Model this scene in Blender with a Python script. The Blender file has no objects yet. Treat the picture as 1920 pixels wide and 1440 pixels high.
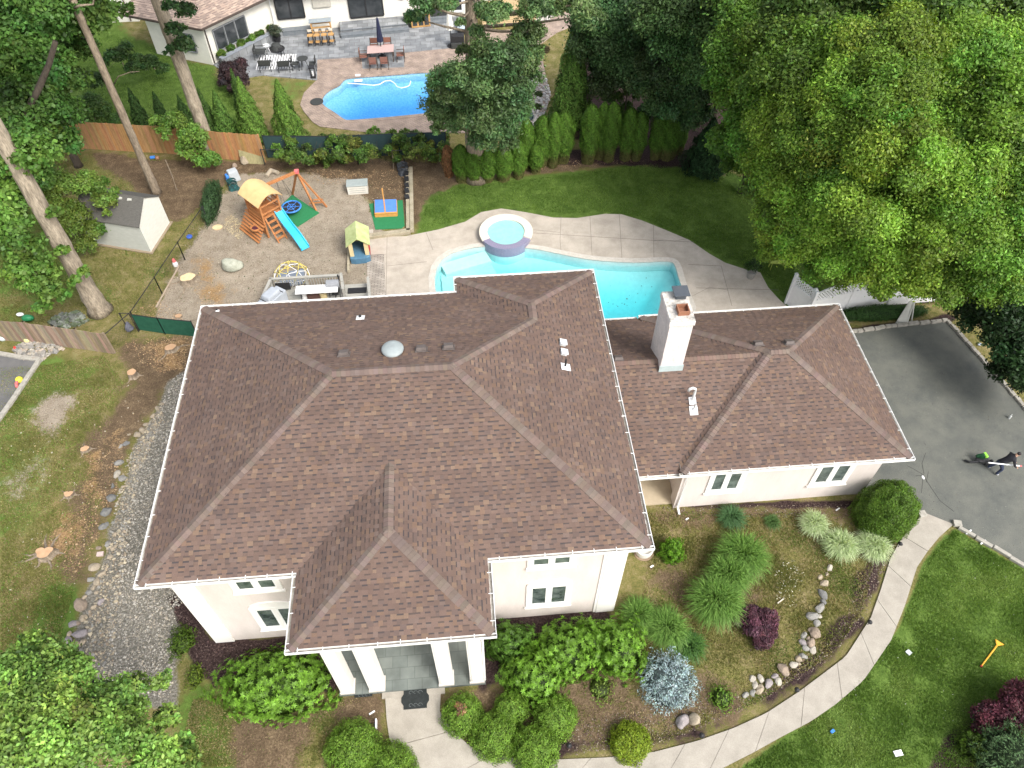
import bpy, math, random
import numpy as np
from mathutils import Vector, Matrix
from math import radians, sin, cos, pi, sqrt, atan2

# ------------------------------------------------------------------ camera, sky, sun, exposure
SC = bpy.context.scene
COL = SC.collection
CAM = np.array([10.0448, -10.1816, 26.6502])
FPX = 1442.48                       # focal length for a 1920 px wide frame
PITCH, YAW, ROLL = 0.890458, -0.083852, 0.001273
def _axes():
    cp, sp = cos(PITCH), sin(PITCH)
    f = np.array([0, cp, -sp]); r = np.array([1., 0, 0]); u = np.array([0, sp, cp])
    r, u = r*cos(ROLL)+u*sin(ROLL), -r*sin(ROLL)+u*cos(ROLL)
    c, s = cos(YAW), sin(YAW); Z = np.array([[c, -s, 0], [s, c, 0], [0, 0, 1]])
    return Z@r, Z@u, Z@f
AR, AU, AF = _axes()
cd = bpy.data.cameras.new('camera'); cam = bpy.data.objects.new('camera', cd); COL.objects.link(cam)
cd.sensor_width = 36; cd.lens = FPX/1920*36; cd.clip_start = .1; cd.clip_end = 3000
m = Matrix.Identity(4)
for i in range(3):
    m[i][0], m[i][1], m[i][2], m[i][3] = AR[i], AU[i], -AF[i], CAM[i]
cam.matrix_world = m
SC.camera = cam
SC.render.resolution_x, SC.render.resolution_y = 1024, 768
W = bpy.data.worlds.new('World'); SC.world = W; W.use_nodes = True
nt = W.node_tree; bg = nt.nodes['Background']; sky = nt.nodes.new('ShaderNodeTexSky')
sky.sky_type = 'NISHITA'; sky.sun_disc = False
SUN_EL, SUN_AZ = radians(48), radians(142)     # azimuth clockwise from +y
sky.sun_elevation = SUN_EL; sky.sun_rotation = SUN_AZ
sky.air_density = 1.0; sky.dust_density = 4.0; sky.ozone_density = .6
hsv = nt.nodes.new('ShaderNodeHueSaturation'); hsv.inputs['Saturation'].default_value = .40
nt.links.new(sky.outputs[0], hsv.inputs['Color']); nt.links.new(hsv.outputs[0], bg.inputs[0]); bg.inputs[1].default_value = .15
sl = bpy.data.lights.new('sun', 'SUN'); sl.energy = 1.35; sl.angle = radians(20); sl.color = (1, .965, .91)
so = bpy.data.objects.new('sun', sl); COL.objects.link(so); so.location = (40, -20, 60)
sd = Vector((sin(SUN_AZ)*cos(SUN_EL), cos(SUN_AZ)*cos(SUN_EL), sin(SUN_EL)))
so.rotation_euler = sd.to_track_quat('Z', 'Y').to_euler()
SC.view_settings.view_transform = 'Standard'; SC.view_settings.look = 'None'
SC.view_settings.exposure = 1.1; SC.view_settings.gamma = 1

# ------------------------------------------------------------------ helpers
def B(px, py, z=0.):
    """world point at height z seen at photo pixel (px, py)"""
    d = (px-960)/FPX*AR-(py-720)/FPX*AU+AF
    return CAM+d*((z-CAM[2])/d[2])
def Bp(px, py, axis, val):
    d = (px-960)/FPX*AR-(py-720)/FPX*AU+AF
    return CAM+d*((val-CAM[axis])/d[axis])
def PX(P):
    P = np.asarray(P, float)-CAM
    z = P@AF
    return 960+FPX*(P@AR)/z, 720-FPX*(P@AU)/z
def G(*pts): return [tuple(B(*p)[:2]) for p in pts]
rnd = random.Random(7)
NR = np.random.default_rng(11)

def lnk(nt, a, b): nt.links.new(a, b)
MATS = {}
def mat(name, c1, c2=None, scale=6., rough=.8, bump=.15, metal=0., spec=.3, detail=4, stretch=None, vcol=False, fine=None, emis=None, bscale=None):
    """procedural two-tone noise material"""
    if name in MATS: return MATS[name]
    m = bpy.data.materials.new(name); m.use_nodes = True; nt = m.node_tree; N = nt.nodes
    b = N['Principled BSDF']; b.inputs['Roughness'].default_value = rough; b.inputs['Metallic'].default_value = metal
    b.inputs['Specular IOR Level'].default_value = spec
    if c2 is None: c2 = tuple(v*.8 for v in c1)
    tc = N.new('ShaderNodeTexCoord'); mp = N.new('ShaderNodeMapping'); lnk(nt, tc.outputs['Object'], mp.inputs[0])
    if stretch: mp.inputs['Scale'].default_value = stretch
    n = N.new('ShaderNodeTexNoise'); n.inputs['Scale'].default_value = scale; n.inputs['Detail'].default_value = detail; n.inputs['Roughness'].default_value = .65
    lnk(nt, mp.outputs[0], n.inputs['Vector'])
    r = N.new('ShaderNodeValToRGB'); r.color_ramp.elements[0].position = .33; r.color_ramp.elements[1].position = .67
    r.color_ramp.elements[0].color = (*c1, 1); r.color_ramp.elements[1].color = (*c2, 1)
    lnk(nt, n.outputs[0], r.inputs[0]); out = r.outputs[0]
    if fine:
        n2 = N.new('ShaderNodeTexNoise'); n2.inputs['Scale'].default_value = fine[0]; n2.inputs['Detail'].default_value = 3
        lnk(nt, mp.outputs[0], n2.inputs['Vector'])
        r2 = N.new('ShaderNodeMapRange'); r2.inputs[1].default_value = .3; r2.inputs[2].default_value = .7
        r2.inputs[3].default_value = 1-fine[1]; r2.inputs[4].default_value = 1+fine[1]; lnk(nt, n2.outputs[0], r2.inputs[0])
        mx = N.new('ShaderNodeVectorMath'); mx.operation = 'SCALE'; lnk(nt, out, mx.inputs[0]); lnk(nt, r2.outputs[0], mx.inputs['Scale']); out = mx.outputs[0]
    if vcol:
        a = N.new('ShaderNodeAttribute'); a.attribute_name = 'col'
        mx = N.new('ShaderNodeMix'); mx.data_type = 'RGBA'; mx.blend_type = 'MULTIPLY'; mx.inputs[0].default_value = 1
        lnk(nt, out, mx.inputs[6]); lnk(nt, a.outputs[0], mx.inputs[7]); out = mx.outputs[2]
    lnk(nt, out, b.inputs['Base Color'])
    if bump:
        bu = N.new('ShaderNodeBump'); bu.inputs['Strength'].default_value = bump; bu.inputs['Distance'].default_value = .02
        src = n
        if bscale:
            src = N.new('ShaderNodeTexNoise'); src.inputs['Scale'].default_value = bscale; src.inputs['Detail'].default_value = 3; lnk(nt, mp.outputs[0], src.inputs['Vector'])
        lnk(nt, src.outputs[0], bu.inputs['Height']); lnk(nt, bu.outputs[0], b.inputs['Normal'])
    if emis: b.inputs['Emission Color'].default_value = (*emis, 1); b.inputs['Emission Strength'].default_value = 1
    MATS[name] = m
    return m
def leafmat(name, trans=.28, rough=.55, spec=.35, tint=(1.15, 1.1, .5)):
    if name in MATS: return MATS[name]
    m = bpy.data.materials.new(name); m.use_nodes = True; nt = m.node_tree; N = nt.nodes
    b = N['Principled BSDF']; b.inputs['Roughness'].default_value = rough; b.inputs['Specular IOR Level'].default_value = spec
    a = N.new('ShaderNodeAttribute'); a.attribute_name = 'col'
    lnk(nt, a.outputs[0], b.inputs['Base Color'])
    t = N.new('ShaderNodeBsdfTranslucent'); vm = N.new('ShaderNodeVectorMath'); vm.operation = 'MULTIPLY'; vm.inputs[1].default_value = tint
    lnk(nt, a.outputs[0], vm.inputs[0]); lnk(nt, vm.outputs[0], t.inputs[0])
    mx = N.new('ShaderNodeMixShader'); mx.inputs[0].default_value = trans
    lnk(nt, b.outputs[0], mx.inputs[1]); lnk(nt, t.outputs[0], mx.inputs[2]); lnk(nt, mx.outputs[0], N['Material Output'].inputs[0])
    MATS[name] = m
    return m

class MB:
    def __init__(s): s.v = []; s.f = []; s.c = []; s.m = []; s.cur = (1, 1, 1); s.mi = 0; s.cols = False
    def color(s, c): s.cur = tuple(c); s.cols = True; return s
    def mat(s, i): s.mi = i; return s
    def add(s, vs, fs):
        o = len(s.v); s.v.extend([tuple(map(float, p)) for p in vs])
        for f in fs: s.f.append([o+i for i in f]); s.c.append(s.cur); s.m.append(s.mi)
        return s
    def poly(s, pts): return s.add(pts, [range(len(pts))])
    def box(s, x0, x1, y0, y1, z0, z1): return s.obox(((x0+x1)/2, (y0+y1)/2, (z0+z1)/2), (x1-x0, y1-y0, z1-z0))
    def obox(s, c, size, rz=0., M=None, taper=1.):
        hx, hy, hz = size[0]/2, size[1]/2, size[2]/2
        vs = []
        for z in (-hz, hz):
            t = taper if z > 0 else 1
            for x, y in ((-hx, -hy), (hx, -hy), (hx, hy), (-hx, hy)):
                p = Vector((x*t, y*t, z))
                if M is not None: p = M@p
                else: p = Vector((p.x*cos(rz)-p.y*sin(rz), p.x*sin(rz)+p.y*cos(rz), p.z))
                vs.append((p.x+c[0], p.y+c[1], p.z+c[2]))
        return s.add(vs, [(3, 2, 1, 0), (4, 5, 6, 7), (0, 1, 5, 4), (1, 2, 6, 5), (2, 3, 7, 6), (3, 0, 4, 7)])
    def beam(s, p, q, w, h, up=(0, 0, 1)):
        p, q = Vector(p), Vector(q); d = (q-p); L = d.length; d.normalize(); u = Vector(up)
        r = d.cross(u)
        if r.length < 1e-4: r = d.cross(Vector((1, 0, 0)))
        r.normalize(); u = r.cross(d)
        M = Matrix((( r.x, d.x, u.x), (r.y, d.y, u.y), (r.z, d.z, u.z)))
        return s.obox((p+q)/2, (w, L, h), M=M)
    def tube(s, pts, rs, n=8, cap=True):
        pts = [Vector(p) for p in pts]
        if not hasattr(rs, '__len__'): rs = [rs]*len(pts)
        vs = []; fs = []
        for i, p in enumerate(pts):
            d = (pts[min(i+1, len(pts)-1)]-pts[max(i-1, 0)]).normalized()
            a = d.cross(Vector((0, 0, 1)));
            if a.length < .05: a = d.cross(Vector((0, 1, 0)))
            a.normalize(); b = d.cross(a)
            for k in range(n):
                t = 2*pi*k/n; vs.append(p+(a*cos(t)+b*sin(t))*rs[i])
        for i in range(len(pts)-1):
            for k in range(n):
                fs.append((i*n+k, i*n+(k+1) % n, (i+1)*n+(k+1) % n, (i+1)*n+k))
        if cap: fs.append(tuple(range(n))[::-1]); fs.append(tuple((len(pts)-1)*n+k for k in range(n)))
        return s.add(vs, fs)
    def lathe(s, prof, c=(0, 0, 0), n=20, sx=1, sy=1):
        vs = []; fs = []
        for r, z in prof:
            for k in range(n): vs.append((c[0]+r*cos(2*pi*k/n)*sx, c[1]+r*sin(2*pi*k/n)*sy, c[2]+z))
        for i in range(len(prof)-1):
            for k in range(n): fs.append((i*n+k, i*n+(k+1) % n, (i+1)*n+(k+1) % n, (i+1)*n+k))
        if prof[0][0] > 0: fs.append(tuple(range(n))[::-1])
        if prof[-1][0] > 0: fs.append(tuple((len(prof)-1)*n+k for k in range(n)))
        return s.add(vs, fs)
    def prism(s, poly, z0, z1, top=True, bottom=True):
        n = len(poly); a = sum(poly[i][0]*poly[(i+1) % n][1]-poly[(i+1) % n][0]*poly[i][1] for i in range(n))
        if a < 0: poly = poly[::-1]
        vs = [(x, y, z0) for x, y in poly]+[(x, y, z1) for x, y in poly]
        fs = [(i, (i+1) % n, n+(i+1) % n, n+i) for i in range(n)]
        if top: fs.append(tuple(range(n, 2*n)))
        if bottom: fs.append(tuple(range(n))[::-1])
        return s.add(vs, fs)
    def rock(s, c, size, rz=0, seed=0, sub=2, jag=.18):
        R = random.Random(seed)
        bm = bpy_ico(sub); ph = [(R.uniform(0, 6.3), R.uniform(1.2, 3.4), Vector((R.gauss(0, 1), R.gauss(0, 1), R.gauss(0, 1))).normalized()) for _ in range(7)]
        vs = []; cuts = [(Vector((R.gauss(0, 1), R.gauss(0, 1), abs(R.gauss(0, .8))+.2)).normalized(), R.uniform(.62, .85)) for _ in range(9)]
        for p in bm[0]:
            if jag > .12:
                p = p.copy()
                for cn, cc in cuts:
                    e = p.dot(cn)-cc
                    if e > 0: p = p-cn*e
            d = 1+sum(sin(p.dot(a)*f+t) for t, f, a in ph)*jag/2.6
            q = Vector((p.x*d*size[0]/2, p.y*d*size[1]/2, max(p.z, -.35)*d*size[2]/2))
            vs.append((c[0]+q.x*cos(rz)-q.y*sin(rz), c[1]+q.x*sin(rz)+q.y*cos(rz), c[2]+q.z))
        return s.add(vs, bm[1])
    def build(s, name, mats, parent=None, smooth=False, world=True, props=None, bevel=0, center=None):
        me = bpy.data.meshes.new(name)
        off = Vector((0, 0, 0))
        if parent is not None:
            if world: off = rootloc(parent)
        elif center is not None: off = Vector(center)
        elif s.v:
            a = np.array(s.v); off = Vector(((a[:, 0].min()+a[:, 0].max())/2, (a[:, 1].min()+a[:, 1].max())/2, a[:, 2].min()))
        me.from_pydata([(x-off.x, y-off.y, z-off.z) for x, y, z in s.v], [], s.f)
        if s.cols:
            ca = me.color_attributes.new('col', 'FLOAT_COLOR', 'CORNER')
            arr = np.ones((len(me.loops), 4), np.float32); k = 0
            for f, c in zip(s.f, s.c): arr[k:k+len(f), :3] = c; k += len(f)
            ca.data.foreach_set('color', arr.ravel())
        if not isinstance(mats, (list, tuple)): mats = [mats]
        for mm in mats: me.materials.append(mm)
        if len(mats) > 1: me.polygons.foreach_set('material_index', s.m)
        if smooth: me.polygons.foreach_set('use_smooth', [True]*len(me.polygons))
        me.update()
        o = bpy.data.objects.new(name, me); COL.objects.link(o)
        if parent is not None: o.parent = parent
        else: o.location = off
        if bevel:
            bv = o.modifiers.new('bevel', 'BEVEL'); bv.width = bevel; bv.segments = 2; bv.limit_method = 'ANGLE'
        if props: tag(o, *props)
        return o
_ico = {}
def bpy_ico(sub):
    if sub in _ico: return _ico[sub]
    t = (1+5**.5)/2
    V = [Vector(v).normalized() for v in ((-1, t, 0), (1, t, 0), (-1, -t, 0), (1, -t, 0), (0, -1, t), (0, 1, t), (0, -1, -t), (0, 1, -t), (t, 0, -1), (t, 0, 1), (-t, 0, -1), (-t, 0, 1))]
    F = [(0, 11, 5), (0, 5, 1), (0, 1, 7), (0, 7, 10), (0, 10, 11), (1, 5, 9), (5, 11, 4), (11, 10, 2), (10, 7, 6), (7, 1, 8), (3, 9, 4), (3, 4, 2), (3, 2, 6), (3, 6, 8), (3, 8, 9), (4, 9, 5), (2, 4, 11), (6, 2, 10), (8, 6, 7), (9, 8, 1)]
    for _ in range(sub-1):
        c = {}; NF = []
        def mid(a, b):
            k = (min(a, b), max(a, b))
            if k not in c: V.append(((V[a]+V[b])/2).normalized()); c[k] = len(V)-1
            return c[k]
        for a, b, d in F:
            x, y, z = mid(a, b), mid(b, d), mid(d, a); NF += [(a, x, z), (b, y, x), (d, z, y), (x, y, z)]
        F = NF
    _ico[sub] = (V, F); return _ico[sub]
def rootloc(o):
    l = Vector((0, 0, 0))
    while o is not None: l += o.location; o = o.parent
    return l
def tag(o, label=None, cat=None, group=None, kind=None):
    if label: o['label'] = label
    if cat: o['category'] = cat
    if group: o['group'] = group
    if kind: o['kind'] = kind
    return o
def thing(name, label, cat, loc, group=None, rz=0.):
    o = bpy.data.objects.new(name, None); COL.objects.link(o); o.location = tuple(float(v) for v in loc); o.rotation_euler = (0, 0, rz)
    o.empty_display_size = .2
    return tag(o, label, cat, group)
def struct(name, mb, m, **k): 
    o = mb.build(name, m, center=(0, 0, 0), **k); o['kind'] = 'structure'; return o
def dup(root, loc, rz=None, label=None):
    r = root.copy(); COL.objects.link(r); r.location = loc
    if rz is not None: r.rotation_euler = (0, 0, rz)
    if label: r['label'] = label
    for ch in list(root.children):
        c = ch.copy(); COL.objects.link(c); c.parent = r
        for g in ch.children:
            d = g.copy(); COL.objects.link(d); d.parent = c
    return r

# ------------------------------------------------------------------ ground zones
def inpoly_dist(X, Y, poly):
    """signed distance, negative inside"""
    P = np.array(poly); n = len(P); d = np.full(X.shape, 1e9); ins = np.zeros(X.shape, bool)
    for i in range(n):
        a, b = P[i], P[(i+1) % n]; e = b-a
        t = np.clip(((X-a[0])*e[0]+(Y-a[1])*e[1])/(e@e+1e-12), 0, 1)
        d = np.minimum(d, np.hypot(X-a[0]-t*e[0], Y-a[1]-t*e[1]))
        c = ((a[1] <= Y) & (b[1] > Y)) | ((b[1] <= Y) & (a[1] > Y))
        with np.errstate(divide='ignore', invalid='ignore'):
            xi = a[0]+(Y-a[1])*(b[0]-a[0])/(b[1]-a[1]+1e-12)
        ins ^= c & (X < xi)
    return np.where(ins, -d, d)
def fnoise(X, Y, s, seed):
    r = np.random.default_rng(seed); o = np.zeros(X.shape)
    for k in range(9):
        a = r.uniform(0, 2*pi); f = s*r.uniform(.6, 1.8); o += np.sin((X*cos(a)+Y*sin(a))*f+r.uniform(0, 6.3)+1.5*np.sin((X*sin(a)-Y*cos(a))*f*.6+k))
    return o/6
ZONES = {
 'lush': [([(782, 330), (845, 345), (950, 335), (1060, 322), (1200, 308), (1300, 312), (1420, 330), (1560, 420), (1560, 590), (780, 600)], .3, 1.),
          ([(1789, 990), (1930, 1070), (2100, 1250), (2000, 1700), (1200, 1700), (1380, 1445), (1560, 1322), (1680, 1185), (1735, 1050)], .12, 1.),
          ([(-300, 30), (200, 30), (262, 75), (400, 128), (480, 200), (480, 262), (380, 262), (130, 235), (-300, 260)], .5, .9),
          ([(90, 650), (190, 690), (150, 730), (60, 800), (-50, 840), (-50, 760)], .6, .6), ([(-60, 800), (70, 790), (110, 880), (60, 1000), (-60, 1040)], .8, .5),
          ([(90, 1090), (150, 1100), (118, 1260), (60, 1340), (-80, 1300), (40, 1200)], .4, .95), ([(-60, 560), (70, 560), (60, 660), (-60, 640)], .5, .5),
          ([(-60, 380), (120, 380), (190, 560), (-60, 570)], .8, .6), ([(150, 290), (300, 320), (270, 350), (130, 340)], .5, .4),
          ([(430, 1290), (380, 1200), (320, 1310), (340, 1500), (480, 1500)], .5, .7), ([(500, 150), (590, 150), (560, 190), (520, 210)], .4, .5)],
 'sand': [([(440, 330), (560, 320), (640, 335), (690, 375), (720, 440), (700, 470), (690, 590), (380, 640), (285, 600), (330, 500), (350, 470), (380, 430)], .35, 1.),
          ([(90, 735), (145, 740), (130, 790), (90, 815), (62, 770)], .5, 1.), ([(110, 830), (80, 900), (30, 960), (10, 900), (60, 850)], .6, .6)],
 'dirt': [([(160, 285), (330, 300), (500, 300), (900, 300), (1060, 290), (1330, 290), (1360, 325), (1200, 303), (1060, 322), (950, 330), (845, 345), (800, 380), (778, 430), (765, 400), (700, 380), (620, 345), (560, 320), (430, 330), (400, 380), (330, 420), (300, 400), (230, 340)], .3, .95),
          ([(225, 640), (380, 630), (360, 700), (320, 720), (245, 830), (205, 960), (160, 900), (140, 840), (200, 780), (235, 720)], .5, .85),
          ([(215, 860), (195, 1000), (160, 1100), (120, 1090), (60, 1040), (110, 960), (150, 900)], .5, .7),
          ([(820, 1300), (960, 1420), (1300, 1390), (1440, 1330), (1320, 1240), (1200, 1300), (1140, 1200), (930, 1280)], .6, .7),
          ([(1210, 950), (1640, 940), (1640, 985), (1400, 975), (1300, 1000), (1230, 990)], .4, .6), ([(1200, 1060), (1260, 1040), (1300, 1080), (1290, 1160), (1240, 1120)], .5, .7),
          ([(1380, 1090), (1430, 1080), (1440, 1130), (1390, 1150)], .4, .6), ([(430, 1340), (720, 1300), (735, 1420), (600, 1350), (560, 1460), (430, 1470)], .4, .85)],
 'mulch': [([(318, 1120), (345, 1120), (415, 1215), (430, 1290), (375, 1270), (345, 1210), (335, 1160)], .15, 1.), ([(395, 1200), (600, 1190), (640, 1300), (420, 1290)], .2, 1.), ([(1290, 942), (1640, 938), (1640, 952), (1290, 955)], .12, .9),
           ([(905, 1120), (1150, 1140), (1150, 1190), (900, 1290)], .2, 1.), ([(1585, 615), (1800, 590), (1790, 600), (1600, 622)], .2, 1.), ([(1590, 590), (1790, 560), (1860, 640), (1990, 760), (1990, 600), (1850, 500), (1600, 540)], .3, .95),
           ([(1640, 960), (1700, 960), (1735, 965), (1690, 1005), (1640, 1110), (1600, 1180), (1590, 1100), (1640, 1020)], .2, .75), ([(1620, 1165), (1560, 1240), (1440, 1330), (1400, 1320), (1500, 1230), (1580, 1150)], .25, .8),
           ([(1100, 1420), (960, 1425), (1000, 1380), (1100, 1380), (1300, 1360), (1380, 1350), (1300, 1395)], .2, .7), ([(1740, 1440), (1780, 1380), (1850, 1330), (1990, 1300), (1990, 1600), (1700, 1600)], .2, 1.),
           ([(860, 290), (1060, 280), (1320, 260), (1380, 320), (1310, 318), (1060, 308), (850, 330)], .25, .8), ([(1080, 20), (1420, 0), (1420, 280), (1080, 260)], .4, .9)],
 'gravel': [([(345, 690), (318, 715), (275, 800), (240, 880), (222, 960), (203, 1000), (190, 1060), (150, 1140), (140, 1200), (160, 1280), (200, 1330), (320, 1320), (345, 1190), (330, 1120), (400, 1120), (420, 690)], .25, 1.)],
 'litter': [([(160, 850), (150, 960), (140, 1040), (170, 1000), (190, 900), (230, 800), (200, 820)], .5, .6), ([(90, 930), (170, 950), (150, 1050), (80, 1060)], .5, .55), ([(360, 480), (400, 480), (430, 560), (370, 570)], .6, .62), ([(380, 520), (440, 545), (420, 575), (370, 565)], .4, .6), ([(430, 395), (460, 420), (440, 440), (420, 410)], .3, .5),
            ([(260, 640), (350, 630), (350, 700), (300, 690)], .4, .6), ([(640, 320), (740, 330), (640, 345), (600, 330)], .4, .35)],
}
def zone_eval(name, X, Y):
    w = np.zeros(X.shape)
    for i, (poly, soft, amt) in enumerate(ZONES[name]):
        wp = [tuple(B(*p)[:2]) for p in poly]
        d = inpoly_dist(X, Y, wp)+fnoise(X, Y, 2.2, 31+i)*soft*.8
        w = np.maximum(w, np.clip(.5-d/(2*soft), 0, 1)*amt)
    return w
def ground():
    xs = np.concatenate([[-600, -200, -60], np.arange(-27, 58, .2), [100, 300, 600]]); ys = np.concatenate([[-300, -60], np.arange(-13, 56, .2), [90, 200, 600]])
    X, Y = np.meshgrid(xs, ys); nx, ny = len(xs), len(ys)
    Z = np.zeros_like(X)
    Z += fnoise(X, Y, .8, 3)*.02
    # pits for the pools
    co = np.stack([X, Y, Z], -1).reshape(-1, 3).astype(np.float32)
    i = np.arange((ny-1)*(nx-1)); r, c = i//(nx-1), i % (nx-1); a = r*nx+c
    cx = (X[:-1, :-1]+X[1:, 1:])/2; cy = (Y[:-1, :-1]+Y[1:, 1:])/2
    keep = np.ones(cx.shape, bool)
    for poly in (POOL_CUT, NPOOL_CUT): keep &= inpoly_dist(cx, cy, poly) > .12
    q = np.stack([a, a+1, a+nx+1, a+nx], -1)[keep.ravel()]
    me = bpy.data.meshes.new('ground'); me.vertices.add(len(co)); me.vertices.foreach_set('co', co.ravel())
    me.loops.add(q.size); me.loops.foreach_set('vertex_index', q.ravel().astype(np.int32)); me.polygons.add(len(q)); me.polygons.foreach_set('loop_start', np.arange(0, q.size, 4, dtype=np.int32))
    me.update(calc_edges=True)
    w = {k: zone_eval(k, X, Y).ravel() for k in ZONES}
    for nm, ks in (('zA', ('lush', 'dirt', 'sand')), ('zB', ('mulch', 'gravel', 'litter'))):
        at = me.attributes.new(nm, 'FLOAT_COLOR', 'POINT'); arr = np.ones((len(co), 4), np.float32)
        for j, k in enumerate(ks): arr[:, j] = w[k]
        at.data.foreach_set('color', arr.ravel())
    me.materials.append(ground_mat()); me.polygons.foreach_set('use_smooth', [True]*len(me.polygons))
    o = bpy.data.objects.new('ground', me); COL.objects.link(o); o['kind'] = 'structure'
def ground_mat():
    m = bpy.data.materials.new('ground_mix'); m.use_nodes = True; nt = m.node_tree; N = nt.nodes; b = N['Principled BSDF']; b.inputs['Roughness'].default_value = .95; b.inputs['Specular IOR Level'].default_value = .1
    tc = N.new('ShaderNodeTexCoord').outputs['Object']
    def noise(s, d=5, r=.6):
        n = N.new('ShaderNodeTexNoise'); n.inputs['Scale'].default_value = s; n.inputs['Detail'].default_value = d; n.inputs['Roughness'].default_value = r; lnk(nt, tc, n.inputs['Vector']); return n.outputs[0]
    def ramp(fac, stops):
        r = N.new('ShaderNodeValToRGB'); e = r.color_ramp.elements
        while len(e) < len(stops): e.new(.5)
        for k, (p, c) in enumerate(stops): e[k].position = p; e[k].color = (*c, 1)
        lnk(nt, fac, r.inputs[0]); return r.outputs[0]
    def math_(op, a, b_, cl=False):
        n = N.new('ShaderNodeMath'); n.operation = op; n.use_clamp = cl
        for k, v in ((0, a), (1, b_)):
            if isinstance(v, (int, float)): n.inputs[k].default_value = v
            else: lnk(nt, v, n.inputs[k])
        return n.outputs[0]
    def mix(f, a, b_, mode='MIX'):
        n = N.new('ShaderNodeMix'); n.data_type = 'RGBA'; n.blend_type = mode
        if isinstance(f, float): n.inputs[0].default_value = f
        else: lnk(nt, f, n.inputs[0])
        lnk(nt, a, n.inputs[6]); lnk(nt, b_, n.inputs[7]); return n.outputs[2]
    big, mid, fine, vf = noise(.35, 3), noise(2.2, 5), noise(14, 4, .7), noise(60, 2)
    dry = ramp(math_('ADD', math_('MULTIPLY', mid, .55), math_('MULTIPLY', fine, .45)), [(.36, (.09, .098, .028)), (.47, (.155, .145, .048)), (.56, (.215, .18, .082)), (.66, (.29, .24, .14))])
    lush = ramp(math_('ADD', math_('MULTIPLY', mid, .6), math_('MULTIPLY', fine, .4)), [(.34, (.05, .09, .018)), (.5, (.09, .15, .028)), (.64, (.135, .205, .048))])
    sand = ramp(math_('ADD', math_('MULTIPLY', mid, .4), math_('MULTIPLY', fine, .6)), [(.34, (.16, .135, .10)), (.46, (.265, .22, .165)), (.58, (.33, .285, .225)), (.7, (.42, .37, .29))])
    dirt = ramp(math_('ADD', math_('MULTIPLY', mid, .4), math_('MULTIPLY', fine, .6)), [(.36, (.065, .045, .028)), (.5, (.125, .088, .055)), (.6, (.19, .14, .085)), (.68, (.30, .22, .14))])
    mul = ramp(fine, [(.35, (.018, .011, .012)), (.5, (.042, .027, .026)), (.65, (.085, .058, .05))])
    grv = ramp(fine, [(.35, (.105, .098, .08)), (.5, (.18, .168, .14)), (.65, (.29, .272, .23))])
    lit = ramp(fine, [(.35, (.18, .11, .055)), (.5, (.28, .175, .085)), (.65, (.38, .27, .14))])
    A = N.new('ShaderNodeAttribute'); A.attribute_name = 'zA'; Bb = N.new('ShaderNodeAttribute'); Bb.attribute_name = 'zB'
    sa = N.new('ShaderNodeSeparateColor'); sb = N.new('ShaderNodeSeparateColor'); lnk(nt, A.outputs[0], sa.inputs[0]); lnk(nt, Bb.outputs[0], sb.inputs[0])
    nz = math_('ADD', math_('MULTIPLY', mid, 1.0), math_('MULTIPLY', fine, .7)); nz = math_('SUBTRACT', nz, .85)
    def wgt(w, k=1.3):
        x = math_('ADD', w, math_('MULTIPLY', nz, k)); x = math_('SUBTRACT', x, .5); x = math_('MULTIPLY', x, 3.2); return math_('ADD', x, .5, True)
    c = mix(wgt(sa.outputs[0]), dry, lush)
    c = mix(wgt(sa.outputs[1]), c, dirt); c = mix(wgt(sa.outputs[2]), c, sand); c = mix(wgt(sb.outputs[2]), c, lit)
    c = mix(wgt(sb.outputs[1], .8), c, grv); c = mix(wgt(sb.outputs[0], .8), c, mul)
    v = N.new('ShaderNodeMapRange'); v.inputs[1].default_value = .3; v.inputs[2].default_value = .7; v.inputs[3].default_value = .62; v.inputs[4].default_value = 1.38; lnk(nt, vf, v.inputs[0])
    s = N.new('ShaderNodeVectorMath'); s.operation = 'SCALE'; lnk(nt, c, s.inputs[0]); lnk(nt, v.outputs[0], s.inputs['Scale'])
    v2 = N.new('ShaderNodeMapRange'); v2.inputs[1].default_value = .3; v2.inputs[2].default_value = .7; v2.inputs[3].default_value = .85; v2.inputs[4].default_value = 1.15; lnk(nt, big, v2.inputs[0])
    s2 = N.new('ShaderNodeVectorMath'); s2.operation = 'SCALE'; lnk(nt, s.outputs[0], s2.inputs[0]); lnk(nt, v2.outputs[0], s2.inputs['Scale'])
    lnk(nt, s2.outputs[0], b.inputs['Base Color'])
    bu = N.new('ShaderNodeBump'); bu.inputs['Strength'].default_value = .8; bu.inputs['Distance'].default_value = .05; lnk(nt, math_('ADD', fine, math_('MULTIPLY', vf, .5)), bu.inputs['Height']); lnk(nt, bu.outputs[0], b.inputs['Normal'])
    return m
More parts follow.
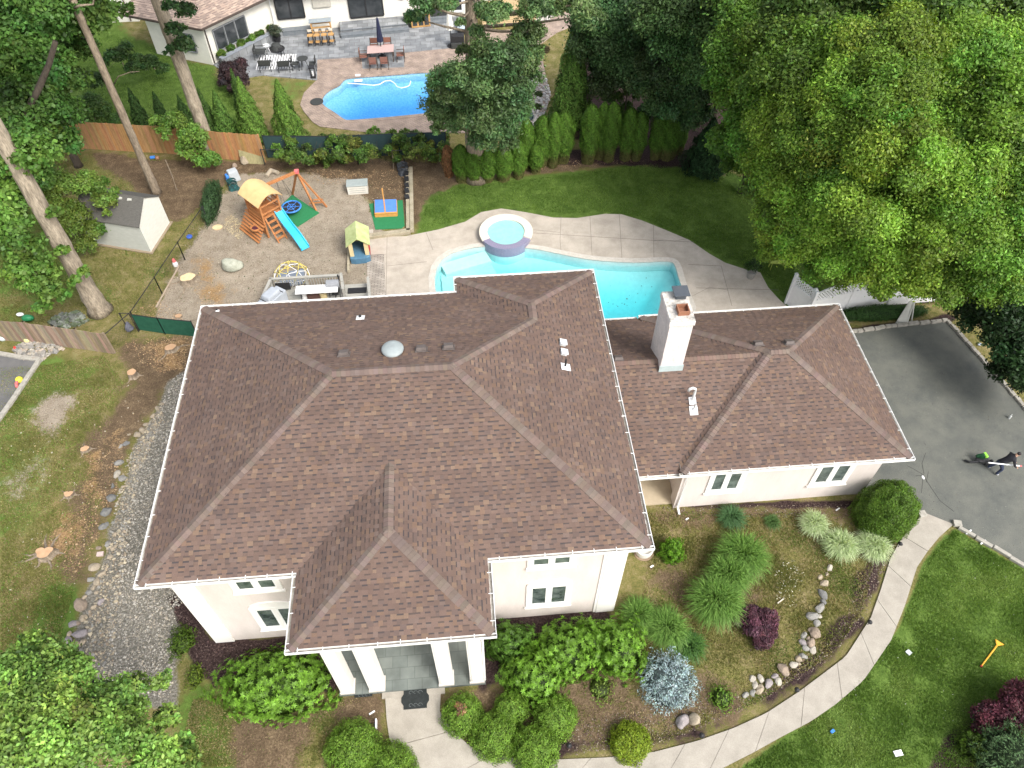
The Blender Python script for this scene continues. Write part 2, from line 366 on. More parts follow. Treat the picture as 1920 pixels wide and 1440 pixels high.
# pool outlines (world) ------------------------------------------------
POOL = G((813, 487), (899, 460), (996, 466), (1052, 478), (1097, 487), (1135, 491), (1191, 494), (1255, 490), (1266, 497), (1274, 530))
POOL = POOL+[(20.9, 14.3), (16.6, 13.6), (12.0, 15.0), (8.6, 16.2)]
NPOOL = G((603, 191), (608, 180), (620, 170), (638, 162), (643, 153), (653, 148), (695, 145), (740, 142), (794, 137), (850, 138), (872, 146), (880, 165), (872, 195), (850, 208), (815, 212), (740, 220), (653, 227), (645, 225), (628, 212), (608, 200))
def grow(poly, d):
    """offset polygon outward by d"""
    n = len(poly); a = sum(poly[i][0]*poly[(i+1) % n][1]-poly[(i+1) % n][0]*poly[i][1] for i in range(n)); sgn = 1 if a > 0 else -1
    out = []
    for i in range(n):
        p0, p1, p2 = (Vector(poly[(i-1) % n]), Vector(poly[i]), Vector(poly[(i+1) % n]))
        e1 = (p1-p0).normalized(); e2 = (p2-p1).normalized(); n1 = Vector((e1.y, -e1.x))*sgn; n2 = Vector((e2.y, -e2.x))*sgn
        b = (n1+n2); b = b/max(b.length, .3); k = d/max(b.dot(n1), .5)
        out.append(tuple(p1+b*k))
    return out
def smooth_poly(p, it=2):
    for _ in range(it):
        q = []
        for i in range(len(p)):
            a, b = p[i], p[(i+1) % len(p)]
            q += [(a[0]*.75+b[0]*.25, a[1]*.75+b[1]*.25), (a[0]*.25+b[0]*.75, a[1]*.25+b[1]*.75)]
        p = q
    return p
POOL = smooth_poly(POOL, 2); NPOOL = smooth_poly(NPOOL, 2)
POOL_CUT = grow(POOL, .05); NPOOL_CUT = grow(NPOOL, .05)
ground()
# ------------------------------------------------------------------ flat surfaces, pools
def ring(mb, outer, inner, z, thick=0, zb=None):
    """flat band between two polygons of the same vertex count, with outer/inner sides down to zb"""
    n = len(outer)
    for i in range(n):
        j = (i+1) % n
        mb.poly([(*outer[i], z), (*outer[j], z), (*inner[j], z), (*inner[i], z)])
        if zb is not None:
            mb.poly([(*outer[j], z), (*outer[i], z), (*outer[i], zb), (*outer[j], zb)])
            mb.poly([(*inner[i], z), (*inner[j], z), (*inner[j], zb), (*inner[i], zb)])
def tri_fill(mb, outer, hole, z):
    if not hole:
        a = sum(outer[i][0]*outer[(i+1) % len(outer)][1]-outer[(i+1) % len(outer)][0]*outer[i][1] for i in range(len(outer)))
        mb.poly([(*q, z) for q in (outer if a > 0 else outer[::-1])]); return
    from mathutils.geometry import tessellate_polygon
    pts = [Vector((*p, 0)) for p in outer]; loops = [pts]
    if hole: loops.append([Vector((*p, 0)) for p in hole])
    T = tessellate_polygon(loops); allp = [p for l in loops for p in l]
    for t in T:
        a, b, c = [allp[i] for i in t]
        if (b-a).cross(c-a).z < 0: b, c = c, b
        mb.poly([(a.x, a.y, z), (b.x, b.y, z), (c.x, c.y, z)])
def slab_sides(mb, poly, z, zb):
    n = len(poly); a = sum(poly[i][0]*poly[(i+1) % n][1]-poly[(i+1) % n][0]*poly[i][1] for i in range(n))
    if a < 0: poly = poly[::-1]
    for i in range(n):
        p, q = poly[i], poly[(i+1) % n]; mb.poly([(*p, zb), (*q, zb), (*q, z), (*p, z)])
concrete = mat('pale_concrete', (.50, .445, .375), (.36, .318, .265), scale=1.1, rough=.9, bump=.1, fine=(40, .12), detail=7, bscale=40)
walkc = mat('walkway_concrete', (.37, .34, .29), (.285, .26, .22), scale=1.6, rough=.9, bump=.1, fine=(45, .12), detail=6, bscale=40)
asph = mat('asphalt', (.088, .094, .086), (.14, .142, .122), scale=.8, rough=.85, bump=.35, fine=(55, .42), detail=6, bscale=60)
def pavermat(name, c1, c2, mortar, bw, bh, rz=0.):
    m = bpy.data.materials.new(name); m.use_nodes = True; nt = m.node_tree; N = nt.nodes; b = N['Principled BSDF']; b.inputs['Roughness'].default_value = .85; b.inputs['Specular IOR Level'].default_value = .2
    tc = N.new('ShaderNodeTexCoord'); mp = N.new('ShaderNodeMapping'); mp.inputs['Rotation'].default_value = (0, 0, rz); lnk(nt, tc.outputs['Object'], mp.inputs[0])
    br = N.new('ShaderNodeTexBrick'); br.inputs['Color1'].default_value = (*c1, 1); br.inputs['Color2'].default_value = (*c2, 1); br.inputs['Mortar'].default_value = (*mortar, 1)
    br.inputs['Scale'].default_value = 1; br.inputs['Brick Width'].default_value = bw; br.inputs['Row Height'].default_value = bh; br.inputs['Mortar Size'].default_value = .012; lnk(nt, mp.outputs[0], br.inputs['Vector'])
    n = N.new('ShaderNodeTexNoise'); n.inputs['Scale'].default_value = 1.7; n.inputs['Detail'].default_value = 6; lnk(nt, tc.outputs['Object'], n.inputs['Vector'])
    r = N.new('ShaderNodeMapRange'); r.inputs[1].default_value = .3; r.inputs[2].default_value = .7; r.inputs[3].default_value = .75; r.inputs[4].default_value = 1.25; lnk(nt, n.outputs[0], r.inputs[0])
    s = N.new('ShaderNodeVectorMath'); s.operation = 'SCALE'; lnk(nt, br.outputs[0], s.inputs[0]); lnk(nt, r.outputs[0], s.inputs['Scale']); lnk(nt, s.outputs[0], b.inputs['Base Color'])
    return m
tanpav = pavermat('tan_pavers', (.36, .28, .225), (.29, .225, .19), (.2, .16, .13), .22, .11, .1)
greypav = pavermat('grey_stone_pavers', (.27, .28, .285), (.17, .18, .19), (.12, .12, .12), .7, .45, -.05)
slate = pavermat('slate_tiles', (.165, .185, .17), (.14, .16, .148), (.115, .13, .12), .5, .4)
def watermat(name, absorb, dens):
    m = bpy.data.materials.new(name); m.use_nodes = True; nt = m.node_tree; N = nt.nodes; N.remove(N['Principled BSDF'])
    t = N.new('ShaderNodeBsdfTransparent'); g = N.new('ShaderNodeBsdfGlossy'); g.inputs['Roughness'].default_value = .04; fr = N.new('ShaderNodeFresnel'); fr.inputs[0].default_value = 1.33
    tc = N.new('ShaderNodeTexCoord'); n = N.new('ShaderNodeTexNoise'); n.inputs['Scale'].default_value = 3.5; n.inputs['Detail'].default_value = 3; lnk(nt, tc.outputs['Object'], n.inputs['Vector'])
    bu = N.new('ShaderNodeBump'); bu.inputs['Strength'].default_value = .25; bu.inputs['Distance'].default_value = .05; lnk(nt, n.outputs[0], bu.inputs['Height']); lnk(nt, bu.outputs[0], g.inputs['Normal']); lnk(nt, bu.outputs[0], fr.inputs['Normal'])
    gi = N.new('ShaderNodeNewGeometry'); ff = N.new('ShaderNodeMath'); ff.operation = 'SUBTRACT'; ff.use_clamp = True; lnk(nt, fr.outputs[0], ff.inputs[0]); lnk(nt, gi.outputs['Backfacing'], ff.inputs[1]); mx = N.new('ShaderNodeMixShader'); lnk(nt, ff.outputs[0], mx.inputs[0]); lnk(nt, t.outputs[0], mx.inputs[1]); lnk(nt, g.outputs[0], mx.inputs[2])
    lnk(nt, mx.outputs[0], N['Material Output'].inputs[0])
    va = N.new('ShaderNodeVolumeAbsorption'); va.inputs[0].default_value = (*absorb, 1); va.inputs[1].default_value = dens; lnk(nt, va.outputs[0], N['Material Output'].inputs[1])
    return m
def pool(poly, depth, wz, basin, water, cope, cw, name):
    mb = MB(); n = len(poly); a = sum(poly[i][0]*poly[(i+1) % n][1]-poly[(i+1) % n][0]*poly[i][1] for i in range(n))
    P = poly if a > 0 else poly[::-1]
    for i in range(n):
        p, q = P[i], P[(i+1) % n]; mb.poly([(*q, .03), (*p, .03), (*p, -depth), (*q, -depth)][::-1])
    A_ = np.array(P); gx = np.arange(A_[:, 0].min()-.3, A_[:, 0].max()+.3, .16); gy = np.arange(A_[:, 1].min()-.3, A_[:, 1].max()+.3, .16)
    XX, YY = np.meshgrid(gx, gy); dd = inpoly_dist(XX, YY, P); f_ = np.clip(-dd/(depth*1.5), 0, 1); ZZ = -depth*(.42+.55*f_*f_*(3-2*f_))
    id_ = {}; o0 = len(mb.v)
    vs = [(XX[i, j], YY[i, j], ZZ[i, j]) for i in range(len(gy)) for j in range(len(gx))]; nxx = len(gx)
    mb.add(vs, [(i*nxx+j, i*nxx+j+1, (i+1)*nxx+j+1, (i+1)*nxx+j) for i in range(len(gy)-1) for j in range(nxx-1) if dd[i, j] < .17])
    struct('pool_basin', mb, basin, smooth=True)
    w = MB(); inn = grow(P, -.004); tri_fill(w, inn, None, wz)
    bt = MB(); tri_fill(bt, inn, None, -depth+.01)
    w.add(bt.v, [f[::-1] for f in bt.f])
    for i in range(n):
        p, q = inn[i], inn[(i+1) % n]; w.poly([(*p, -depth+.01), (*q, -depth+.01), (*q, wz), (*p, wz)])
    struct('pool_water', w, water)
    c = MB(); ring(c, grow(P, cw), P, .06, zb=-.02); struct('pool_coping', c, cope)
basin = mat('pool_plaster', (.60, .72, .70), (.52, .66, .65), scale=.6, rough=.7, bump=0, detail=5, fine=(5, .05))
basin2 = mat('blue_pool_liner', (.22, .46, .60), (.36, .60, .72), scale=9, rough=.6, bump=0, detail=2)
cope = mat('pool_coping_stone', (.57, .53, .47), (.46, .43, .375), scale=6, rough=.8, fine=(60, .15))
pool(POOL, 1.45, -.05, basin, watermat('pool_water', (.11, .86, .92), .66), cope, .30, 'pool')
pool(NPOOL, 1.3, -.12, basin2, watermat('blue_pool_water', (.05, .60, .92), .55), tanpav, .3, 'npool')
# entry steps and ledge in the pool
st = MB(); A = B(813, 487); A2 = B(900, 462)
ex = Vector((A2-A)[:2]).normalized(); ey = Vector((ex.y, -ex.x))
for k, (w, d) in enumerate(((.85, -.28), (1.55, -.55), (2.2, -.85))):
    o = Vector(A[:2])+ey*.14+ex*.3
    pts = [o, o+ex*2.5, o+ex*2.5+ey*w, o+ey*w]
    st.prism([tuple(p) for p in pts], -1.44, d)
lo = [(9.0, 15.6), (9.6, 15.6), (9.5, 19.2), (8.85, 19.2)]; st.prism(lo, -1.44, -.5)
struct('pool_steps', st, basin)
# floor jets / drains and fallen leaves in the pool
# spa
SX, SY = 12.36, 21.25
spa = thing('spa', 'round raised spa with pale stone ring and purple tiled side overflowing into the pool', 'spa', (SX, SY, 0))
tile = mat('purple_tile', (.19, .18, .27), (.28, .26, .35), scale=25, rough=.35, bump=.1, detail=2)
mb = MB(); mb.lathe([(1.33, -.22), (1.33, .34)], (SX, SY, 0), 48); mb.build('wall', tile, spa); mb = MB(); mb.lathe([(1.325, -1.44), (1.325, -.2)], (SX, SY, 0), 48); mb.build('footing', basin, spa)
mb = MB(); n = 64
def arc_ring(mb, r0, r1, z0, z1, a0, a1, n, cx, cy):
    for i in range(n):
        t, u = a0+(a1-a0)*i/n, a0+(a1-a0)*(i+1)/n
        p = [(cx+r*cos(w), cy+r*sin(w)) for w in (t, u) for r in (r0, r1)]
        mb.poly([(*p[0], z1), (*p[1], z1), (*p[3], z1), (*p[2], z1)]); mb.poly([(*p[1], z0), (*p[3], z0), (*p[3], z1), (*p[1], z1)]); mb.poly([(*p[2], z0), (*p[0], z0), (*p[0], z1), (*p[2], z1)])
    for w in (a0, a1):
        mb.poly([(cx+r0*cos(w), cy+r0*sin(w), z0), (cx+r1*cos(w), cy+r1*sin(w), z0), (cx+r1*cos(w), cy+r1*sin(w), z1), (cx+r0*cos(w), cy+r0*sin(w), z1)])
white_stone = mat('cream_cast_stone', (.78, .72, .60), (.66, .60, .50), scale=4, rough=.7, fine=(50, .06))
arc_ring(mb, .98, 1.40, .30, .42, radians(-28), radians(205), 56, SX, SY); mb.build('coping', white_stone, spa)
mb = MB(); arc_ring(mb, 1.0, 1.345, .2, .35, radians(205), radians(332), 30, SX, SY); mb.build('spillway', tile, spa)
mb = MB(); mb.lathe([(.97, .345), (.97, -.1), (.62, -.1), (.60, -.5), (0, -.5)], (SX, SY, 0), 40); mb.build('basin', mat('spa_plaster', (.30, .60, .56), (.25, .52, .50), scale=3, bump=0), spa)
mb = MB(); mb.lathe([(0, -.48), (.58, -.48), (.61, -.09), (.965, -.09), (.965, .27), (0, .27)], (SX, SY, 0), 40); mb.build('water', watermat('spa_water', (.2, .85, .88), .6), spa)
mb = MB(); mb.lathe([(.05, -.495), (.05, -.47), (0, -.47)], (SX, SY, 0), 10); mb.build('drain', mat('drain_black', (.02, .02, .02)), spa)
# concrete deck: panels with thin joints
DECK = G((690, 446), (760, 444), (820, 432), (872, 417), (902, 399), (940, 392), (985, 399), (1037, 409), (1082, 410), (1135, 402), (1165, 403), (1202, 414), (1247, 432), (1292, 451), (1330, 477), (1360, 494), (1397, 506), (1425, 512), (1440, 540), (1460, 562), (1480, 580), (1490, 600))
DECK = DECK+[(24.2, 12.5), (14.8, 11.9), (5.7, 11.6)]
mb = MB(); tri_fill(mb, DECK, grow(POOL, .29), .045); slab_sides(mb, DECK, .045, -.1); struct('pool_deck', mb, concrete)
jb = MB()
dark = mat('joint_dark', (.16, .145, .125), (.2, .18, .155), bump=0)
def joint(p, q, w=.018, z=.049): 
    a, b = B(*p), B(*q); jb.beam((a[0], a[1], z-.001), (b[0], b[1], z-.001), w, .004)
for p, q in (((799, 437), (812, 470)), ((1052, 407), (1050, 452)), ((1050, 452), (1052, 474)), ((1106, 407), (1110, 482)), ((1161, 402), (1166, 487)), ((1225, 422), (1226, 486)), ((1000, 438), (1226, 452)), ((1226, 452), (1300, 455)), ((726, 446), (724, 560)), ((724, 478), (692, 478)), ((1290, 497), (1352, 500)), ((1352, 500), (1372, 575)), ((1305, 541), (1460, 545)), ((726, 500), (800, 492))): joint(p, q)
struct('deck_joint', jb, dark)
cr = MB()
for pl in ([(1000, 432), (1020, 434), (1050, 437)], [(1226, 453), (1245, 451), (1265, 453), (1287, 449)], [(1290, 560), (1330, 540), (1365, 545)]):
    for a, b in zip(pl[:-1], pl[1:]):
        a, b = B(*a), B(*b); cr.beam((a[0], a[1], .047), (b[0], b[1], .047), .012, .006)
struct('deck_crack', cr, dark)
mb = MB(); tri_fill(mb, G((688, 480), (720, 478), (724, 560), (700, 600), (690, 560)), None, .05); struct('cracked_paving', mb, pavermat('worn_pavers', (.42, .38, .33), (.33, .29, .25), (.15, .13, .11), .3, .09, .05))
# driveways
DRV = [(25.2, 4.6)]+[(25.2, B(1605, 622)[1])]+G((1605, 622), (1775, 604), (1920, 768))+[(37.5, -3)]+[(36, -12)]+G((2050, 1150), (1920, 1062), (1790, 985), (1732, 962))+[(25.6, 3.6)]
mb = MB(); tri_fill(mb, DRV, None, .035); slab_sides(mb, DRV, .035, -.05); struct('driveway', mb, asph)
LDR = G((-120, 640), (0, 668), (73, 676), (0, 787), (-150, 1000)); mb = MB(); tri_fill(mb, LDR, None, .03); struct('side_driveway', mb, mat('dark_asphalt', (.10, .10, .10), (.15, .145, .14), scale=1, fine=(70, .2), rough=.8))
cob = mat('curb_stone', (.38, .36, .315), (.27, .255, .22), scale=5, rough=.9, fine=(60, .2))
def curbline(pts, w, h, L, gap, name='kerb', jit=.02, z0=0):
    mb = MB(); R = random.Random(3)
    for a, b in zip(pts[:-1], pts[1:]):
        a, b = Vector(a), Vector(b); d = (b-a); n = max(1, int(d.length/L)); 
        for i in range(n):
            c = a+d*((i+.5)/n); mb.obox((c.x+R.uniform(-jit, jit), c.y+R.uniform(-jit, jit), z0+h/2), (d.length/n-gap, w+R.uniform(-jit, jit), h+R.uniform(-jit, jit)), rz=atan2(d.y, d.x)+R.uniform(-.04, .04))
    return struct(name, mb, cob, bevel=.012)
curbline(G((1596, 624), (1690, 611), (1775, 603), (1850, 686), (1925, 772), (2000, 850)), .17, .15, .27, .03)
curbline(G((1796, 990), (1860, 1026), (1925, 1066), (2000, 1110)), .14, .13, .55, .03)
curbline(G((0, 664), (40, 672), (76, 675), (60, 700), (0, 788), (-60, 880)), .2, .13, .9, .01, jit=.005)
cs = MB()
for p in ((1704, 955), (1716, 955), (1727, 966), (1793, 984)):
    c = B(*p); cs.obox((c[0], c[1], .09), (.3, .26, .14), rz=rnd.uniform(-.3, .3))
struct('kerb_block', cs, cob, bevel=.015)
# front walkway, separate slabs with joints
INN = [(827, 1289), (825, 1339), (852, 1375), (885, 1402), (935, 1416), (1000, 1427), (1041, 1425), (1140, 1421), (1225, 1411), (1307, 1390), (1375, 1366), (1436, 1338), (1500, 1296), (1540, 1266), (1585, 1232), (1632, 1159), (1651, 1105), (1668, 1050), (1688, 1013), (1709, 986), (1732, 962)]
OUT = [(722, 1297), (725, 1347), (731, 1390), (755, 1440), (830, 1500), (930, 1535), (1050, 1535), (1180, 1510), (1270, 1480), (1356, 1440), (1415, 1410), (1461, 1384), (1520, 1353), (1565, 1322), (1618, 1277), (1670, 1201), (1696, 1135), (1718, 1065), (1738, 1035), (1760, 1008), (1787, 984)]
def resample(pts, n):
    P = [B(*p)[:2] for p in pts]; L = [0]
    for a, b in zip(P[:-1], P[1:]): L.append(L[-1]+np.hypot(*(b-a)))
    return [np.array([np.interp(L[-1]*k/n, L, [p[j] for p in P]) for j in (0, 1)]) for k in range(n+1)]
NS = 15; SUBN = 6; I_, O_ = resample(INN, NS*SUBN), resample(OUT, NS*SUBN)
mb = MB()
for k in range(NS):
    i0, i1 = k*SUBN, (k+1)*SUBN
    a = [tuple(I_[j]) for j in range(i0, i1+1)]; b = [tuple(O_[j]) for j in range(i0, i1+1)]
    # shrink ends for joint
    sh = lambda p, q: tuple(np.array(p)+(np.array(q)-np.array(p))*.035)
    a[0], b[0] = sh(a[0], a[1]), sh(b[0], b[1]); a[-1], b[-1] = sh(a[-1], a[-2]), sh(b[-1], b[-2])
    for j in range(SUBN):
        q = [a[j], b[j], b[j+1], a[j+1]]; mb.prism(q, -.02, .06)
struct('walkway', mb, walkc)
mb = MB()
for j in range(NS*SUBN): mb.prism([tuple(I_[j]), tuple(O_[j]), tuple(O_[j+1]), tuple(I_[j+1])], -.02, .035)
struct('walkway_bed', mb, mat('sandy_joint', (.26, .23, .19), (.2, .18, .15), bump=0))
# neighbour's patios
TAN = G((595, 113), (678, 108), (680, 130), (758, 127), (758, 100), (858, 90), (900, 60), (990, 54), (1079, 15), (1150, -60), (1150, 20), (1044, 62), (1012, 85), (1025, 150), (1033, 177), (1021, 219), (1000, 240), (900, 250), (700, 250), (600, 238), (587, 230), (570, 210), (563, 197), (570, 175), (593, 152))
mb = MB(); tri_fill(mb, TAN, grow(NPOOL, .29), .04); slab_sides(mb, TAN, .04, -.05); struct('pool_patio', mb, tanpav)
GRY = G((400, 122), (440, 150), (493, 142), (585, 150), (595, 151), (595, 113), (678, 108), (680, 130), (758, 127), (758, 100), (858, 90), (868, 30), (640, 40), (513, 60))
mb = MB(); tri_fill(mb, GRY, None, .05); slab_sides(mb, GRY, .05, -.05); struct('stone_patio', mb, greypav)
# ------------------------------------------------------------------ main house
stucco = mat('pink_white_stucco', (.66, .595, .555), (.58, .52, .48), scale=1.6, stretch=(1, 1, .3), rough=.95, bump=.12, detail=8, fine=(30, .03), bscale=70, spec=.1)
trimw = mat('white_trim', (.82, .80, .76), (.76, .74, .70), scale=2, rough=.6, bump=.03)
gutm = mat('white_gutter_metal', (.84, .84, .82), (.78, .78, .76), scale=3, rough=.4, bump=.02, spec=.5)
shing = mat('brown_asphalt_shingle', (1, 1, 1), (.82, .81, .82), scale=.8, rough=.95, bump=.25, vcol=True, fine=(55, .10), spec=.12, bscale=120)
glass = mat('window_glass', (.03, .045, .042), (.15, .18, .165), scale=2.6, rough=.12, bump=0, spec=.8)  # lighter blotches put reflections and blinds into the pane colour
PAL = [((.146, .109, .091), 10), ((.138, .103, .088), 10), ((.130, .098, .084), 7), ((.160, .115, .088), 4), ((.148, .116, .101), 3), ((.116, .091, .082), 3), ((.176, .132, .100), 3)]
PAL = [((c[0]*1.04, c[1]*.97, c[2]*.93), w) for c, w in PAL]
PALC = [c for c, w in PAL for _ in range(w)]
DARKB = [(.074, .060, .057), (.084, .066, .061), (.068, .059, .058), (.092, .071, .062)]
def clip(poly, axis, val, keep_gt):
    out = []; n = len(poly)
    for i in range(n):
        a, b = poly[i], poly[(i+1) % n]; da, db = (a[axis]-val), (b[axis]-val)
        if not keep_gt: da, db = -da, -db
        if da >= 0: out.append(a)
        if (da > 0 > db) or (da < 0 < db):
            t = da/(da-db); out.append((a[0]+(b[0]-a[0])*t, a[1]+(b[1]-a[1])*t))
    return out
def shingles(mb, P, expo=.143, seed=0, wmin=.10, wmax=.20, pal=PALC, dark=DARKB, contrast=1.):
    R = random.Random(seed); P = [Vector(p) for p in P]
    n = (P[1]-P[0]).cross(P[2]-P[0]).normalized()
    if n.z < 0: n = -n
    u = Vector((0, 0, 1)).cross(n).normalized(); v = n.cross(u).normalized()
    o = P[0]; loc = [((p-o).dot(u), (p-o).dot(v)) for p in P]
    def to(a, h):
        q = o+u*a[0]+v*a[1]; return q+n*(h+.009*(sin(q.x*1.7+seed)*sin(q.y*1.3+.6)+.6*sin(q.x*.6-q.y*.9+seed*2)))
    mb.color((.06, .05, .045)); q = [to(a, -.012) for a in loc]; mb.poly(q if (q[1]-q[0]).cross(q[2]-q[0]).dot(n) > 0 else q[::-1])
    v0 = min(a[1] for a in loc); v1 = max(a[1] for a in loc); row = 0; vv = v0
    while vv < v1-1e-6:
        ve = min(vv+expo, v1); band = clip(clip(loc, 1, vv, True), 1, ve, False)
        if len(band) >= 3:
            u0 = min(a[0] for a in band); u1 = max(a[0] for a in band); x = u0-R.uniform(0, .3); rowtint = R.uniform(.94, 1.05)
            thick = R.random() < .5
            while x < u1:
                w = R.uniform(wmin, wmax); xe = x+w
                cell = clip(clip(band, 0, x, True), 0, xe, False)
                if len(cell) >= 3:
                    c = R.choice(pal); k = rowtint*R.uniform(.94, 1.06); c = tuple(q*k for q in c)
                    h0 = .020 if thick else .011; h1 = .004
                    hh = lambda a, h0=h0: h0+(h1-h0)*(a[1]-vv)/expo
                    def emit(cl, col):
                        if len(cl) < 3: return
                        q = [to(a, hh(a)) for a in cl]; mb.color(col)
                        mb.poly(q if (q[1]-q[0]).cross(q[2]-q[0]).dot(n) > 0 else q[::-1])
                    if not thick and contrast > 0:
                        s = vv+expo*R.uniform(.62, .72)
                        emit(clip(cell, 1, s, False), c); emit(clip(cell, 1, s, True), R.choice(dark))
                    else: emit(cell, c)
                    low = [a for a in cell if abs(a[1]-vv) < 1e-6]
                    if len(low) >= 2:
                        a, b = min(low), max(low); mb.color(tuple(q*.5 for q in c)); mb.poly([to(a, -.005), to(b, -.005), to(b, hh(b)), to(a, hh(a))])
                x = xe; thick = not thick if R.random() < .93 else thick
        vv = ve; row += 1
def caps(mb, p, q, na, nb, expo=.145, half=.155, seed=0, lift=.03, base=(.172, .132, .112)):
    """cap shingles from low end p to high end q; na, nb = horizontal-ish directions to either side (down slope)"""
    R = random.Random(seed); p, q = Vector(p), Vector(q); d = (q-p).normalized(); L = (q-p).length
    a, b = Vector(na), Vector(nb); a = (a-d*a.dot(d)).normalized(); b = (b-d*b.dot(d)).normalized()
    n = int(L/expo)+1; up = Vector((0, 0, 1))
    for i in range(n):
        s0, s1 = i*expo, min((i+1)*expo+.02, L+.05)
        h0, h1 = lift+.012, lift-.002
        c0, c1 = p+d*s0, p+d*s1; k = R.uniform(.86, 1.12); col = tuple(w*k*R.uniform(.96, 1.04) for w in base); mb.color(col)
        for w, sgn in ((a, 1), (b, -1)):
            Q = [c0+up*h0, c1+up*h1, c1+w*half+up*h1*.8, c0+w*half+up*h0*.8]
            if (Q[1]-Q[0]).cross(Q[2]-Q[0]).z < 0: Q = Q[::-1]
            mb.poly(Q)
            mb.poly([c0+w*half+up*h0*.8, c0+w*half-up*.01, c1+w*half-up*.01, c1+w*half+up*h1*.8])
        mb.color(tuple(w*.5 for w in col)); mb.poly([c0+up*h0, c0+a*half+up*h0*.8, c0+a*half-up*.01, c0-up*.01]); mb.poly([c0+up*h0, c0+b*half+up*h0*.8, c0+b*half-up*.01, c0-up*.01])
def gutter(name, parent, p, q, out, step=.72):
    """open white gutter with hangers; out = outward unit vector (x, y)"""
    mb = MB(); p, q = Vector(p), Vector(q); o = Vector((*out, 0)); d = (q-p).normalized(); L = (q-p).length
    w, h = .105, .11; P2 = lambda s, a, z: p+d*s+o*a+Vector((0, 0, z))
    def pl(a0, a1, z0, z1):
        vs = [P2(s, a, z) for z in (z0, z1) for s, a in ((0, a0), (L, a0), (L, a1), (0, a1))]
        mb.add(vs, [(3, 2, 1, 0), (4, 5, 6, 7), (0, 1, 5, 4), (1, 2, 6, 5), (2, 3, 7, 6), (3, 0, 4, 7)])
    pl(w-.012, w+.003, -h, .010); mb.mat(1); pl(0, w-.014, -h, -h+.03); pl(-.012, 0, -h, -.03); mb.mat(0)
    s = .35
    while s < L-.1:
        vs = [P2(s+e, a, z) for z in (.013, .028) for e, a in ((-.009, -.04), (.009, -.04), (.009, w+.002), (-.009, w+.002))]
        mb.add(vs, [(3, 2, 1, 0), (4, 5, 6, 7), (0, 1, 5, 4), (1, 2, 6, 5), (2, 3, 7, 6), (3, 0, 4, 7)]); s += step*rnd.uniform(.85, 1.2)
    for s in (0, L): 
        vs = [P2(s+e, a, z) for z in (-h, .01) for e, a in ((-.006, 0), (.006, 0), (.006, w), (-.006, w))]
        mb.add(vs, [(3, 2, 1, 0), (4, 5, 6, 7), (0, 1, 5, 4), (1, 2, 6, 5), (2, 3, 7, 6), (3, 0, 4, 7)])
    return mb.build(name, [gutm, mat('gutter_grime', (.20, .18, .15), (.36, .34, .30), scale=6, rough=.9)], parent)
H = 5.8; SL = .409; GW = .11      # eave height, slope, gutter width
X0, X1, Y0, Y1 = 0.+GW, 15.17-GW, 0.+GW, 11.41-GW
PXA, PXB, PY = 4.516+GW, 10.30-GW, -2.264+GW
EX0, EY1 = 9.61+GW, 12.22-GW
hs = thing('house', 'large pale stucco two storey house with brown shingled hip roofs and attached garage', 'house', (7.5, 5.5, 0))
mid_y = (Y0+Y1)/2; hd = (Y1-Y0)/2; RZ = H+hd*SL
RA = (X0+hd, mid_y, RZ); RBp = (X1-hd, mid_y, RZ)
roof = MB()
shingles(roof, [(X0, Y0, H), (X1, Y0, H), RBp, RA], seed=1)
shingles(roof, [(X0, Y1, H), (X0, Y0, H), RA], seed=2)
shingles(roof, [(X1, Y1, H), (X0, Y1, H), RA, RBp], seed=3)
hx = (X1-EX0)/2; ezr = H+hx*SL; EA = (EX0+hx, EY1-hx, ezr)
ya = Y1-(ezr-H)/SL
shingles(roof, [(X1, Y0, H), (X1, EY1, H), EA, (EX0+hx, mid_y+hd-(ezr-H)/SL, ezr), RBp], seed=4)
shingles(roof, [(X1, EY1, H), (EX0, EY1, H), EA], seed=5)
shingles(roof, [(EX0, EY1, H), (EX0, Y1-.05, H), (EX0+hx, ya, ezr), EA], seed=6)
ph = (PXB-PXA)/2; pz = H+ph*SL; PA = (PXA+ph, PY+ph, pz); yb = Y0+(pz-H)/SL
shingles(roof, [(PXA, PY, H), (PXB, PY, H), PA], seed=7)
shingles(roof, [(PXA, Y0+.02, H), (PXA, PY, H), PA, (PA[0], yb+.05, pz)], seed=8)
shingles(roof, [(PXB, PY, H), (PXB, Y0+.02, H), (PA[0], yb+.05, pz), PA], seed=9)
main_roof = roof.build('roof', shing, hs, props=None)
cp = MB()
D = lambda x, y: Vector((x, y, -SL))
caps(cp, (X0, Y0, H), RA, D(0, -1), D(-1, 0), seed=1); caps(cp, (X0, Y1, H), RA, D(0, 1), D(-1, 0), seed=2)
caps(cp, (X1, Y0, H), RBp, D(0, -1), D(1, 0), seed=3); caps(cp, (EA[0], ya, ezr), RBp, D(0, 1), D(1, 0), seed=4)
caps(cp, (X1, EY1, H), EA, D(0, 1), D(1, 0), seed=5); caps(cp, (EX0, EY1, H), EA, D(0, 1), D(-1, 0), seed=6); caps(cp, EA, (EA[0], ya, ezr), D(1, 0), D(-1, 0), seed=7)
caps(cp, RA, RBp, D(0, 1), D(0, -1), seed=8, lift=.045, half=.17); caps(cp, (PXA, PY, H), PA, D(0, -1), D(-1, 0), seed=9); caps(cp, (PXB, PY, H), PA, D(0, -1), D(1, 0), seed=10)
caps(cp, PA, (PA[0], yb, pz), D(1, 0), D(-1, 0), seed=11, lift=.035)
cp.build('ridge_cap', shing, main_roof)
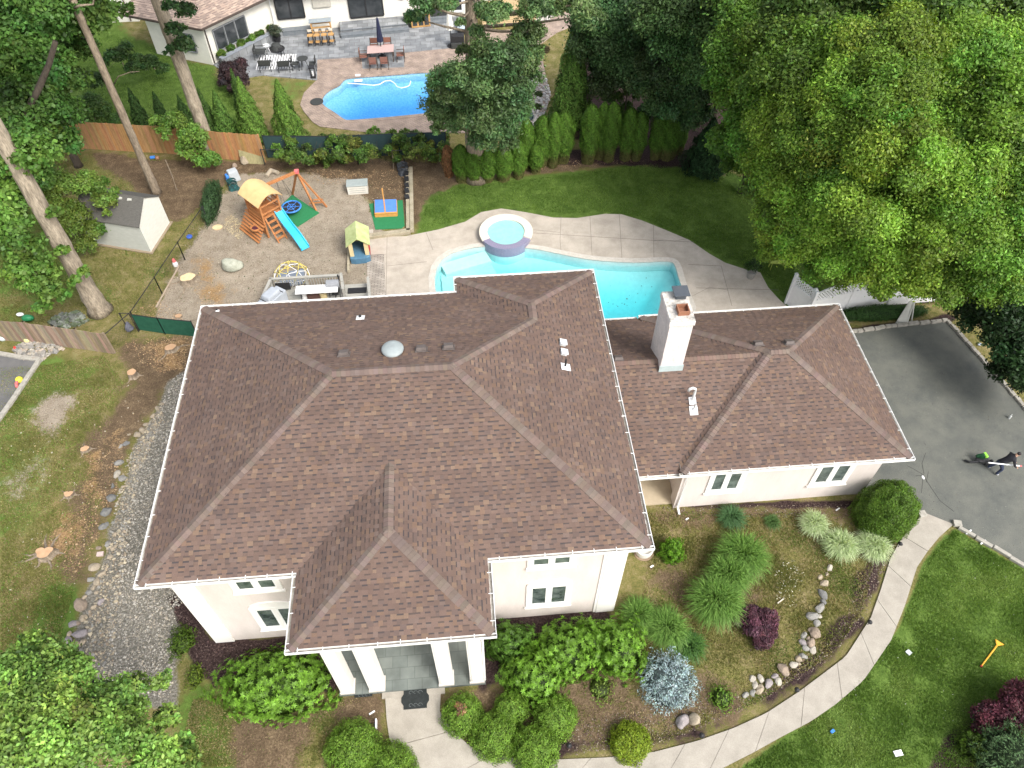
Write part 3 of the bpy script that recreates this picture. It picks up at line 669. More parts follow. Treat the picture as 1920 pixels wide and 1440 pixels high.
# walls
O = .586; wx0, wx1, wy0, wy1 = O, 15.17-O, O, 11.41-O
wl = MB(); wl.box(wx0, wx1, wy0, wy1, 0, H-.16); wl.box(EX0+.5, wx1-.002, wy1+.001, EY1-.45, 0, H-.165)
wl.build('wall', stucco, hs)
for x0, x1 in ((wx0, wx0+.62), (wx1-.62, wx1)):
    qn = MB(); qn.box(x0-.03 if x0 == wx0 else x0, x1+.03 if x1 == wx1 else x1, wy0-.05, wy0+.3, 0, H-.165)
    if x0 == wx0: qn.box(wx0-.03, wx0+.2, wy0+.299, wy0+.62, 0, H-.167)
    else: qn.box(wx1-.2, wx1+.03, wy0+.299, wy0+.62, 0, H-.167); qn.box(wx1-.72, wx1-.61, wy0-.035, wy0-.001, 0, H-.167)
    qn.build('corner_trim', trimw, hs)
so_ = MB(); so_.box(X0+.02, X1-.02, Y0+.02, Y1-.02, H-.15, H-.12); so_.box(PXA+.02, PXB-.02, PY+.02, Y0+.019, H-.15, H-.12); so_.box(EX0+.02, X1-.021, Y1-.019, EY1-.02, H-.15, H-.12)
so_.build('soffit', trimw, hs)
fa = MB()
def fascia(mb, p, q, z, h=.14):
    mb.beam((p[0], p[1], z-h/2-.01), (q[0], q[1], z-h/2-.01), .02, h)
for p, q in (((X0, Y0), (PXA, Y0)), ((PXB, Y0), (X1, Y0)), ((X1, Y0), (X1, EY1)), ((X1, EY1), (EX0, EY1)), ((EX0, EY1), (EX0, Y1)), ((EX0, Y1), (X0, Y1)), ((X0, Y1), (X0, Y0)), ((PXA, Y0), (PXA, PY)), ((PXA, PY), (PXB, PY)), ((PXB, PY), (PXB, Y0))): fascia(fa, p, q, H)
fa.build('fascia', trimw, hs)
g = .012
for p, q, o in (((X0-GW, Y0, H), (PXA, Y0, H), (0, -1)), ((PXB, Y0, H), (X1+GW, Y0, H), (0, -1)), ((X1, Y0, H), (X1, EY1, H), (1, 0)), ((X1+GW, EY1, H), (EX0-GW, EY1, H), (0, 1)), ((EX0, EY1, H), (EX0, Y1+GW, H), (-1, 0)),
                ((EX0, Y1, H), (X0-GW, Y1, H), (0, 1)), ((X0, Y1, H), (X0, Y0, H), (-1, 0)), ((PXA, Y0-GW, H), (PXA, PY, H), (-1, 0)), ((PXA-GW, PY, H), (PXB+GW, PY, H), (0, -1)), ((PXB, PY, H), (PXB, Y0-GW, H), (1, 0))): gutter('gutter', hs, p, q, o)
ds = MB()
ds.beam((PXB+.05, PY+.3, H-.14), (PXB-.3, PY+.55, H-.4), .07, .07); ds.tube([(PXB-.3, PY+.55, H-.4), (PXB-.33, PY+.56, .3)], .04, 6); ds.build('downspout', gutm, hs)
# portico: floor and four pillars
pf = MB(); pf.box(4.98, 9.88, -1.66, wy0-.003, 0, .13); pf.build('porch_floor', slate, hs)
st = MB(); st.box(6.4, 8.5, -1.86, -1.663, 0, .07); st.build('step', walkc, hs)
for x0, x1 in ((5.06, 5.48), (6.01, 6.49), (8.34, 8.80), (9.38, 9.82)):
    pm = MB(); pm.box(x0, x1, -1.62, -1.18, .13, H-.15)
    p_ = pm.build('pillar', trimw, hs, bevel=.012)
    gb = MB(); gb.box(x0+.05, x0+.075, -1.64, -1.621, .35, H-.5); gb.box(x0-.03, x1+.03, -1.65, -1.15, .131, .24); gb.build('moulding', mat('moulding_stone', (.62, .59, .54), (.56, .52, .48), scale=3), p_)
dr = MB(); dr.box(6.75, 8.15, wy0-.06, wy0-.002, .132, 2.5); dr.build('door', mat('dark_door', (.10, .06, .04), (.14, .09, .06), scale=3, stretch=(8, 8, 1)), hs)
def window(x0, x1, z0, z1, y, parent, arch=False, surround=.16):
    fw = MB(); s = surround
    fw.box(x0-s, x1+s, y-.05, y+.01, z0-s, z0); fw.box(x0-s, x1+s, y-.05, y+.01, z1, z1+s); fw.box(x0-s, x0, y-.048, y+.01, z0, z1); fw.box(x1, x1+s, y-.048, y+.01, z0, z1)
    xm = (x0+x1)/2; fw.box(xm-.06, xm+.06, y-.046, y+.01, z0, z1); fw.box(x0-s-.04, x1+s+.04, y-.10, y+.005, z0-s-.05, z0-s)
    if arch:
        n = 12; cx = xm; w = (x1-x0)/2+s; pts = [(x1+s, z1+s)]+[(cx+w*cos(pi*k/n), z1+s+.38*sin(pi*k/n)) for k in range(1, n)]+[(x0-s, z1+s)]
        vs = [(x, y-.045, z) for x, z in pts]+[(x, y, z) for x, z in pts]; m_ = len(pts)
        fw.add(vs, [tuple(range(m_))[::-1]]+[(i, (i+1) % m_, m_+(i+1) % m_, m_+i) for i in range(m_)])
    w_ = fw.build('window', trimw, parent)
    for a, b in ((x0, xm-.06), (xm+.06, x1)):
        pn = MB(); pn.box(a+.05, b-.05, y-.02, y-.004, z0+.05, z1-.05); pn.build('pane', glass, w_)
        fr = MB(); fr.box(a, a+.05, y-.035, y-.002, z0, z1); fr.box(b-.05, b, y-.035, y-.002, z0, z1); fr.box(a+.05, b-.05, y-.035, y-.002, z0, z0+.05); fr.box(a+.05, b-.05, y-.035, y-.002, z1-.05, z1); fr.build('sash', gutm, w_)
def win_px(bl, br, tl, y):
    a, b, t = Bp(*bl, 1, y), Bp(*br, 1, y), Bp(*tl, 1, y); return a[0], b[0], min(a[2], b[2]), t[2]
for nm, args in (('ul', ((449, 1106), (514, 1100), (439, 1089))), ('ll', ((498, 1176), (560, 1168), (473, 1145))), ('ur', ((1000, 1060), (1068, 1055), (1002, 1043))), ('lr', ((997, 1134), (1058, 1129), (999, 1103)))):
    x0, x1, z0, z1 = win_px(*args, wy0-.04)
window(2.42, 3.62, 4.0, 5.15, wy0, hs); window(2.5, 3.75, .97, 2.42, wy0, hs, arch=True); window(11.6, 12.82, 4.12, 5.2, wy0, hs); window(11.6, 12.82, 1.1, 2.46, wy0, hs, arch=True)
# garage and connector
HG = 3.3; SG = .475
GX0, GX1, GY0, GY1 = 17.24+GW, 25.90-GW, 3.95+GW, 11.92-GW
gm = (GY0+GY1)/2; gh = (GY1-GY0)/2; GZ = HG+gh*SG; GA = (GX0+gh, gm, GZ); GB_ = (GX1-gh, gm, GZ)
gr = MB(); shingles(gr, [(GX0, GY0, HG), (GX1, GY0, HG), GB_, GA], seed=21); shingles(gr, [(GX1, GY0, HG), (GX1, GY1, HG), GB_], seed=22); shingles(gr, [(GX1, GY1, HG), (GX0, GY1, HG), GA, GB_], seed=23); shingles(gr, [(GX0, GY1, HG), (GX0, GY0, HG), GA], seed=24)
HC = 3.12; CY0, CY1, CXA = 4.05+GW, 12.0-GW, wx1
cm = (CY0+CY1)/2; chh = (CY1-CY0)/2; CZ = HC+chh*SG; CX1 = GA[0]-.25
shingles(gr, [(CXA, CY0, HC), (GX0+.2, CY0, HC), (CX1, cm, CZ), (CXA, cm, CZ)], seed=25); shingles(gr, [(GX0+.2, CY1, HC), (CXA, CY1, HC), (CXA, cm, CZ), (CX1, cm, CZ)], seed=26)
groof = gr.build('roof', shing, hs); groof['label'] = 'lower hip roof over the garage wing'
cg = MB(); D2 = lambda x, y: Vector((x, y, -SG))
caps(cg, (GX0, GY0, HG), GA, D2(0, -1), D2(-1, 0), seed=31, half=.15); caps(cg, (GX1, GY0, HG), GB_, D2(0, -1), D2(1, 0), seed=32); caps(cg, (GX1, GY1, HG), GB_, D2(0, 1), D2(1, 0), seed=33); caps(cg, (GX0, GY1, HG), GA, D2(0, 1), D2(-1, 0), seed=34)
caps(cg, GA, GB_, D2(0, 1), D2(0, -1), seed=35, lift=.045); caps(cg, (CXA, cm, CZ), (CX1+.1, cm, CZ), D2(0, 1), D2(0, -1), seed=36, lift=.035, base=(.172, .122, .100)); cg.build('ridge_cap', shing, groof)
gx0, gx1, gy0, gy1 = GX0+.42, GX1-.48, GY0+.48, GY1-.48
gw = MB(); gw.box(gx0, gx1, gy0, gy1, 0, HG-.16); gw.box(wx1+.001, gx0-.001, 8.2, CY1-.5, 0, HC-.14)
gw.build('wall', stucco, hs)
sg = MB(); sg.box(GX0+.02, GX1-.02, GY0+.02, GY1-.02, HG-.15, HG-.12); sg.box(CXA, GX0+.019, CY0+.02, CY1-.02, HC-.13, HC-.10); sg.build('soffit', trimw, hs)
fa = MB()
for p, q in (((GX0, GY0), (GX1, GY0)), ((GX1, GY0), (GX1, GY1)), ((GX1, GY1), (GX0, GY1)), ((GX0, GY1), (GX0, GY0))): fascia(fa, p, q, HG)
fascia(fa, (CXA, CY0), (GX0+.4, CY0), HC); fascia(fa, (CXA, CY1), (GX0, CY1), HC); fa.build('fascia', trimw, hs)
for p, q, o in (((GX0-.1, GY0, HG), (GX1+GW, GY0, HG), (0, -1)), ((GX1, GY0, HG), (GX1, GY1, HG), (1, 0)), ((GX1+GW, GY1, HG), (GX0-GW, GY1, HG), (0, 1)), ((CXA+.4, CY0, HC), (GX0+.75, CY0, HC), (0, -1)), ((GX0-.15, CY1, HC), (CXA+.4, CY1, HC), (0, 1))): gutter('gutter', hs, p, q, o)
pv = MB(); pv.box(wx1+.01, gx0+.35, CY0+.55, 8.2, 0, .08); pv.build('breezeway_floor', mat('tan_concrete', (.50, .42, .30), (.42, .35, .25), scale=2), hs)
pl = MB(); pl.box(gx0-.12, gx0-.002, gy0-.02, gy0+.45, 0, HC-.14); pl.build('pillar', stucco, hs)
dsp = MB(); dsp.tube([(gx0+.02, gy0-.07, HC-.2), (gx0+.02, gy0-.07, .25), (gx0+.05, gy0-.35, .06)], .045, 8); dsp.build('downspout', gutm, hs)
for nm, args in (('g1', ((1329, 923), (1380, 920), (1342, 887))), ('g2', ((1523, 909), (1578, 905), (1545, 873)))):
    x0, x1, z0, z1 = win_px(*args, gy0-.04)
    window(x0, x1, 1.15, 2.5, gy0, hs)
# roof fittings
vm_ = mat('vent_brown_metal', (.10, .082, .075), (.13, .11, .10), scale=4, rough=.5)
flash = mat('flashing_grey', (.55, .56, .56), (.45, .46, .46), scale=6, rough=.35, metal=.3)
def slopept(px, py, n, p0):
    """point where the pixel ray meets the plane through p0 with normal n"""
    d = (px-960)/FPX*AR-(py-720)/FPX*AU+AF; n = np.array(n); t = ((np.array(p0)-CAM)@n)/(d@n); return Vector(CAM+d*t)
nB = (0, SL, 1); nR = (SL, 0, 1); nF = (0, -SL, 1)
def frame_on(n):
    n = Vector(n).normalized(); u = Vector((0, 0, 1)).cross(n).normalized(); v = n.cross(u); return Matrix(((u.x, v.x, n.x), (u.y, v.y, n.y), (u.z, v.z, n.z)))
for (px, py, n, p0, lbl) in ((645, 666, nB, (X0, Y1, H), 0), (790, 657, nB, (X0, Y1, H), 0), (841, 653, nB, (X0, Y1, H), 0), (1421, 647, (0, SG, 1), (GX0, GY1, HG), 0), (1479, 645, (0, SG, 1), (GX0, GY1, HG), 0), (1159, 675, (0, SG, 1), (CXA, CY1, HC), 0)):
    c = slopept(px, py, n, p0); M = frame_on(n); mb = MB(); mb.obox(c+M@Vector((0, 0, .03)), (.42, .36, .03), M=M); mb.obox(c+M@Vector((0, 0, .10)), (.34, .28, .11), M=M, taper=.88); mb.build('roof_vent', vm_, hs, bevel=.008)
c = slopept(737, 660, nB, (X0, Y1, H)); mb = MB(); mb.lathe([(.19, -.05), (.19, .16)], c, 20); f_ = mb.build('attic_fan', flash, hs, smooth=False)
mb = MB(); mb.lathe([(.36, .12), (.37, .16), (.33, .21), (.2, .245), (0, .26)], c, 24); mb.build('hood', mat('grey_dome', (.30, .34, .34), (.25, .28, .28), scale=4, rough=.45), f_, smooth=True)
def pipe(px, py, n, p0, h, r, m1, name='plumbing_vent', sz=.26):
    c = slopept(px, py, n, p0); M = frame_on(n); mb = MB(); mb.tube([c, c+Vector((0, 0, h))], r, 10); o = mb.build(name, m1, hs)
    f = MB(); f.obox(c+M@Vector((0, 0, .035)), (sz, sz*1.15, .012), M=M); f.lathe([(r*2.1, .0), (r*1.15, .09)], c, 12); f.build('flashing', mat('white_flashing', (.8, .8, .8), (.72, .72, .72), rough=.4), o)
    return o, c
black = mat('black_rubber', (.018, .018, .018), (.03, .03, .03)); pvc = mat('white_pvc', (.62, .64, .64), (.52, .54, .54), rough=.35)
pipe(676, 597, nB, (X0, Y1, H), .16, .05, black, sz=.3); pipe(1060, 689, nR, (X1, Y0, H), .42, .035, black, sz=.3); pipe(408, 584, nB, (X0, Y1, H), .12, .035, black, sz=.12)
for px, py in ((1054, 645), (1056, 663)):
    c = slopept(px, py, nR, (X1, Y0, H)); M = frame_on(nR); mb = MB(); mb.obox(c+M@Vector((0, 0, .05)), (.2, .22, .1), M=M); mb.obox(c+M@Vector((0, 0, .12)), (.25, .27, .04), M=M); mb.build('exhaust_vent', pvc, hs, bevel=.01)
nC = (0, -SG, 1); o1, c1 = pipe(1298, 752, nC, (CXA, CY0, HC), .6, .05, pvc)
e = MB(); e.tube([c1+Vector((0, 0, .6)), c1+Vector((-.02, 0, .72)), c1+Vector((-.12, 0, .78)), c1+Vector((-.22, 0, .74)), c1+Vector((-.25, 0, .62))], .05, 10); e.build('elbow', pvc, o1, smooth=True)
o2, c2 = pipe(1300, 770, nC, (CXA, CY0, HC), .45, .035, flash, sz=.3)
# chimney
ch = MB(); cx0, cx1, cy0, cy1 = 17.02, 17.86, 7.62, 9.05; ctop = 7.4
ch.box(cx0, cx1, cy0, cy1, 4.0, ctop-.2); ch.box(cx0-.04, cx1+.04, cy0-.04, cy1+.04, ctop-.2, ctop)
chm = mat('stained_white_masonry', (.70, .645, .61), (.56, .52, .50), scale=2.2, rough=.9, bump=.2, detail=8, fine=(14, .1), bscale=30)
chim = ch.build('chimney', chm, groof, bevel=.01)
cr_ = MB(); cr_.box(cx0-.02, cx1+.02, cy0-.02, cy1+.02, ctop+.001, ctop+.05); cr_.build('crown', mat('stained_chimney_crown', (.70, .66, .60), (.14, .14, .13), scale=5, rough=.9, detail=8), groof)
FLX, FLY = (cx0+cx1)/2+.08, cy0+.42
fl = MB(); fl.box(FLX-.2, FLX-.165, FLY-.2, FLY+.2, ctop+.05, ctop+.24); fl.box(FLX+.165, FLX+.2, FLY-.2, FLY+.2, ctop+.05, ctop+.24); fl.box(FLX-.165, FLX+.165, FLY-.2, FLY-.165, ctop+.05, ctop+.24); fl.box(FLX-.165, FLX+.165, FLY+.165, FLY+.2, ctop+.05, ctop+.24); fl.box(FLX-.165, FLX+.165, FLY-.165, FLY+.165, ctop+.051, ctop+.06)
fl.build('flue_liner', mat('terracotta', (.30, .14, .08), (.22, .10, .06), scale=4), groof)
cc = MB(); cc.box(cx0+.3, cx0+.86, cy1-.5, cy1+.02, ctop+.26, ctop+.31); cc.box(cx0+.4, cx0+.75, cy1-.42, cy1-.08, ctop+.05, ctop+.26); cc.build('chimney_cap', mat('dark_slate_metal', (.06, .07, .085), (.08, .09, .10), rough=.5), groof, bevel=.008)
fb = MB(); fb.box(cx0-.03, cx1+.03, cy0-.03, cy0-.001, CZ-.3, CZ+.12); fb.build('flashing', mat('lead_flashing', (.42, .50, .50), (.36, .43, .43), rough=.4), groof)
# ------------------------------------------------------------------ foliage
def nrm(a): return a/np.maximum(np.linalg.norm(a, axis=-1, keepdims=True), 1e-9)
class Leaves:
    def __init__(s): s.q = []; s.c = []
    def quads(s, P, Nn, L, Wd, col, T=None, fold=0.):
        n = len(P)
        if n == 0: return
        if T is None:
            T = NR.normal(size=(n, 3))
        T = nrm(T-Nn*np.sum(T*Nn, -1, keepdims=True)); S = np.cross(Nn, T)
        L = np.broadcast_to(L, (n,))[:, None]; Wd = np.broadcast_to(Wd, (n,))[:, None]
        q = np.stack([P-T*L*.5, P+S*Wd*.5-T*L*.08, P+T*L*.5, P-S*Wd*.5-T*L*.08], 1)
        s.q.append(q.astype(np.float32)); s.c.append(np.clip(col, 0, 1).astype(np.float32))
    def build(s, name, m, parent=None, props=None, core=None, loc=None):
        q = np.concatenate(s.q); c = np.concatenate(s.c); n = len(q)
        off = np.array(rootloc(parent)) if parent is not None else (np.array(loc) if loc is not None else np.array([(q[..., 0].min()+q[..., 0].max())/2, (q[..., 1].min()+q[..., 1].max())/2, 0]))
        V = (q.reshape(-1, 3)-off).astype(np.float32); li = np.arange(n*4, dtype=np.int32); ls = np.arange(0, n*4, 4, dtype=np.int32)
        colr = np.ones((n*4, 4), np.float32); colr[:, :3] = np.repeat(c, 4, 0)
        if core is not None:      # (V, F tris, colour)
            cv = (np.array([tuple(p) for p in core.v])-off).astype(np.float32); o = len(V)
            fl = [len(f) for f in core.f]; ci = np.array([i+o for f in core.f for i in f], np.int32)
            V = np.concatenate([V, cv]); st = n*4+np.concatenate([[0], np.cumsum(fl)[:-1]]).astype(np.int32)
            li = np.concatenate([li, ci]); ls = np.concatenate([ls, st])
            cc = np.ones((len(ci), 4), np.float32); k = 0
            for f, cl in zip(core.f, core.c): cc[k:k+len(f), :3] = cl; k += len(f)
            colr = np.concatenate([colr, cc])
        me = bpy.data.meshes.new(name); me.vertices.add(len(V)); me.vertices.foreach_set('co', V.ravel())
        me.loops.add(len(li)); me.loops.foreach_set('vertex_index', li); me.polygons.add(len(ls)); me.polygons.foreach_set('loop_start', ls)
        me.update(calc_edges=True)
        ca = me.color_attributes.new('col', 'FLOAT_COLOR', 'CORNER'); ca.data.foreach_set('color', colr.ravel())
        me.materials.append(m); o = bpy.data.objects.new(name, me); COL.objects.link(o)
        if parent is not None: o.parent = parent
        else: o.location = tuple(float(v) for v in off)
        if props: tag(o, *props)
        return o
LM = leafmat('leaf', .36, spec=.3, rough=.5); LMD = leafmat('leaf_dark', .15, spec=.25); NEED = leafmat('needle', .1, rough=.7, spec=.2, tint=(1, 1, .6))
def sphere_dirs(n, zmin=-.4):
    d = nrm(NR.normal(size=(int(n*2.2)+8, 3))); d = d[d[:, 2] > zmin]
    while len(d) < n: d = np.concatenate([d, d])
    return d[:n]
def clump(L, c, r, size, base, dens=1., var=.30, zmin=-.45, up=.4, aspect=.52, squash=.85, sub=.40, hue=.10):
    """a foliage lobe: leaves gathered in sub-clusters over an uneven shell"""
    c = np.array(c, float); ns = max(5, int(16*(1+r*.35)))
    sd = sphere_dirs(ns, zmin); srad = r*sub*NR.uniform(.65, 1.25, ns)
    sc = c+sd*np.array([1, 1, squash])*(r*NR.uniform(.55, .9, ns))[:, None]
    A = 4*pi*(srad**2)*.75; nl = (dens*A*2.0/(size*size*aspect*.5)).astype(int)
    base = np.array(base)*NR.uniform(.78, 1.22)*np.array([NR.uniform(.93, 1.1), 1, 1])
    for k in range(ns):
        n = max(6, nl[k]); d = sphere_dirs(n, -.75); rr = srad[k]*(NR.uniform(.35, 1.0, n)+NR.exponential(.16, n))
        P = sc[k]+d*rr[:, None]*np.array([1, 1, .8])
        Nn = nrm(d*.5+sd[k]*.3+np.array([0, 0, up])+NR.normal(size=(n, 3))*.6)
        t = base*(1+NR.normal()*var*.8); t = t*np.array([1+NR.normal()*hue, 1, 1+NR.normal()*hue*.5])
        col = t*(1+NR.normal(size=(n, 1))*var)*(1+NR.normal(size=(n, 3))*.05)
        sz = size*NR.uniform(.5, 1.45, n); L.quads(P, Nn, sz, sz*aspect*NR.uniform(.8, 1.2, n), np.maximum(col, .004))
bark = mat('grey_bark', (.30, .245, .18), (.14, .11, .08), scale=9, rough=.95, bump=.9, stretch=(1, 1, .22), detail=8, fine=(30, .25))
barkd = mat('dark_bark', (.10, .08, .06), (.05, .04, .032), scale=9, rough=.95, bump=.8, stretch=(1, 1, .25), detail=6)
barkl = mat('pale_rough_bark', (.40, .34, .26), (.16, .13, .095), scale=7, rough=.95, bump=1., stretch=(1, 1, .2), detail=8, fine=(25, .3))
def tree(name, label, cat, base, h, r0, clumps, leaf, base_col, group=None, m=bark, lm=LM, dens=1., limbs=True, r1=.45, flare=1.35, var=.22, bend=0., extra=(), **kw):
    base = Vector((float(base[0]), float(base[1]), 0)); t = thing(name, label, cat, base, group)
    mb = MB(); R = random.Random(int(base.x*31+base.y*17)); n = 26; pts = []; rs = []
    for i in range(n+1):
        f = i/n; pts.append(base+Vector((sin(f*3+base.x)*bend*f, cos(f*2.3+base.y)*bend*f, f*h))); rs.append(r0*(1-(1-r1)*f)*(flare if i == 0 else (1+.12*max(0, 4-i)/3))*R.uniform(.94, 1.06))
    pts.insert(1, base+Vector((0, 0, h*.03))); rs.insert(1, r0*1.1)
    mb.tube(pts, rs, 16)
    mb.v = [(x+R.gauss(0, r0*.025), y+R.gauss(0, r0*.025), z) for x, y, z in mb.v]
    if limbs:
        for c, r in clumps:
            c = Vector(c); zs = min(max(c.z-base.z-r*1.1, h*.25), h*.97); k = zs/h
            s = base+Vector((sin(k*3+base.x)*bend*k, cos(k*2.3+base.y)*bend*k, zs)); mid = s.lerp(c, .5)+Vector((0, 0, -.1*r))
            rl = r0*.28*min(1, r/1.5+.2); mb.tube([s, mid, c], [rl, rl*.7, rl*.25], 6)
    for pl, rr in extra: mb.tube(pl, rr, 8)
    mb.build('trunk', m, t, smooth=True)
    L = Leaves()
    for c, r in clumps: clump(L, c, r, leaf, base_col, dens=dens, var=var, **kw)
    L.build('crown', lm, t)
    return t
def CL(lst): return [(tuple(B(px, py, z)), r) for px, py, z, r in lst]
GB1, GD, GM = (.175, .30, .038), (.030, .060, .016), (.060, .125, .020)
# big bright trees on the right
tree('deciduous_tree', 'huge bright yellow green tree behind the white lattice fence, its crown hanging over the fence', 'tree', B(1600, 522), 11.5, .34,
     CL([(1490, 330, 7, 1.7), (1540, 400, 6, 1.6), (1500, 440, 4.6, 1.3), (1455, 410, 5, 1.0), (1580, 470, 4.6, 1.3), (1640, 500, 4.2, 1.3), (1550, 510, 3.2, .9), (1600, 380, 8, 1.7), (1660, 420, 6.5, 1.6), (1720, 480, 5, 1.5), (1700, 530, 3.4, .8), (1620, 250, 10, 1.8), (1560, 290, 9, 1.7), (1690, 300, 10, 1.8), (1740, 380, 8, 1.7), (1660, 180, 11.5, 1.7), (1600, 160, 11, 1.6), (1690, 90, 12.3, 1.5), (1620, 90, 12, 1.5), (1470, 250, 8, 1.6), (1530, 220, 9.5, 1.6), (1440, 470, 3.4, .55), (1650, 545, 3., .5)]),
     .122, GB1, group=None, dens=.8, m=barkd, var=.24)
tree('deciduous_tree', 'tall bright green tree at the right edge of the photo above the asphalt driveway', 'tree', B(1780, 540), 12, .35,
     CL([(1830, 110, 12, 1.7), (1890, 160, 11.5, 1.8), (1780, 190, 10.5, 1.7), (1850, 250, 10.5, 1.8), (1800, 320, 9.5, 1.7), (1890, 340, 9, 1.8), (1840, 420, 7.5, 1.7), (1780, 440, 7, 1.6), (1900, 450, 7, 1.7), (1810, 510, 5, 1.4), (1760, 540, 4.2, 1.1), (1870, 520, 5, 1.2), (1770, 100, 11, 1.6), (1930, 260, 10, 2.)]),
     .122, (.15, .275, .036), dens=.75, m=barkd, var=.24)
tree('deciduous_tree', 'mid green broad tree at the back corner of the lawn, left of the brightest crown', 'tree', B(1395, 360), 9.5, .3,
     CL([(1390, 110, 9, 1.5), (1430, 60, 10, 1.6), (1400, 190, 7, 1.5), (1365, 260, 5.5, .9), (1440, 150, 9, 1.6), (1420, 270, 6, 1.4), (1470, 90, 10.5, 1.6), (1380, 300, 4, .8), (1440, 340, 5.2, 1.2), (1500, 130, 10.5, 1.6), (1545, 100, 11, 1.5), (1490, 190, 8.5, 1.5), (1350, 150, 8, .7)]),
     .15, (.11, .21, .028), dens=.8, m=barkd, var=.25)
for i, (bx, by, hh, cl, lab) in enumerate([
    (1450, 300, 12, [(1480, 20, 11, 1.9), (1560, 10, 12, 1.9), (1640, 20, 12, 1.9), (1400, 10, 10.5, 1.8), (1540, 60, 9.5, 1.7), (1600, 50, 10, 1.8)], 'dull green tree top cut by the upper edge of the photo, right of its centre'),
    (1700, 330, 12, [(1720, 20, 12.5, 1.9), (1800, 10, 12.5, 1.9), (1880, 20, 12.5, 2.), (1760, 60, 11, 1.8), (1900, 80, 11, 1.8)], 'green tree top in the upper right corner of the photo')]):
    tree('deciduous_tree', lab, 'tree', B(bx, by), hh, .3, CL(cl), .17, (.10, .18, .035), dens=.6, m=barkd, var=.22)
# dark trees in the shade behind the hedge
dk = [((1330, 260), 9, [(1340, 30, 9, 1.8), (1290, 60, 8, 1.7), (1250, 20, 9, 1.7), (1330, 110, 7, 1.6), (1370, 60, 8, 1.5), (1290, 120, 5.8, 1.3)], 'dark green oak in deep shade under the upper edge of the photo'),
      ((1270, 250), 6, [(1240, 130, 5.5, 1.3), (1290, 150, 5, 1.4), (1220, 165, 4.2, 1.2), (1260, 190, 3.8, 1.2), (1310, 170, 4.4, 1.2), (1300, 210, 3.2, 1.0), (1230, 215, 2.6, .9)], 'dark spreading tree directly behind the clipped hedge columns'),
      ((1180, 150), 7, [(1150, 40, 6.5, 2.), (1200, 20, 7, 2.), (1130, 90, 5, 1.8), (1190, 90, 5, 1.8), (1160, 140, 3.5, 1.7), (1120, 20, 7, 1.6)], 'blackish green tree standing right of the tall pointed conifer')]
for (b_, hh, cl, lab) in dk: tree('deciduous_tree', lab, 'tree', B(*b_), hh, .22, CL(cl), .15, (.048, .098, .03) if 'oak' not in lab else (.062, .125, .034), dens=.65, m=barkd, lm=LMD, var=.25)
tree('young_tree', 'small light green sapling with pointed leaves poking above the clipped hedge', 'tree', B(1165, 262), 3, .07, CL([(1165, 155, 2.9, .5), (1150, 185, 2.2, .55), (1185, 175, 2.4, .5), (1175, 210, 1.6, .6), (1130, 180, 2, .35), (1195, 220, 1.6, .4)]), .13, (.075, .15, .03), dens=.55, m=barkd)
for (bx, by) in ((1890, 640),): pass
tree('deciduous_tree', 'shadowy dark green tree beyond the driveway kerb at the right edge', 'tree', B(1850, 600), 4, .18, CL([(1860, 600, 2.8, 1.3), (1910, 640, 2.6, 1.2), (1830, 570, 2.4, 1.0), (1900, 580, 3.5, 1.4), (1890, 700, 1.4, .8), (1950, 700, 2.5, 1.3)]), .15, (.022, .05, .014), dens=.7, m=barkd, lm=LMD, var=.3)
# middle tree with long leaves
tree('deciduous_tree', 'large bluish green tree between the two pools with a thick ivy clad trunk', 'tree', B(893, 335), 12, .52,
     CL([(840, 165, 7, 1.0), (825, 200, 5.6, .8), (880, 150, 8, 1.1), (930, 110, 9, 1.2), (980, 100, 8.5, 1.0), (985, 150, 7.4, .9), (950, 170, 7, 1.2), (900, 210, 6, 1.2), (850, 225, 5, .85), (930, 235, 5, 1.1), (950, 268, 4, .6), (900, 262, 4.4, .75), (960, 215, 5.5, 1.1), (990, 60, 9.5, .7), (930, 25, 11, .6), (1010, 15, 10.5, 1.0), (1070, 10, 10.5, 1.1), (1105, 30, 9.5, .7), (895, 60, 9.6, .35), (870, 95, 8.6, .35), (905, 20, 10.6, .4), (862, 40, 9.9, .25), (800, 10, 10, .7), (780, 35, 9, .45), (840, 8, 10.5, .45), (820, 240, 4.6, .4)]),
     .17, (.10, .175, .062), dens=.6, m=bark, bend=.15, aspect=.38, var=.25)
# left trees
tree('tall_tree', 'slender bare grey trunk rising behind the grey shed', 'tree', B(294, 362), 10.6, .215, [((-6.8+dx, 26.6+dy, z), r) for dx, dy, z, r in ((0, 0, 16, 2.2), (2.2, 1, 15, 1.9), (-2.2, .6, 15, 2.), (.4, 2.6, 14.6, 1.9), (-1, -2, 15.6, 1.8))], .2, GM, dens=.45, r1=.8, flare=1.45, m=bark, limbs=True,
     extra=[([B(140, 15, 10.4), B(150, 10, 11), B(175, 8, 10.8), B(180, -30, 12)], [.07, .05, .04, .03]), ([B(212, 160, 5.4), B(222, 143, 6.1), B(245, 135, 6.3), B(262, 134, 6.3)], [.03, .025, .02, .012])])
tree('tall_tree', 'thick pale trunk with peeling rough bark growing through the cedar fence', 'tree', B(398, 290), 12, .36, CL([(330, 55, 8, .45), (345, 85, 7, .5), (318, 95, 7, .3), (350, 20, 9.4, .45), (322, 15, 10, .4), (300, -90, 13, 1.5)])+[((-4.3+dx, 30+dy, z), r) for dx, dy, z, r in ((0, 0, 16, 2.3), (2.6, .6, 15, 2.), (-2.6, 1, 15, 2.), (.4, 2.8, 14.6, 2.), (-.5, -2.4, 15.8, 2.), (2, 3, 15.5, 2.), (-3, -1.5, 16, 1.9))], .17, (.045, .095, .03), dens=.6, m=barkl, r1=.85, flare=1.1)
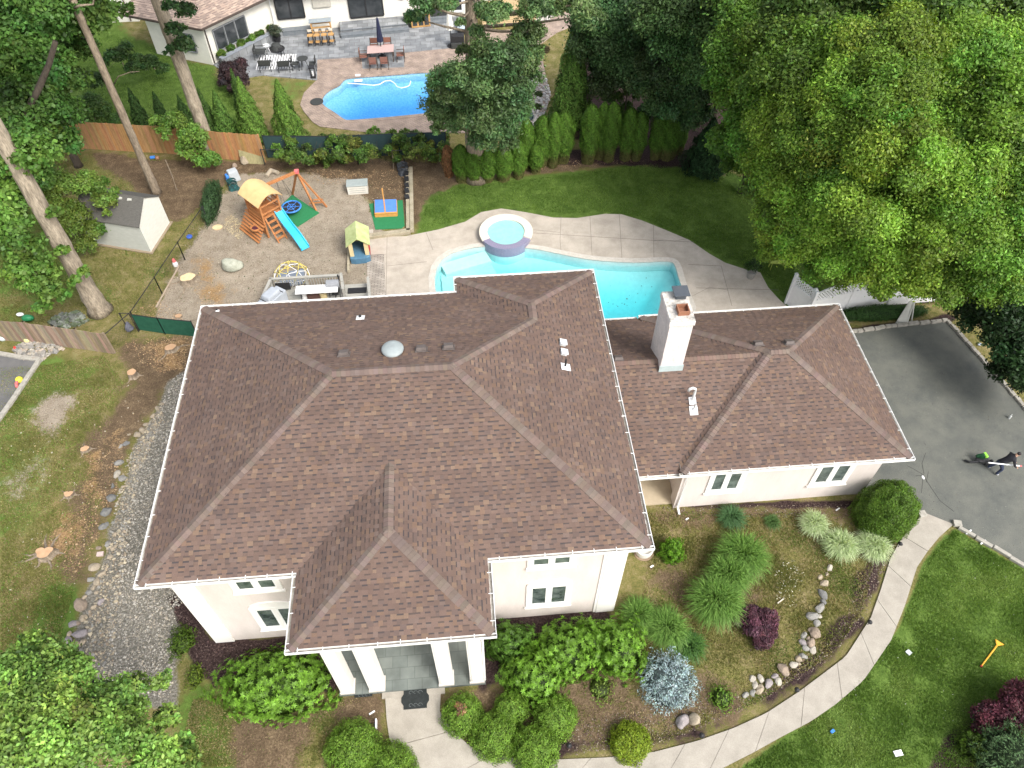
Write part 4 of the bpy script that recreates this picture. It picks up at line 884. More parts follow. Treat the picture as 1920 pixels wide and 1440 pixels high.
tree('young_tree', 'low spreading leafy branches in front of the cedar fence beside the pale trunk', 'tree', B(385, 318), 2, .06, CL([(330, 232, 2.6, .7), (365, 255, 2.2, .7), (310, 245, 2.4, .5), (350, 280, 1.5, .6), (385, 295, 1.1, .6), (400, 300, .9, .45), (290, 225, 2.6, .35)]), .15, (.12, .23, .04), dens=.55)
tree('tall_tree', 'massive leaning grey trunk left of the house with leafy lower branches', 'tree', B(188, 583), 12, .42,
     CL([(15, 370, 6.5, .9), (20, 430, 5.6, .9), (50, 470, 4.6, .9), (70, 520, 3.6, .8), (95, 545, 3.0, .55), (40, 500, 4.2, .8), (118, 470, 4.4, .3), (20, 300, 8, 1.1), (60, 280, 8.6, .9), (140, 525, 3.0, .3), (80, 575, 2.0, .4), (0, 400, 6, 1.), (158, 510, 3.2, .25), (100, 400, 6, .35), (120, 555, 2.6, .35)])+[((-7.5+dx, 17.2+dy, z), r) for dx, dy, z, r in ((0, 0, 15.5, 2.2), (1.5, 2.2, 14.6, 1.8), (-2.4, 1, 14.5, 2.), (-1, -2.2, 15, 1.8))],
     .19, (.11, .215, .038), dens=.6, limbs=False, r1=.72, m=barkl, flare=1.4, bend=.1, aspect=.7)
tree('deciduous_tree', 'broad maple filling the upper left corner with deep green leaves', 'tree', B(148, 312), 9, .2,
     CL([(60, 60, 9, 1.6), (120, 40, 9, 1.4), (20, 120, 8.5, 1.6), (90, 120, 8, 1.2), (150, 90, 7.5, .8), (130, 150, 6.5, .9), (50, 190, 7.4, 1.4), (100, 210, 6, 1.1), (20, 260, 7, 1.3), (70, 270, 6, 1.1), (190, 30, 9, .9), (160, 10, 9.8, .9), (30, 10, 10, 1.6), (120, 260, 4, .8), (150, 215, 4, .6), (60, 330, 4.4, .9), (240, 20, 9.2, .35), (100, 10, 10.3, 1.3)]),
     .19, (.085, .175, .036), dens=.6, m=barkd, aspect=.7, extra=[([B(40, 230, 7), B(75, 160, 8.4), B(92, 120, 9), B(104, 78, 10)], [.16, .15, .13, .11])])
tree('young_tree', 'yellow green understory tree overhanging the left end of the grey shed', 'tree', B(140, 440), 3, .09, CL([(110, 350, 3.2, .9), (160, 345, 3, .7), (195, 375, 2.7, .5), (130, 410, 2.2, .9), (170, 430, 1.4, .6), (185, 350, 3., .5), (160, 460, .8, .5), (100, 400, 2.6, .8), (215, 358, 2.8, .25), (200, 400, 2.3, .2)]), .13, (.14, .22, .04), dens=.5)
for px, py, z, r in ((130, 90, 5, .9),): pass
for i, (px, py, cl, lab) in enumerate(((235, 130, [(235, 100, 2, .7), (255, 125, 1.6, .6), (210, 110, 2, .6), (180, 150, 1.6, .6)], 'loose shrub with small glossy leaves on the lawn between the two tall trunks'), (290, 130, [(280, 118, 1.4, .6), (305, 128, 1, .45), (262, 112, 1.6, .4)], 'bright leafy shrub close to the corner of the neighbouring white house'), (180, 225, [(165, 195, 1.6, .7), (190, 210, 1.2, .6), (140, 220, 1.4, .8), (215, 222, .9, .4)], 'dark dense shrub behind the cedar fence at its left end'))):
    tree('shrub', lab, 'shrub', B(px, py), 1, .04, CL(cl), .13, (.06, .12, .03) if i else (.045, .10, .025), dens=.55)
# near tree at the bottom left
tree('maple_tree', 'bright green maple with star shaped leaves in the bottom left corner', 'tree', B(60, 1520), 5, .2,
     CL([(60, 1240, 5.5, .7), (110, 1290, 5.6, .8), (40, 1330, 6, 1.0), (130, 1370, 6, .9), (190, 1320, 5.2, .6), (60, 1420, 6, 1.1), (180, 1410, 5.8, .8), (250, 1300, 4.8, .5), (240, 1370, 5.2, .6), (305, 1275, 4.4, .25), (310, 1345, 4.6, .33), (305, 1405, 5, .45), (345, 1385, 4.6, .25), (120, 1230, 5., .4), (60, 1205, 5., .35), (150, 1245, 5, .3), (280, 1430, 5.4, .6), (345, 1430, 4.8, .4), (10, 1280, 6, .8), (20, 1450, 6, .9)]),
     .115, (.175, .30, .062), dens=.48, aspect=.6, var=.34, hue=.09, m=bark)
# ------------------------------------------------------------------ conifers and clipped columns
def column(L, base, h, r, col, size=.07, prof=None, n=None, lump=.12, seed=0, lean=(0, 0), aspect=.55, drop=0., up=.3, var=.2, core=None, sx=1., hue=.06, squash_top=1.):
    """foliage on an uneven surface of revolution"""
    base = np.array([float(v) for v in base]); R = np.random.default_rng(seed)
    if prof is None: prof = lambda t: np.sqrt(np.clip(1-np.abs(2*t-.9)**3.2, 0, 1))
    area = 2*pi*r*h*.8; n = n or int(area*2.6/(size*size*aspect*.5)); n = min(n, 26000)
    t = R.uniform(0, 1, n); a = R.uniform(0, 2*pi, n)
    pr = prof(t); keep = R.uniform(0, 1, n) < np.clip(pr+.25, 0, 1); t, a, pr = t[keep], a[keep], pr[keep]; n = len(t)
    bump_ = 1+lump*(np.sin(a*3+t*7+seed)+np.sin(a*5-t*13+seed*2)+np.sin(a*2+t*21)+.8*np.sin(a*9+t*33+seed))/2.2
    rr = r*pr*bump_*R.uniform(.8, 1.05, n)
    P = base+np.stack([np.cos(a)*rr*sx+lean[0]*t*h, np.sin(a)*rr+lean[1]*t*h, t*h*(1+0*a)-drop*rr], -1)
    Nn = nrm(np.stack([np.cos(a), np.sin(a), np.full(n, up)], -1)+R.normal(size=(n, 3))*.4)
    T = np.stack([np.cos(a)*.3, np.sin(a)*.3, np.ones(n)], -1)+R.normal(size=(n, 3))*.5
    c = np.array(col)*(1+.16*np.sin(a*5+t*17+seed)[:, None])*(1+R.normal(size=(n, 1))*var)*np.array([1, 1, 1])*(1+R.normal(size=(n, 3))*hue)
    if prof is prof_col and col[1] > .1:
        k = np.clip((.27-t+R.normal(size=n)*.05)/.12, 0, .8)[:, None]; c = c*(1-k)+np.array((.11, .09, .035))*(1+R.normal(size=(n, 1))*.25)*k
    L.quads(P, Nn, size*R.uniform(.7, 1.4, n), size*aspect*R.uniform(.7, 1.2, n), np.maximum(c, .003), T=T)
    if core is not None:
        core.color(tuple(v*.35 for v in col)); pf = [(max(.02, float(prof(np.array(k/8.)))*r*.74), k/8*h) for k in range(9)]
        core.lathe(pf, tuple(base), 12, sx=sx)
def prof_col(t): return np.clip((.62+.38*np.clip((t-.12)/.22, 0, 1))*(1-np.clip((t-.68)/.34, 0, 1)**2.6), 0.02, 1)
def prof_cone(t): return np.clip(1.02-t, .02, 1)**.85*np.clip((t+.05)*9, 0, 1)
hedge = [(866, 339, 276, 14, 0), (889, 340, 284, 16, 0), (914, 338, 286, 16, 0), (944, 336, 278, 17, 0), (972, 332, 268, 14, 0), (985, 315, 230, 14, 0), (1004, 322, 272, 13, 0), (1016, 308, 224, 18, 0), (1036, 312, 218, 12, 0), (1053, 302, 217, 19, 0), (1102, 303, 205, 17, 1), (1124, 296, 200, 13, 1), (1140, 300, 200, 15, 1), (1172, 298, 210, 15, 1), (1192, 298, 216, 14, 1), (1228, 296, 212, 15, 1), (1250, 296, 200, 20, 1), (1272, 288, 214, 10, 1)]
ordn = ['first', 'second', 'third', 'fourth', 'fifth', 'sixth', 'seventh', 'eighth', 'ninth', 'tenth', 'eleventh', 'twelfth', 'thirteenth', 'fourteenth', 'fifteenth', 'sixteenth', 'seventeenth', 'eighteenth', 'nineteenth', 'twentieth']
for i, (px, by, ty, hw, sh_) in enumerate(hedge):
    b_ = B(px, by); h = (by-ty)/27.; r = hw/30.
    t = thing('arborvitae', '%s clipped green arborvitae column from the left in the hedge behind the lawn' % ordn[i], 'hedge plant', b_, 'clipped arborvitae hedge behind the pool lawn')
    L = Leaves(); core = MB(); core.cols = True
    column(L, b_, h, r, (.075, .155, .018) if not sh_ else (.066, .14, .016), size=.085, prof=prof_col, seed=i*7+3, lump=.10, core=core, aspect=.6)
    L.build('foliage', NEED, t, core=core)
    tr = MB(); tr.tube([b_, b_+np.array([0, 0, h*.5])], [.06, .04], 6); tr.build('trunk', barkd, t)
    if i < 9 or i % 2 == 0: pass
t = thing('dead_arborvitae', 'dead rust brown arborvitae at the left end of the clipped hedge', 'hedge plant', B(842, 330)); L = Leaves(); column(L, B(842, 330), 2.0, .32, (.20, .10, .045), size=.11, prof=prof_col, seed=90, lump=.25); L.build('foliage', NEED, t)
for px, py, ty, hw, lab, col, z in ((1068, 235, 30, 45, 'tall pointed dark green conifer rising behind the hedge beside the brick path', (.095, .185, .032), None), (1318, 318, 222, 44, 'small dense spruce at the right end of the clipped hedge', (.022, .055, .018), None)):
    b_ = B(px, py); best = min(np.arange(1, 12, .1), key=lambda z: abs(PX((b_[0], b_[1], z))[1]-ty)); L = Leaves(); core = MB(); core.cols = True
    column(L, b_, best, hw/33., col, size=.16, prof=prof_cone, seed=int(px), lump=.22, core=core, aspect=.5, var=.3)
    t = thing('conifer', lab, 'conifer', b_); L.build('foliage', NEED, t, core=core); tr = MB(); tr.tube([b_, b_+np.array([0, 0, best*.7])], [.12, .04], 6); tr.build('trunk', barkd, t)
nb = [(430, 262, 170, 24, (.07, .14, .025)), (402, 258, 165, 18, (.045, .09, .018)), (480, 262, 145, 30, (.10, .185, .03)), (548, 268, 148, 34, (.095, .175, .028)), (268, 232, 165, 17, (.035, .075, .018)), (312, 238, 172, 17, (.035, .075, .018)), (455, 205, 128, 13, (.05, .10, .02)), (352, 232, 180, 15, (.04, .085, .02))]
nl = ['fourth pointed green conifer from the left behind the cedar fence', 'third pointed conifer, narrow, just right of the pale trunk', 'bright green conifer above the right part of the cedar fence', 'widest pointed bright green conifer at the edge of the neighbour pool patio', 'leftmost small dark conifer in a row on the neighbour lawn', 'small dark conifer on the neighbour lawn left of the pale trunk', 'slim conifer behind the others near the purple shrub', 'dark conifer half hidden beside the pale trunk']
for i, (px, by, ty, hw, col) in enumerate(nb):
    b_ = B(px, by); best = min(np.arange(1, 6, .05), key=lambda z: abs(PX((b_[0], b_[1], z))[1]-ty)); L = Leaves(); core = MB(); core.cols = True
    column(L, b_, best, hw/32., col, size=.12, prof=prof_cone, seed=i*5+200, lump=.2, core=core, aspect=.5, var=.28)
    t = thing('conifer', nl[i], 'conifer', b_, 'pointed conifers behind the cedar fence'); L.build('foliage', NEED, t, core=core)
# ------------------------------------------------------------------ shrubs round the house
def bush(name, label, px, py, rx, h, size, col, ry=None, dens=1., lump=.14, group=None, m=LM, kind='leafy', seed=1, cat='shrub', var=.2, whorl=0):
    c = B(px, py); ry = ry or rx; t = thing(name, label, cat, c, group); L = Leaves(); R = np.random.default_rng(seed)
    n = int(2*pi*rx*max(ry, h)*dens*2.4/(size*size*.5*.5)); n = min(n, 60000)
    if whorl: n //= whorl
    d = nrm(R.normal(size=(n*2, 3))); d[:, 2] = np.abs(d[:, 2]); d = d[:n]
    a = np.arctan2(d[:, 1], d[:, 0]); e = d[:, 2]
    bm_ = 1+lump*(np.sin(a*3+seed+e*5)+np.sin(a*7+seed*2-e*9)+np.sin(a*5+e*14+seed)+np.sin(d[:, 0]*11+seed)*np.sin(d[:, 1]*13))/2.
    s = bm_*R.uniform(.82, 1.03, n)
    flat = np.array([rx, ry, h])
    zz = np.sign(d[:, 2])*np.abs(d[:, 2])**.8
    P = c+np.stack([d[:, 0]*rx*s, d[:, 1]*ry*s, zz*h*s], -1)
    O_ = nrm(np.stack([d[:, 0]/rx, d[:, 1]/ry, d[:, 2]/h], -1))
    cc = np.array(col)*(1+.22*np.clip(np.sin(d[:, 0]*9+seed)*np.sin(d[:, 1]*8+seed*3)+np.sin(d[:, 0]*23)*np.sin(d[:, 1]*21+d[:, 2]*17), -1, 1))[:, None]
    if whorl:
        WR = R.normal(size=(n, 3)); cc = cc*(1+R.normal(size=(n, 1))*.16); O_ = nrm(O_+R.normal(size=(n, 3))*.28)
        for k in range(whorl):
            T = nrm(np.cross(O_, WR)); S = np.cross(O_, T); an = R.normal(size=n)*.18+2*pi*k/whorl
            dirv = T*np.cos(an)[:, None]+S*np.sin(an)[:, None]; dv = nrm(dirv+O_*R.uniform(.05, .45, (n, 1)))
            Nn = nrm(O_+dirv*-.2+R.normal(size=(n, 3))*.15)
            L.quads(P+dv*size*.45, Nn, size*R.uniform(.8, 1.2, n), size*.36, np.maximum(cc*(1+R.normal(size=(n, 1))*var), .004), T=dv)
    else:
        Nn = nrm(O_+R.normal(size=(n, 3))*(.45 if kind == 'leafy' else .8))
        T = O_+R.normal(size=(n, 3))*.6 if kind == 'needle' else None
        L.quads(P, Nn, size*R.uniform(.7, 1.3, n), size*(.5 if kind == 'leafy' else .3)*R.uniform(.8, 1.2, n), np.maximum(cc*(1+R.normal(size=(n, 1))*var)*(1+R.normal(size=(n, 3))*.05), .004), T=T)
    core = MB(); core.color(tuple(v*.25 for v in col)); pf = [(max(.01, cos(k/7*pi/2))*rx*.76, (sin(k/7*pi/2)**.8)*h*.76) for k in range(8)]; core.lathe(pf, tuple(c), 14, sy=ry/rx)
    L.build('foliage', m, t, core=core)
    st = MB(); st.tube([c, c+np.array([0, 0, h*.5])], [.05, .03], 5); st.build('stem', barkd, t)
    return t
RH = (.145, .285, .032); BX = (.16, .28, .038)
bush('rhododendron', 'large glossy green rhododendron left of the porch pillars', 520, 1290, 1.95, 1.25, .13, RH, ry=1.25, lump=.16, whorl=7, seed=3, dens=1.1)
for i, (px, py, rx, ry, h, lab) in enumerate(((1000, 1275, 1.12, 1.0, 1.2, 'glossy green rhododendron right of the porch above the clipped mounds'), (1060, 1230, 1.3, 1.0, 1.2, 'glossy green rhododendron in the middle of the bed under the front window'), (1160, 1225, .98, 1.05, 1.3, 'yellowish green rhododendron beside the blue spruce shrub'), (955, 1215, .85, .7, 1.3, 'dark rhododendron tucked in the corner beside the porch roof'), (1110, 1210, .85, .75, 1.1, 'small rhododendron in front of the right house corner'))):
    bush('rhododendron', lab, px, py, rx, h, .125, RH if i != 3 else (.08, .17, .022), ry=ry, lump=.22, whorl=7, seed=20+i, dens=1.05, group='rhododendrons along the front wall')
for i, (px, py, r, h, lab) in enumerate(((868, 1345, .72, .85, 'clipped green mound shrub nearest the doormat, with a brown dead patch'), (928, 1385, .82, .85, 'clipped green mound shrub, second from the porch along the walkway'), (1003, 1410, .82, .95, 'clipped green mound shrub nearest the lower end of the bed beside the walkway'), (1040, 1350, .74, .95, 'clipped green mound shrub with a neat round edge below the rhododendrons'), (958, 1335, .6, .85, 'clipped mound shrub in the middle of the group of round shrubs'),
        (665, 1410, .95, .95, 'left clipped mound shrub on the left side of the walkway'), (735, 1450, .9, .85, 'right clipped mound shrub on the left side of the walkway, at the bottom edge'))):
    bush('clipped_shrub', lab, px, py, r, h, .055, BX, lump=.085, group='clipped mound shrubs beside the walkway', seed=40+i, dens=.75, kind='leafy', var=.22)
dp = B(862, 1330, .75); L = Leaves(); clump(L, dp, .2, .06, (.22, .13, .07), dens=1.2); L.build('dead_patch', NEED, [o for o in bpy.data.objects if o.get('label', '').startswith('clipped green mound shrub nearest the doormat')][0])
bush('clipped_shrub', 'lone yellow green round shrub beside the curved walkway', 1180, 1395, .68, .6, .06, (.21, .29, .025), lump=.1, seed=50, dens=.9)
bush('round_shrub', 'big dense dome shaped green shrub at the corner of the garage', 1648, 975, 1.15, 2.2, .06, (.10, .185, .024), ry=1.08, lump=.06, seed=51, dens=.9, var=.26)
bush('blue_spruce_shrub', 'rounded silvery blue dwarf spruce in the front garden', 1250, 1283, .98, .95, .10, (.28, .37, .375), lump=.16, kind='needle', seed=52, dens=.7, m=NEED, var=.3)
bush('young_shrub', 'bright green upright shrub near the right corner of the main house', 1258, 1040, .46, .85, .07, (.12, .26, .02), lump=.2, seed=53, dens=.8)
bush('young_shrub', 'sparse bright green shrub between the stones and the blue spruce', 1352, 1310, .42, .4, .09, (.13, .23, .03), lump=.4, seed=54, dens=.35)
bush('young_shrub', 'sprawling pale green plant on the bare soil below the rhododendrons', 1125, 1290, .45, .25, .09, (.14, .21, .035), lump=.5, seed=55, dens=.3)
bush('young_shrub', 'small yellow green shrub on the dark mulch left of the house', 342, 1205, .42, .35, .07, (.085, .15, .016), lump=.35, ry=.55, seed=56, dens=.6)
bush('young_shrub', 'small feathery shrub between the rhododendron and the maple', 368, 1270, .3, .4, .08, (.12, .18, .02), lump=.35, ry=.4, seed=57, dens=.5)
for i, (px, py, r) in enumerate(((1418, 1165, .42), (1425, 1195, .45), (1400, 1150, .33), (1445, 1165, .35))):
    pass
t = thing('red_maple', 'low spreading dark purple laceleaf maple in the front garden', 'shrub', B(1425, 1185)); L = Leaves()
for px, py, z, r in ((1400, 1160, .35, .38), (1418, 1180, .4, .4), (1438, 1160, .4, .36), (1430, 1190, .3, .4), (1412, 1148, .35, .28), (1440, 1180, .3, .33)): clump(L, B(px, py, z), r, .075, (.085, .036, .05), dens=.9, var=.3)
L.build('foliage', LMD, t); tr = MB(); tr.tube([B(1425, 1188), B(1420, 1172, .4)], [.05, .03], 6); tr.build('trunk', barkd, t)
t = thing('red_maple', 'crimson laceleaf maple cut by the right edge below the lawn', 'shrub', B(1910, 1350)); L = Leaves()
for px, py, z, r in ((1860, 1345, .5, .5), (1890, 1325, .8, .55), (1920, 1310, .9, .6), (1850, 1360, .3, .4), (1930, 1340, .8, .6)): clump(L, B(px, py, z), r, .09, (.09, .028, .04), dens=.8, var=.35)
L.build('foliage', LMD, t); tr = MB(); tr.tube([B(1910, 1355), B(1905, 1335, .6)], [.06, .03], 6); tr.build('trunk', barkd, t)
t = thing('purple_shrub', 'dark brownish purple shrub at the corner of the neighbour house', 'shrub', B(445, 165)); L = Leaves()
for px, py, z, r in ((430, 130, 1.2, .6), (445, 145, 1., .65), (425, 150, .8, .5), (450, 122, 1.2, .45), (440, 165, .6, .5)): clump(L, B(px, py, z), r, .11, (.045, .028, .030), dens=.8, var=.3)
L.build('foliage', LMD, t); tr = MB(); tr.tube([B(445, 165), B(440, 150, .8)], [.06, .03], 6); tr.build('trunk', barkd, t)
bush('conifer_shrub', 'grey green juniper in the bottom right corner', 1880, 1425, 1.15, 1.5, .11, (.070, .125, .05), ry=1.1, kind='needle', seed=58, dens=.6, m=NEED, lump=.25, var=.3)
bush('conifer_shrub', 'yellow green low shrub at the edge of the mulch in the bottom right corner', 1812, 1400, .42, .7, .08, (.065, .12, .015), seed=59, dens=.6, lump=.3)
bush('laurel_hedge', 'dark green rounded hedge section between shed fence and play yard', 400, 388, .46, 1.15, .085, (.05, .105, .04), ry=1.75, seed=60, dens=.8, lump=.12, cat='hedge')
bush('low_hedge', 'dark green clipped hedge below the white lattice fence', 1650, 592, 2.4, .62, .07, (.04, .10, .022), ry=.40, seed=61, dens=.5, lump=.06, cat='hedge')
for i, (px, py, r) in enumerate(((1362, 930, .0),)): pass
# ornamental grasses
def grass(label, px, py, r, h, n, col, col2, seed=0, group=None, wdt=.016, droop=1.):
    c = B(px, py); t = thing('ornamental_grass', label, 'ornamental grass', c, group); R = np.random.default_rng(seed); L = Leaves()
    a = R.uniform(0, 2*pi, n); out = R.uniform(.0, 1, n)*r*.85; hh = h*R.uniform(.6, 1.1, n)*(1-.35*(out/r)**2)
    b0 = c+np.stack([np.cos(a), np.sin(a), np.zeros(n)], -1)*(R.uniform(0, .45, n)*r)[:, None]
    a2 = a+R.normal(size=n)*.55; dirv = np.stack([np.cos(a2), np.sin(a2), np.zeros(n)], -1); mixc = R.uniform(0, 1, (n, 1)); colr = np.array(col)*mixc+np.array(col2)*(1-mixc)
    prev = b0; S = np.stack([-np.sin(a2), np.cos(a2), np.zeros(n)], -1); K = 5
    for k in range(1, K+1):
        f = k/K; z = hh*np.sin(min(f*1.25, 1.9)*pi/2)*(1-.25*droop*f*f); P = b0+dirv*(out*f**1.3)[:, None]; P[:, 2] = z
        w0 = wdt*(1.15-(k-1)/K); w1 = wdt*(1.15-f)
        q = np.stack([prev-S*w0, prev+S*w0, P+S*w1, P-S*w1], 1); L.q.append(q.astype(np.float32)); L.c.append((colr*(1+R.normal(size=(n, 1))*.12)).clip(.004, 1).astype(np.float32)); prev = P
    L.build('foliage', LM, t); return t
GG, GG2 = (.20, .34, .075), (.09, .20, .032); WG, WG2 = (.58, .66, .42), (.30, .42, .18)
gl = 'green fountain grass clumps in the front garden'
grass('large green fountain grass, upper middle of the front garden', 1385, 1055, 1.05, 1.15, 2600, GG, GG2, 1, gl)
grass('largest green fountain grass at the lower end of the tall clumps', 1335, 1140, 1.05, 1.25, 3000, GG, GG2, 2, gl)
grass('green fountain grass wedged between the two largest clumps', 1360, 1092, .9, 1.15, 2200, GG, GG2, 3, gl)
grass('small dark green grass tuft near the garage window', 1370, 975, .62, .45, 900, (.10, .20, .08), (.06, .14, .05), 4, gl)
grass('faint soft green grass tuft between the dark tuft and the striped grasses', 1447, 982, .38, .3, 500, (.10, .19, .06), (.07, .13, .03), 5, gl)
grass('green grass clump directly behind the blue spruce shrub', 1248, 1185, .85, .8, 2000, GG, GG2, 6, gl)
grass('green grass clump between the house corner and the blue spruce', 1195, 1160, .75, .75, 1500, GG, GG2, 7, gl)
grass('low green grass clump on the right side of the blue spruce shrub', 1290, 1215, .65, .5, 1200, (.06, .14, .04), GG2, 8, gl)
wl_ = 'white striped grass clumps near the garage'
grass('white striped grass clump nearest the garage window', 1522, 990, .62, .7, 1700, WG, WG2, 9, wl_, wdt=.013)
grass('white striped grass clump in the middle of the three', 1570, 1030, .72, .75, 2000, WG, WG2, 10, wl_, wdt=.013)
grass('white striped grass clump nearest the walkway', 1632, 1032, .72, .7, 2000, WG, WG2, 11, wl_, wdt=.013)
# vines on the screen fence and small plants
t = thing('vine_thicket', 'tangle of green vines and brambles growing over the dark screen fence', 'vines', B(700, 300)); L = Leaves()
for i in range(100):
    px = rnd.uniform(520, 835); py = 272+rnd.uniform(-14, 32) - (px-520)*.01; clump(L, B(px, py, rnd.uniform(.2, 1.5)), rnd.uniform(.2, .42), .11, rnd.choice([(.09, .17, .03), (.07, .13, .025), (.13, .17, .035)]), dens=.42, var=.35)
for px, py, z, r in ((545, 245, 1.3, .45), (570, 255, .9, .3), (700, 235, 1.2, .35), (735, 240, 1.1, .35), (780, 245, 1.1, .4), (760, 238, 1.2, .3)): clump(L, B(px, py+12, z), r, .12, (.08, .15, .025), dens=.5)
L.build('foliage', LM, t)
st = MB()
for px in range(530, 840, 9): b_ = B(px+rnd.uniform(-4, 4), 304+rnd.uniform(-3, 3)); st.tube([b_, b_+np.array([rnd.uniform(-.2, .2), rnd.uniform(-.1, .3), .6]), b_+np.array([rnd.uniform(-.4, .4), rnd.uniform(-.1, .5), 1.2])], [.014, .01, .006], 4)
st.build('stem', barkd, t)
t = thing('flower_pot_plant', 'leafy green potted plant on the edge of the pool deck', 'potted plant', B(1408, 520)); L = Leaves(); clump(L, B(1412, 500, .75), .38, .11, (.04, .09, .02), dens=.8); L.build('foliage', LM, t)
mb = MB(); mb.lathe([(.17, 0), (.24, .42), (.27, .45), (.22, .46), (0, .42)], tuple(B(1406, 521)), 16); mb.build('pot', mat('grey_pot', (.35, .34, .31), (.27, .26, .24)), t)
# ------------------------------------------------------------------ neighbour's house and patio
nwall = mat('cream_siding', (.74, .72, .65), (.66, .64, .58), scale=2, rough=.85, fine=(20, .03))
nroof = mat('light_brown_shingle', (1, 1, 1), (.85, .85, .85), scale=2, rough=.95, vcol=True, fine=(40, .12))
nglass = mat('dark_glass', (.02, .025, .028), (.05, .055, .06), scale=1.5, rough=.12, bump=0, spec=.8)
blk = mat('black_metal', (.018, .018, .02), (.03, .03, .032), scale=8, rough=.5); brn = mat('dark_brown_trim', (.07, .055, .045), (.09, .07, .06))
NP = [((.40, .30, .24), 1), ((.34, .26, .215), 1), ((.30, .23, .19), 1), ((.44, .34, .27), 1)]; NPC = [c for c, _ in NP]; ND = [(.22, .165, .14), (.26, .2, .17)]
nh = thing('house', 'single storey cream house with light brown roof beside the paved patio at the top', 'house', B(560, 30))
W0, W1_, W2 = B(295, 101), B(400, 122), B(513, 64)
W3 = B(662, 50); W4 = B(848, 32); W5 = B(1000, 18)
def wallseg(mb, a, b, h, th=.15, z0=0):
    a, b = Vector((a[0], a[1], 0)), Vector((b[0], b[1], 0)); mb.beam(a+Vector((0, 0, z0+h/2)), b+Vector((0, 0, z0+h/2)), th, h)
HN = 2.75
wb = MB(); back = Vector((W2-W1_)[:2]).normalized(); left = Vector((W0-W1_)[:2]).normalized()
wing = [tuple(W0[:2]), tuple(W1_[:2]), tuple(W2[:2]), (W2[0]-5.2, W2[1]+3.0), (W0[0]+1.5, W0[1]+5.5)]
wb.prism(wing, 0, HN)
mdir = Vector((W4-W2)[:2]).normalized(); mper = Vector((-mdir.y, mdir.x))
m0 = Vector(W2[:2]); m1 = Vector(W5[:2])+mdir*.5
wb.prism([tuple(m0), tuple(m0+mdir*(m1-m0).length), tuple(m0+mdir*(m1-m0).length+mper*7), tuple(m0+mper*7)], 0, HN)
fw0, fw1 = B(172, 44), B(262, 40); wb.prism([tuple(fw0[:2]), tuple(fw1[:2]), (fw1[0], fw1[1]+5), (fw0[0]-1, fw0[1]+5)], 0, 3.4)
wb.build('wall', nwall, nh)
rf = MB()
def up(p, z): return (p[0], p[1], z)
ov = .55
c1 = Vector(W1_[:2])-back*ov-left*ov; c0 = Vector(W0[:2])-back*ov+left*1.3; c2 = Vector(W2[:2])-left*ov*1.1-back*.3
RP = .38; wd = 3.6
apex = c1+(back+left)*3.0; az = HN+3.0*RP
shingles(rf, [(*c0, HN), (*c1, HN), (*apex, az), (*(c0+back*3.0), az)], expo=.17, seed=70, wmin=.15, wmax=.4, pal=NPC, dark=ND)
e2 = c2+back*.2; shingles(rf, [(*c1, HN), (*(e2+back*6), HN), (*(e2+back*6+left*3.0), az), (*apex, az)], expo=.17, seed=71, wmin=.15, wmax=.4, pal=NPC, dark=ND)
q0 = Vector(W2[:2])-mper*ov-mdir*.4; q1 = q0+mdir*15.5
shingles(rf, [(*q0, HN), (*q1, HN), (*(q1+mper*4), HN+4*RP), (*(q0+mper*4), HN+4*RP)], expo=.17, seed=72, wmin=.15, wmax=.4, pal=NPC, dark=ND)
rf.build('roof', nroof, nh)
fg = MB(); fg.beam((*c0, HN-.07), (*c1, HN-.07), .09, .12); fg.beam((*c1, HN-.07), (*c2, HN-.07), .09, .12); fg.beam((*q0, HN-.07), (*q1, HN-.07), .09, .12); fg.build('gutter', brn, nh)
sf = MB(); sf.prism([tuple(c0), tuple(c1), tuple(c2), (c0.x+2, c0.y+4)], HN-.03, HN-.018); sf.prism([tuple(q0), tuple(q1), tuple(q1+mper*1), tuple(q0+mper*1)], HN-.029, HN-.017); sf.build('soffit', nwall, nh)
def wrect(a, b, s0, s1, z0, z1, out, fr, frw=.07, pm=nglass, mull=1, nm='window'):
    """window on wall a->b between distances s0..s1"""
    a, b = Vector((a[0], a[1], 0)), Vector((b[0], b[1], 0)); d = (b-a).normalized(); o = Vector((*out, 0)); m_ = MB(); up_ = Vector((0, 0, 1))
    def bar(p, q, w, h): m_.beam(p, q, w, h)
    P = lambda s, z, e=.05: a+d*s+o*e+up_*z
    m_.beam(P(s0, z0), P(s1, z0), .08, frw); m_.beam(P(s0, z1), P(s1, z1), .08, frw)
    for k in range(mull+2):
        s = s0+(s1-s0)*k/(mull+1); m_.beam(P(s, z0+frw/2), P(s, z1-frw/2), frw, .078, up=o)
    w = m_.build(nm, fr, nh)
    g_ = MB(); g_.beam(P(s0+.03, (z0+z1)/2, .015), P(s1-.03, (z0+z1)/2, .015), .02, z1-z0-.04); g_.build('pane', pm, w)
outw = (-mper.x, -mper.y); outr = (back.y, -back.x)
gm_ = mat('grey_window_frame', (.25, .26, .27), (.20, .21, .22)); whf = mat('white_frame', (.8, .8, .8), (.74, .74, .74))
mstart = W2
def smain(px): 
    p = B(px, 64+(px-513)*(32-64)/335.); return float((Vector(p[:2])-m0).dot(mdir))
wrect(W2, W4, smain(528), smain(578), 1.0, 2.35, outw, blk, mull=1)
wrect(W2, W4, smain(660), smain(722), .62, 2.55, outw, blk, mull=1, nm='sliding_door')
wrect(W2, W4, smain(846), smain(868), .4, 2.5, outw, whf, mull=0, frw=.14, nm='door')
L1 = float((Vector(W2[:2])-Vector(W1_[:2])).length); outr = (-left.x, -left.y)
wrect(W1_, W2, L1*.12, L1*.62, .7, 2.1, outr, gm_, mull=2)
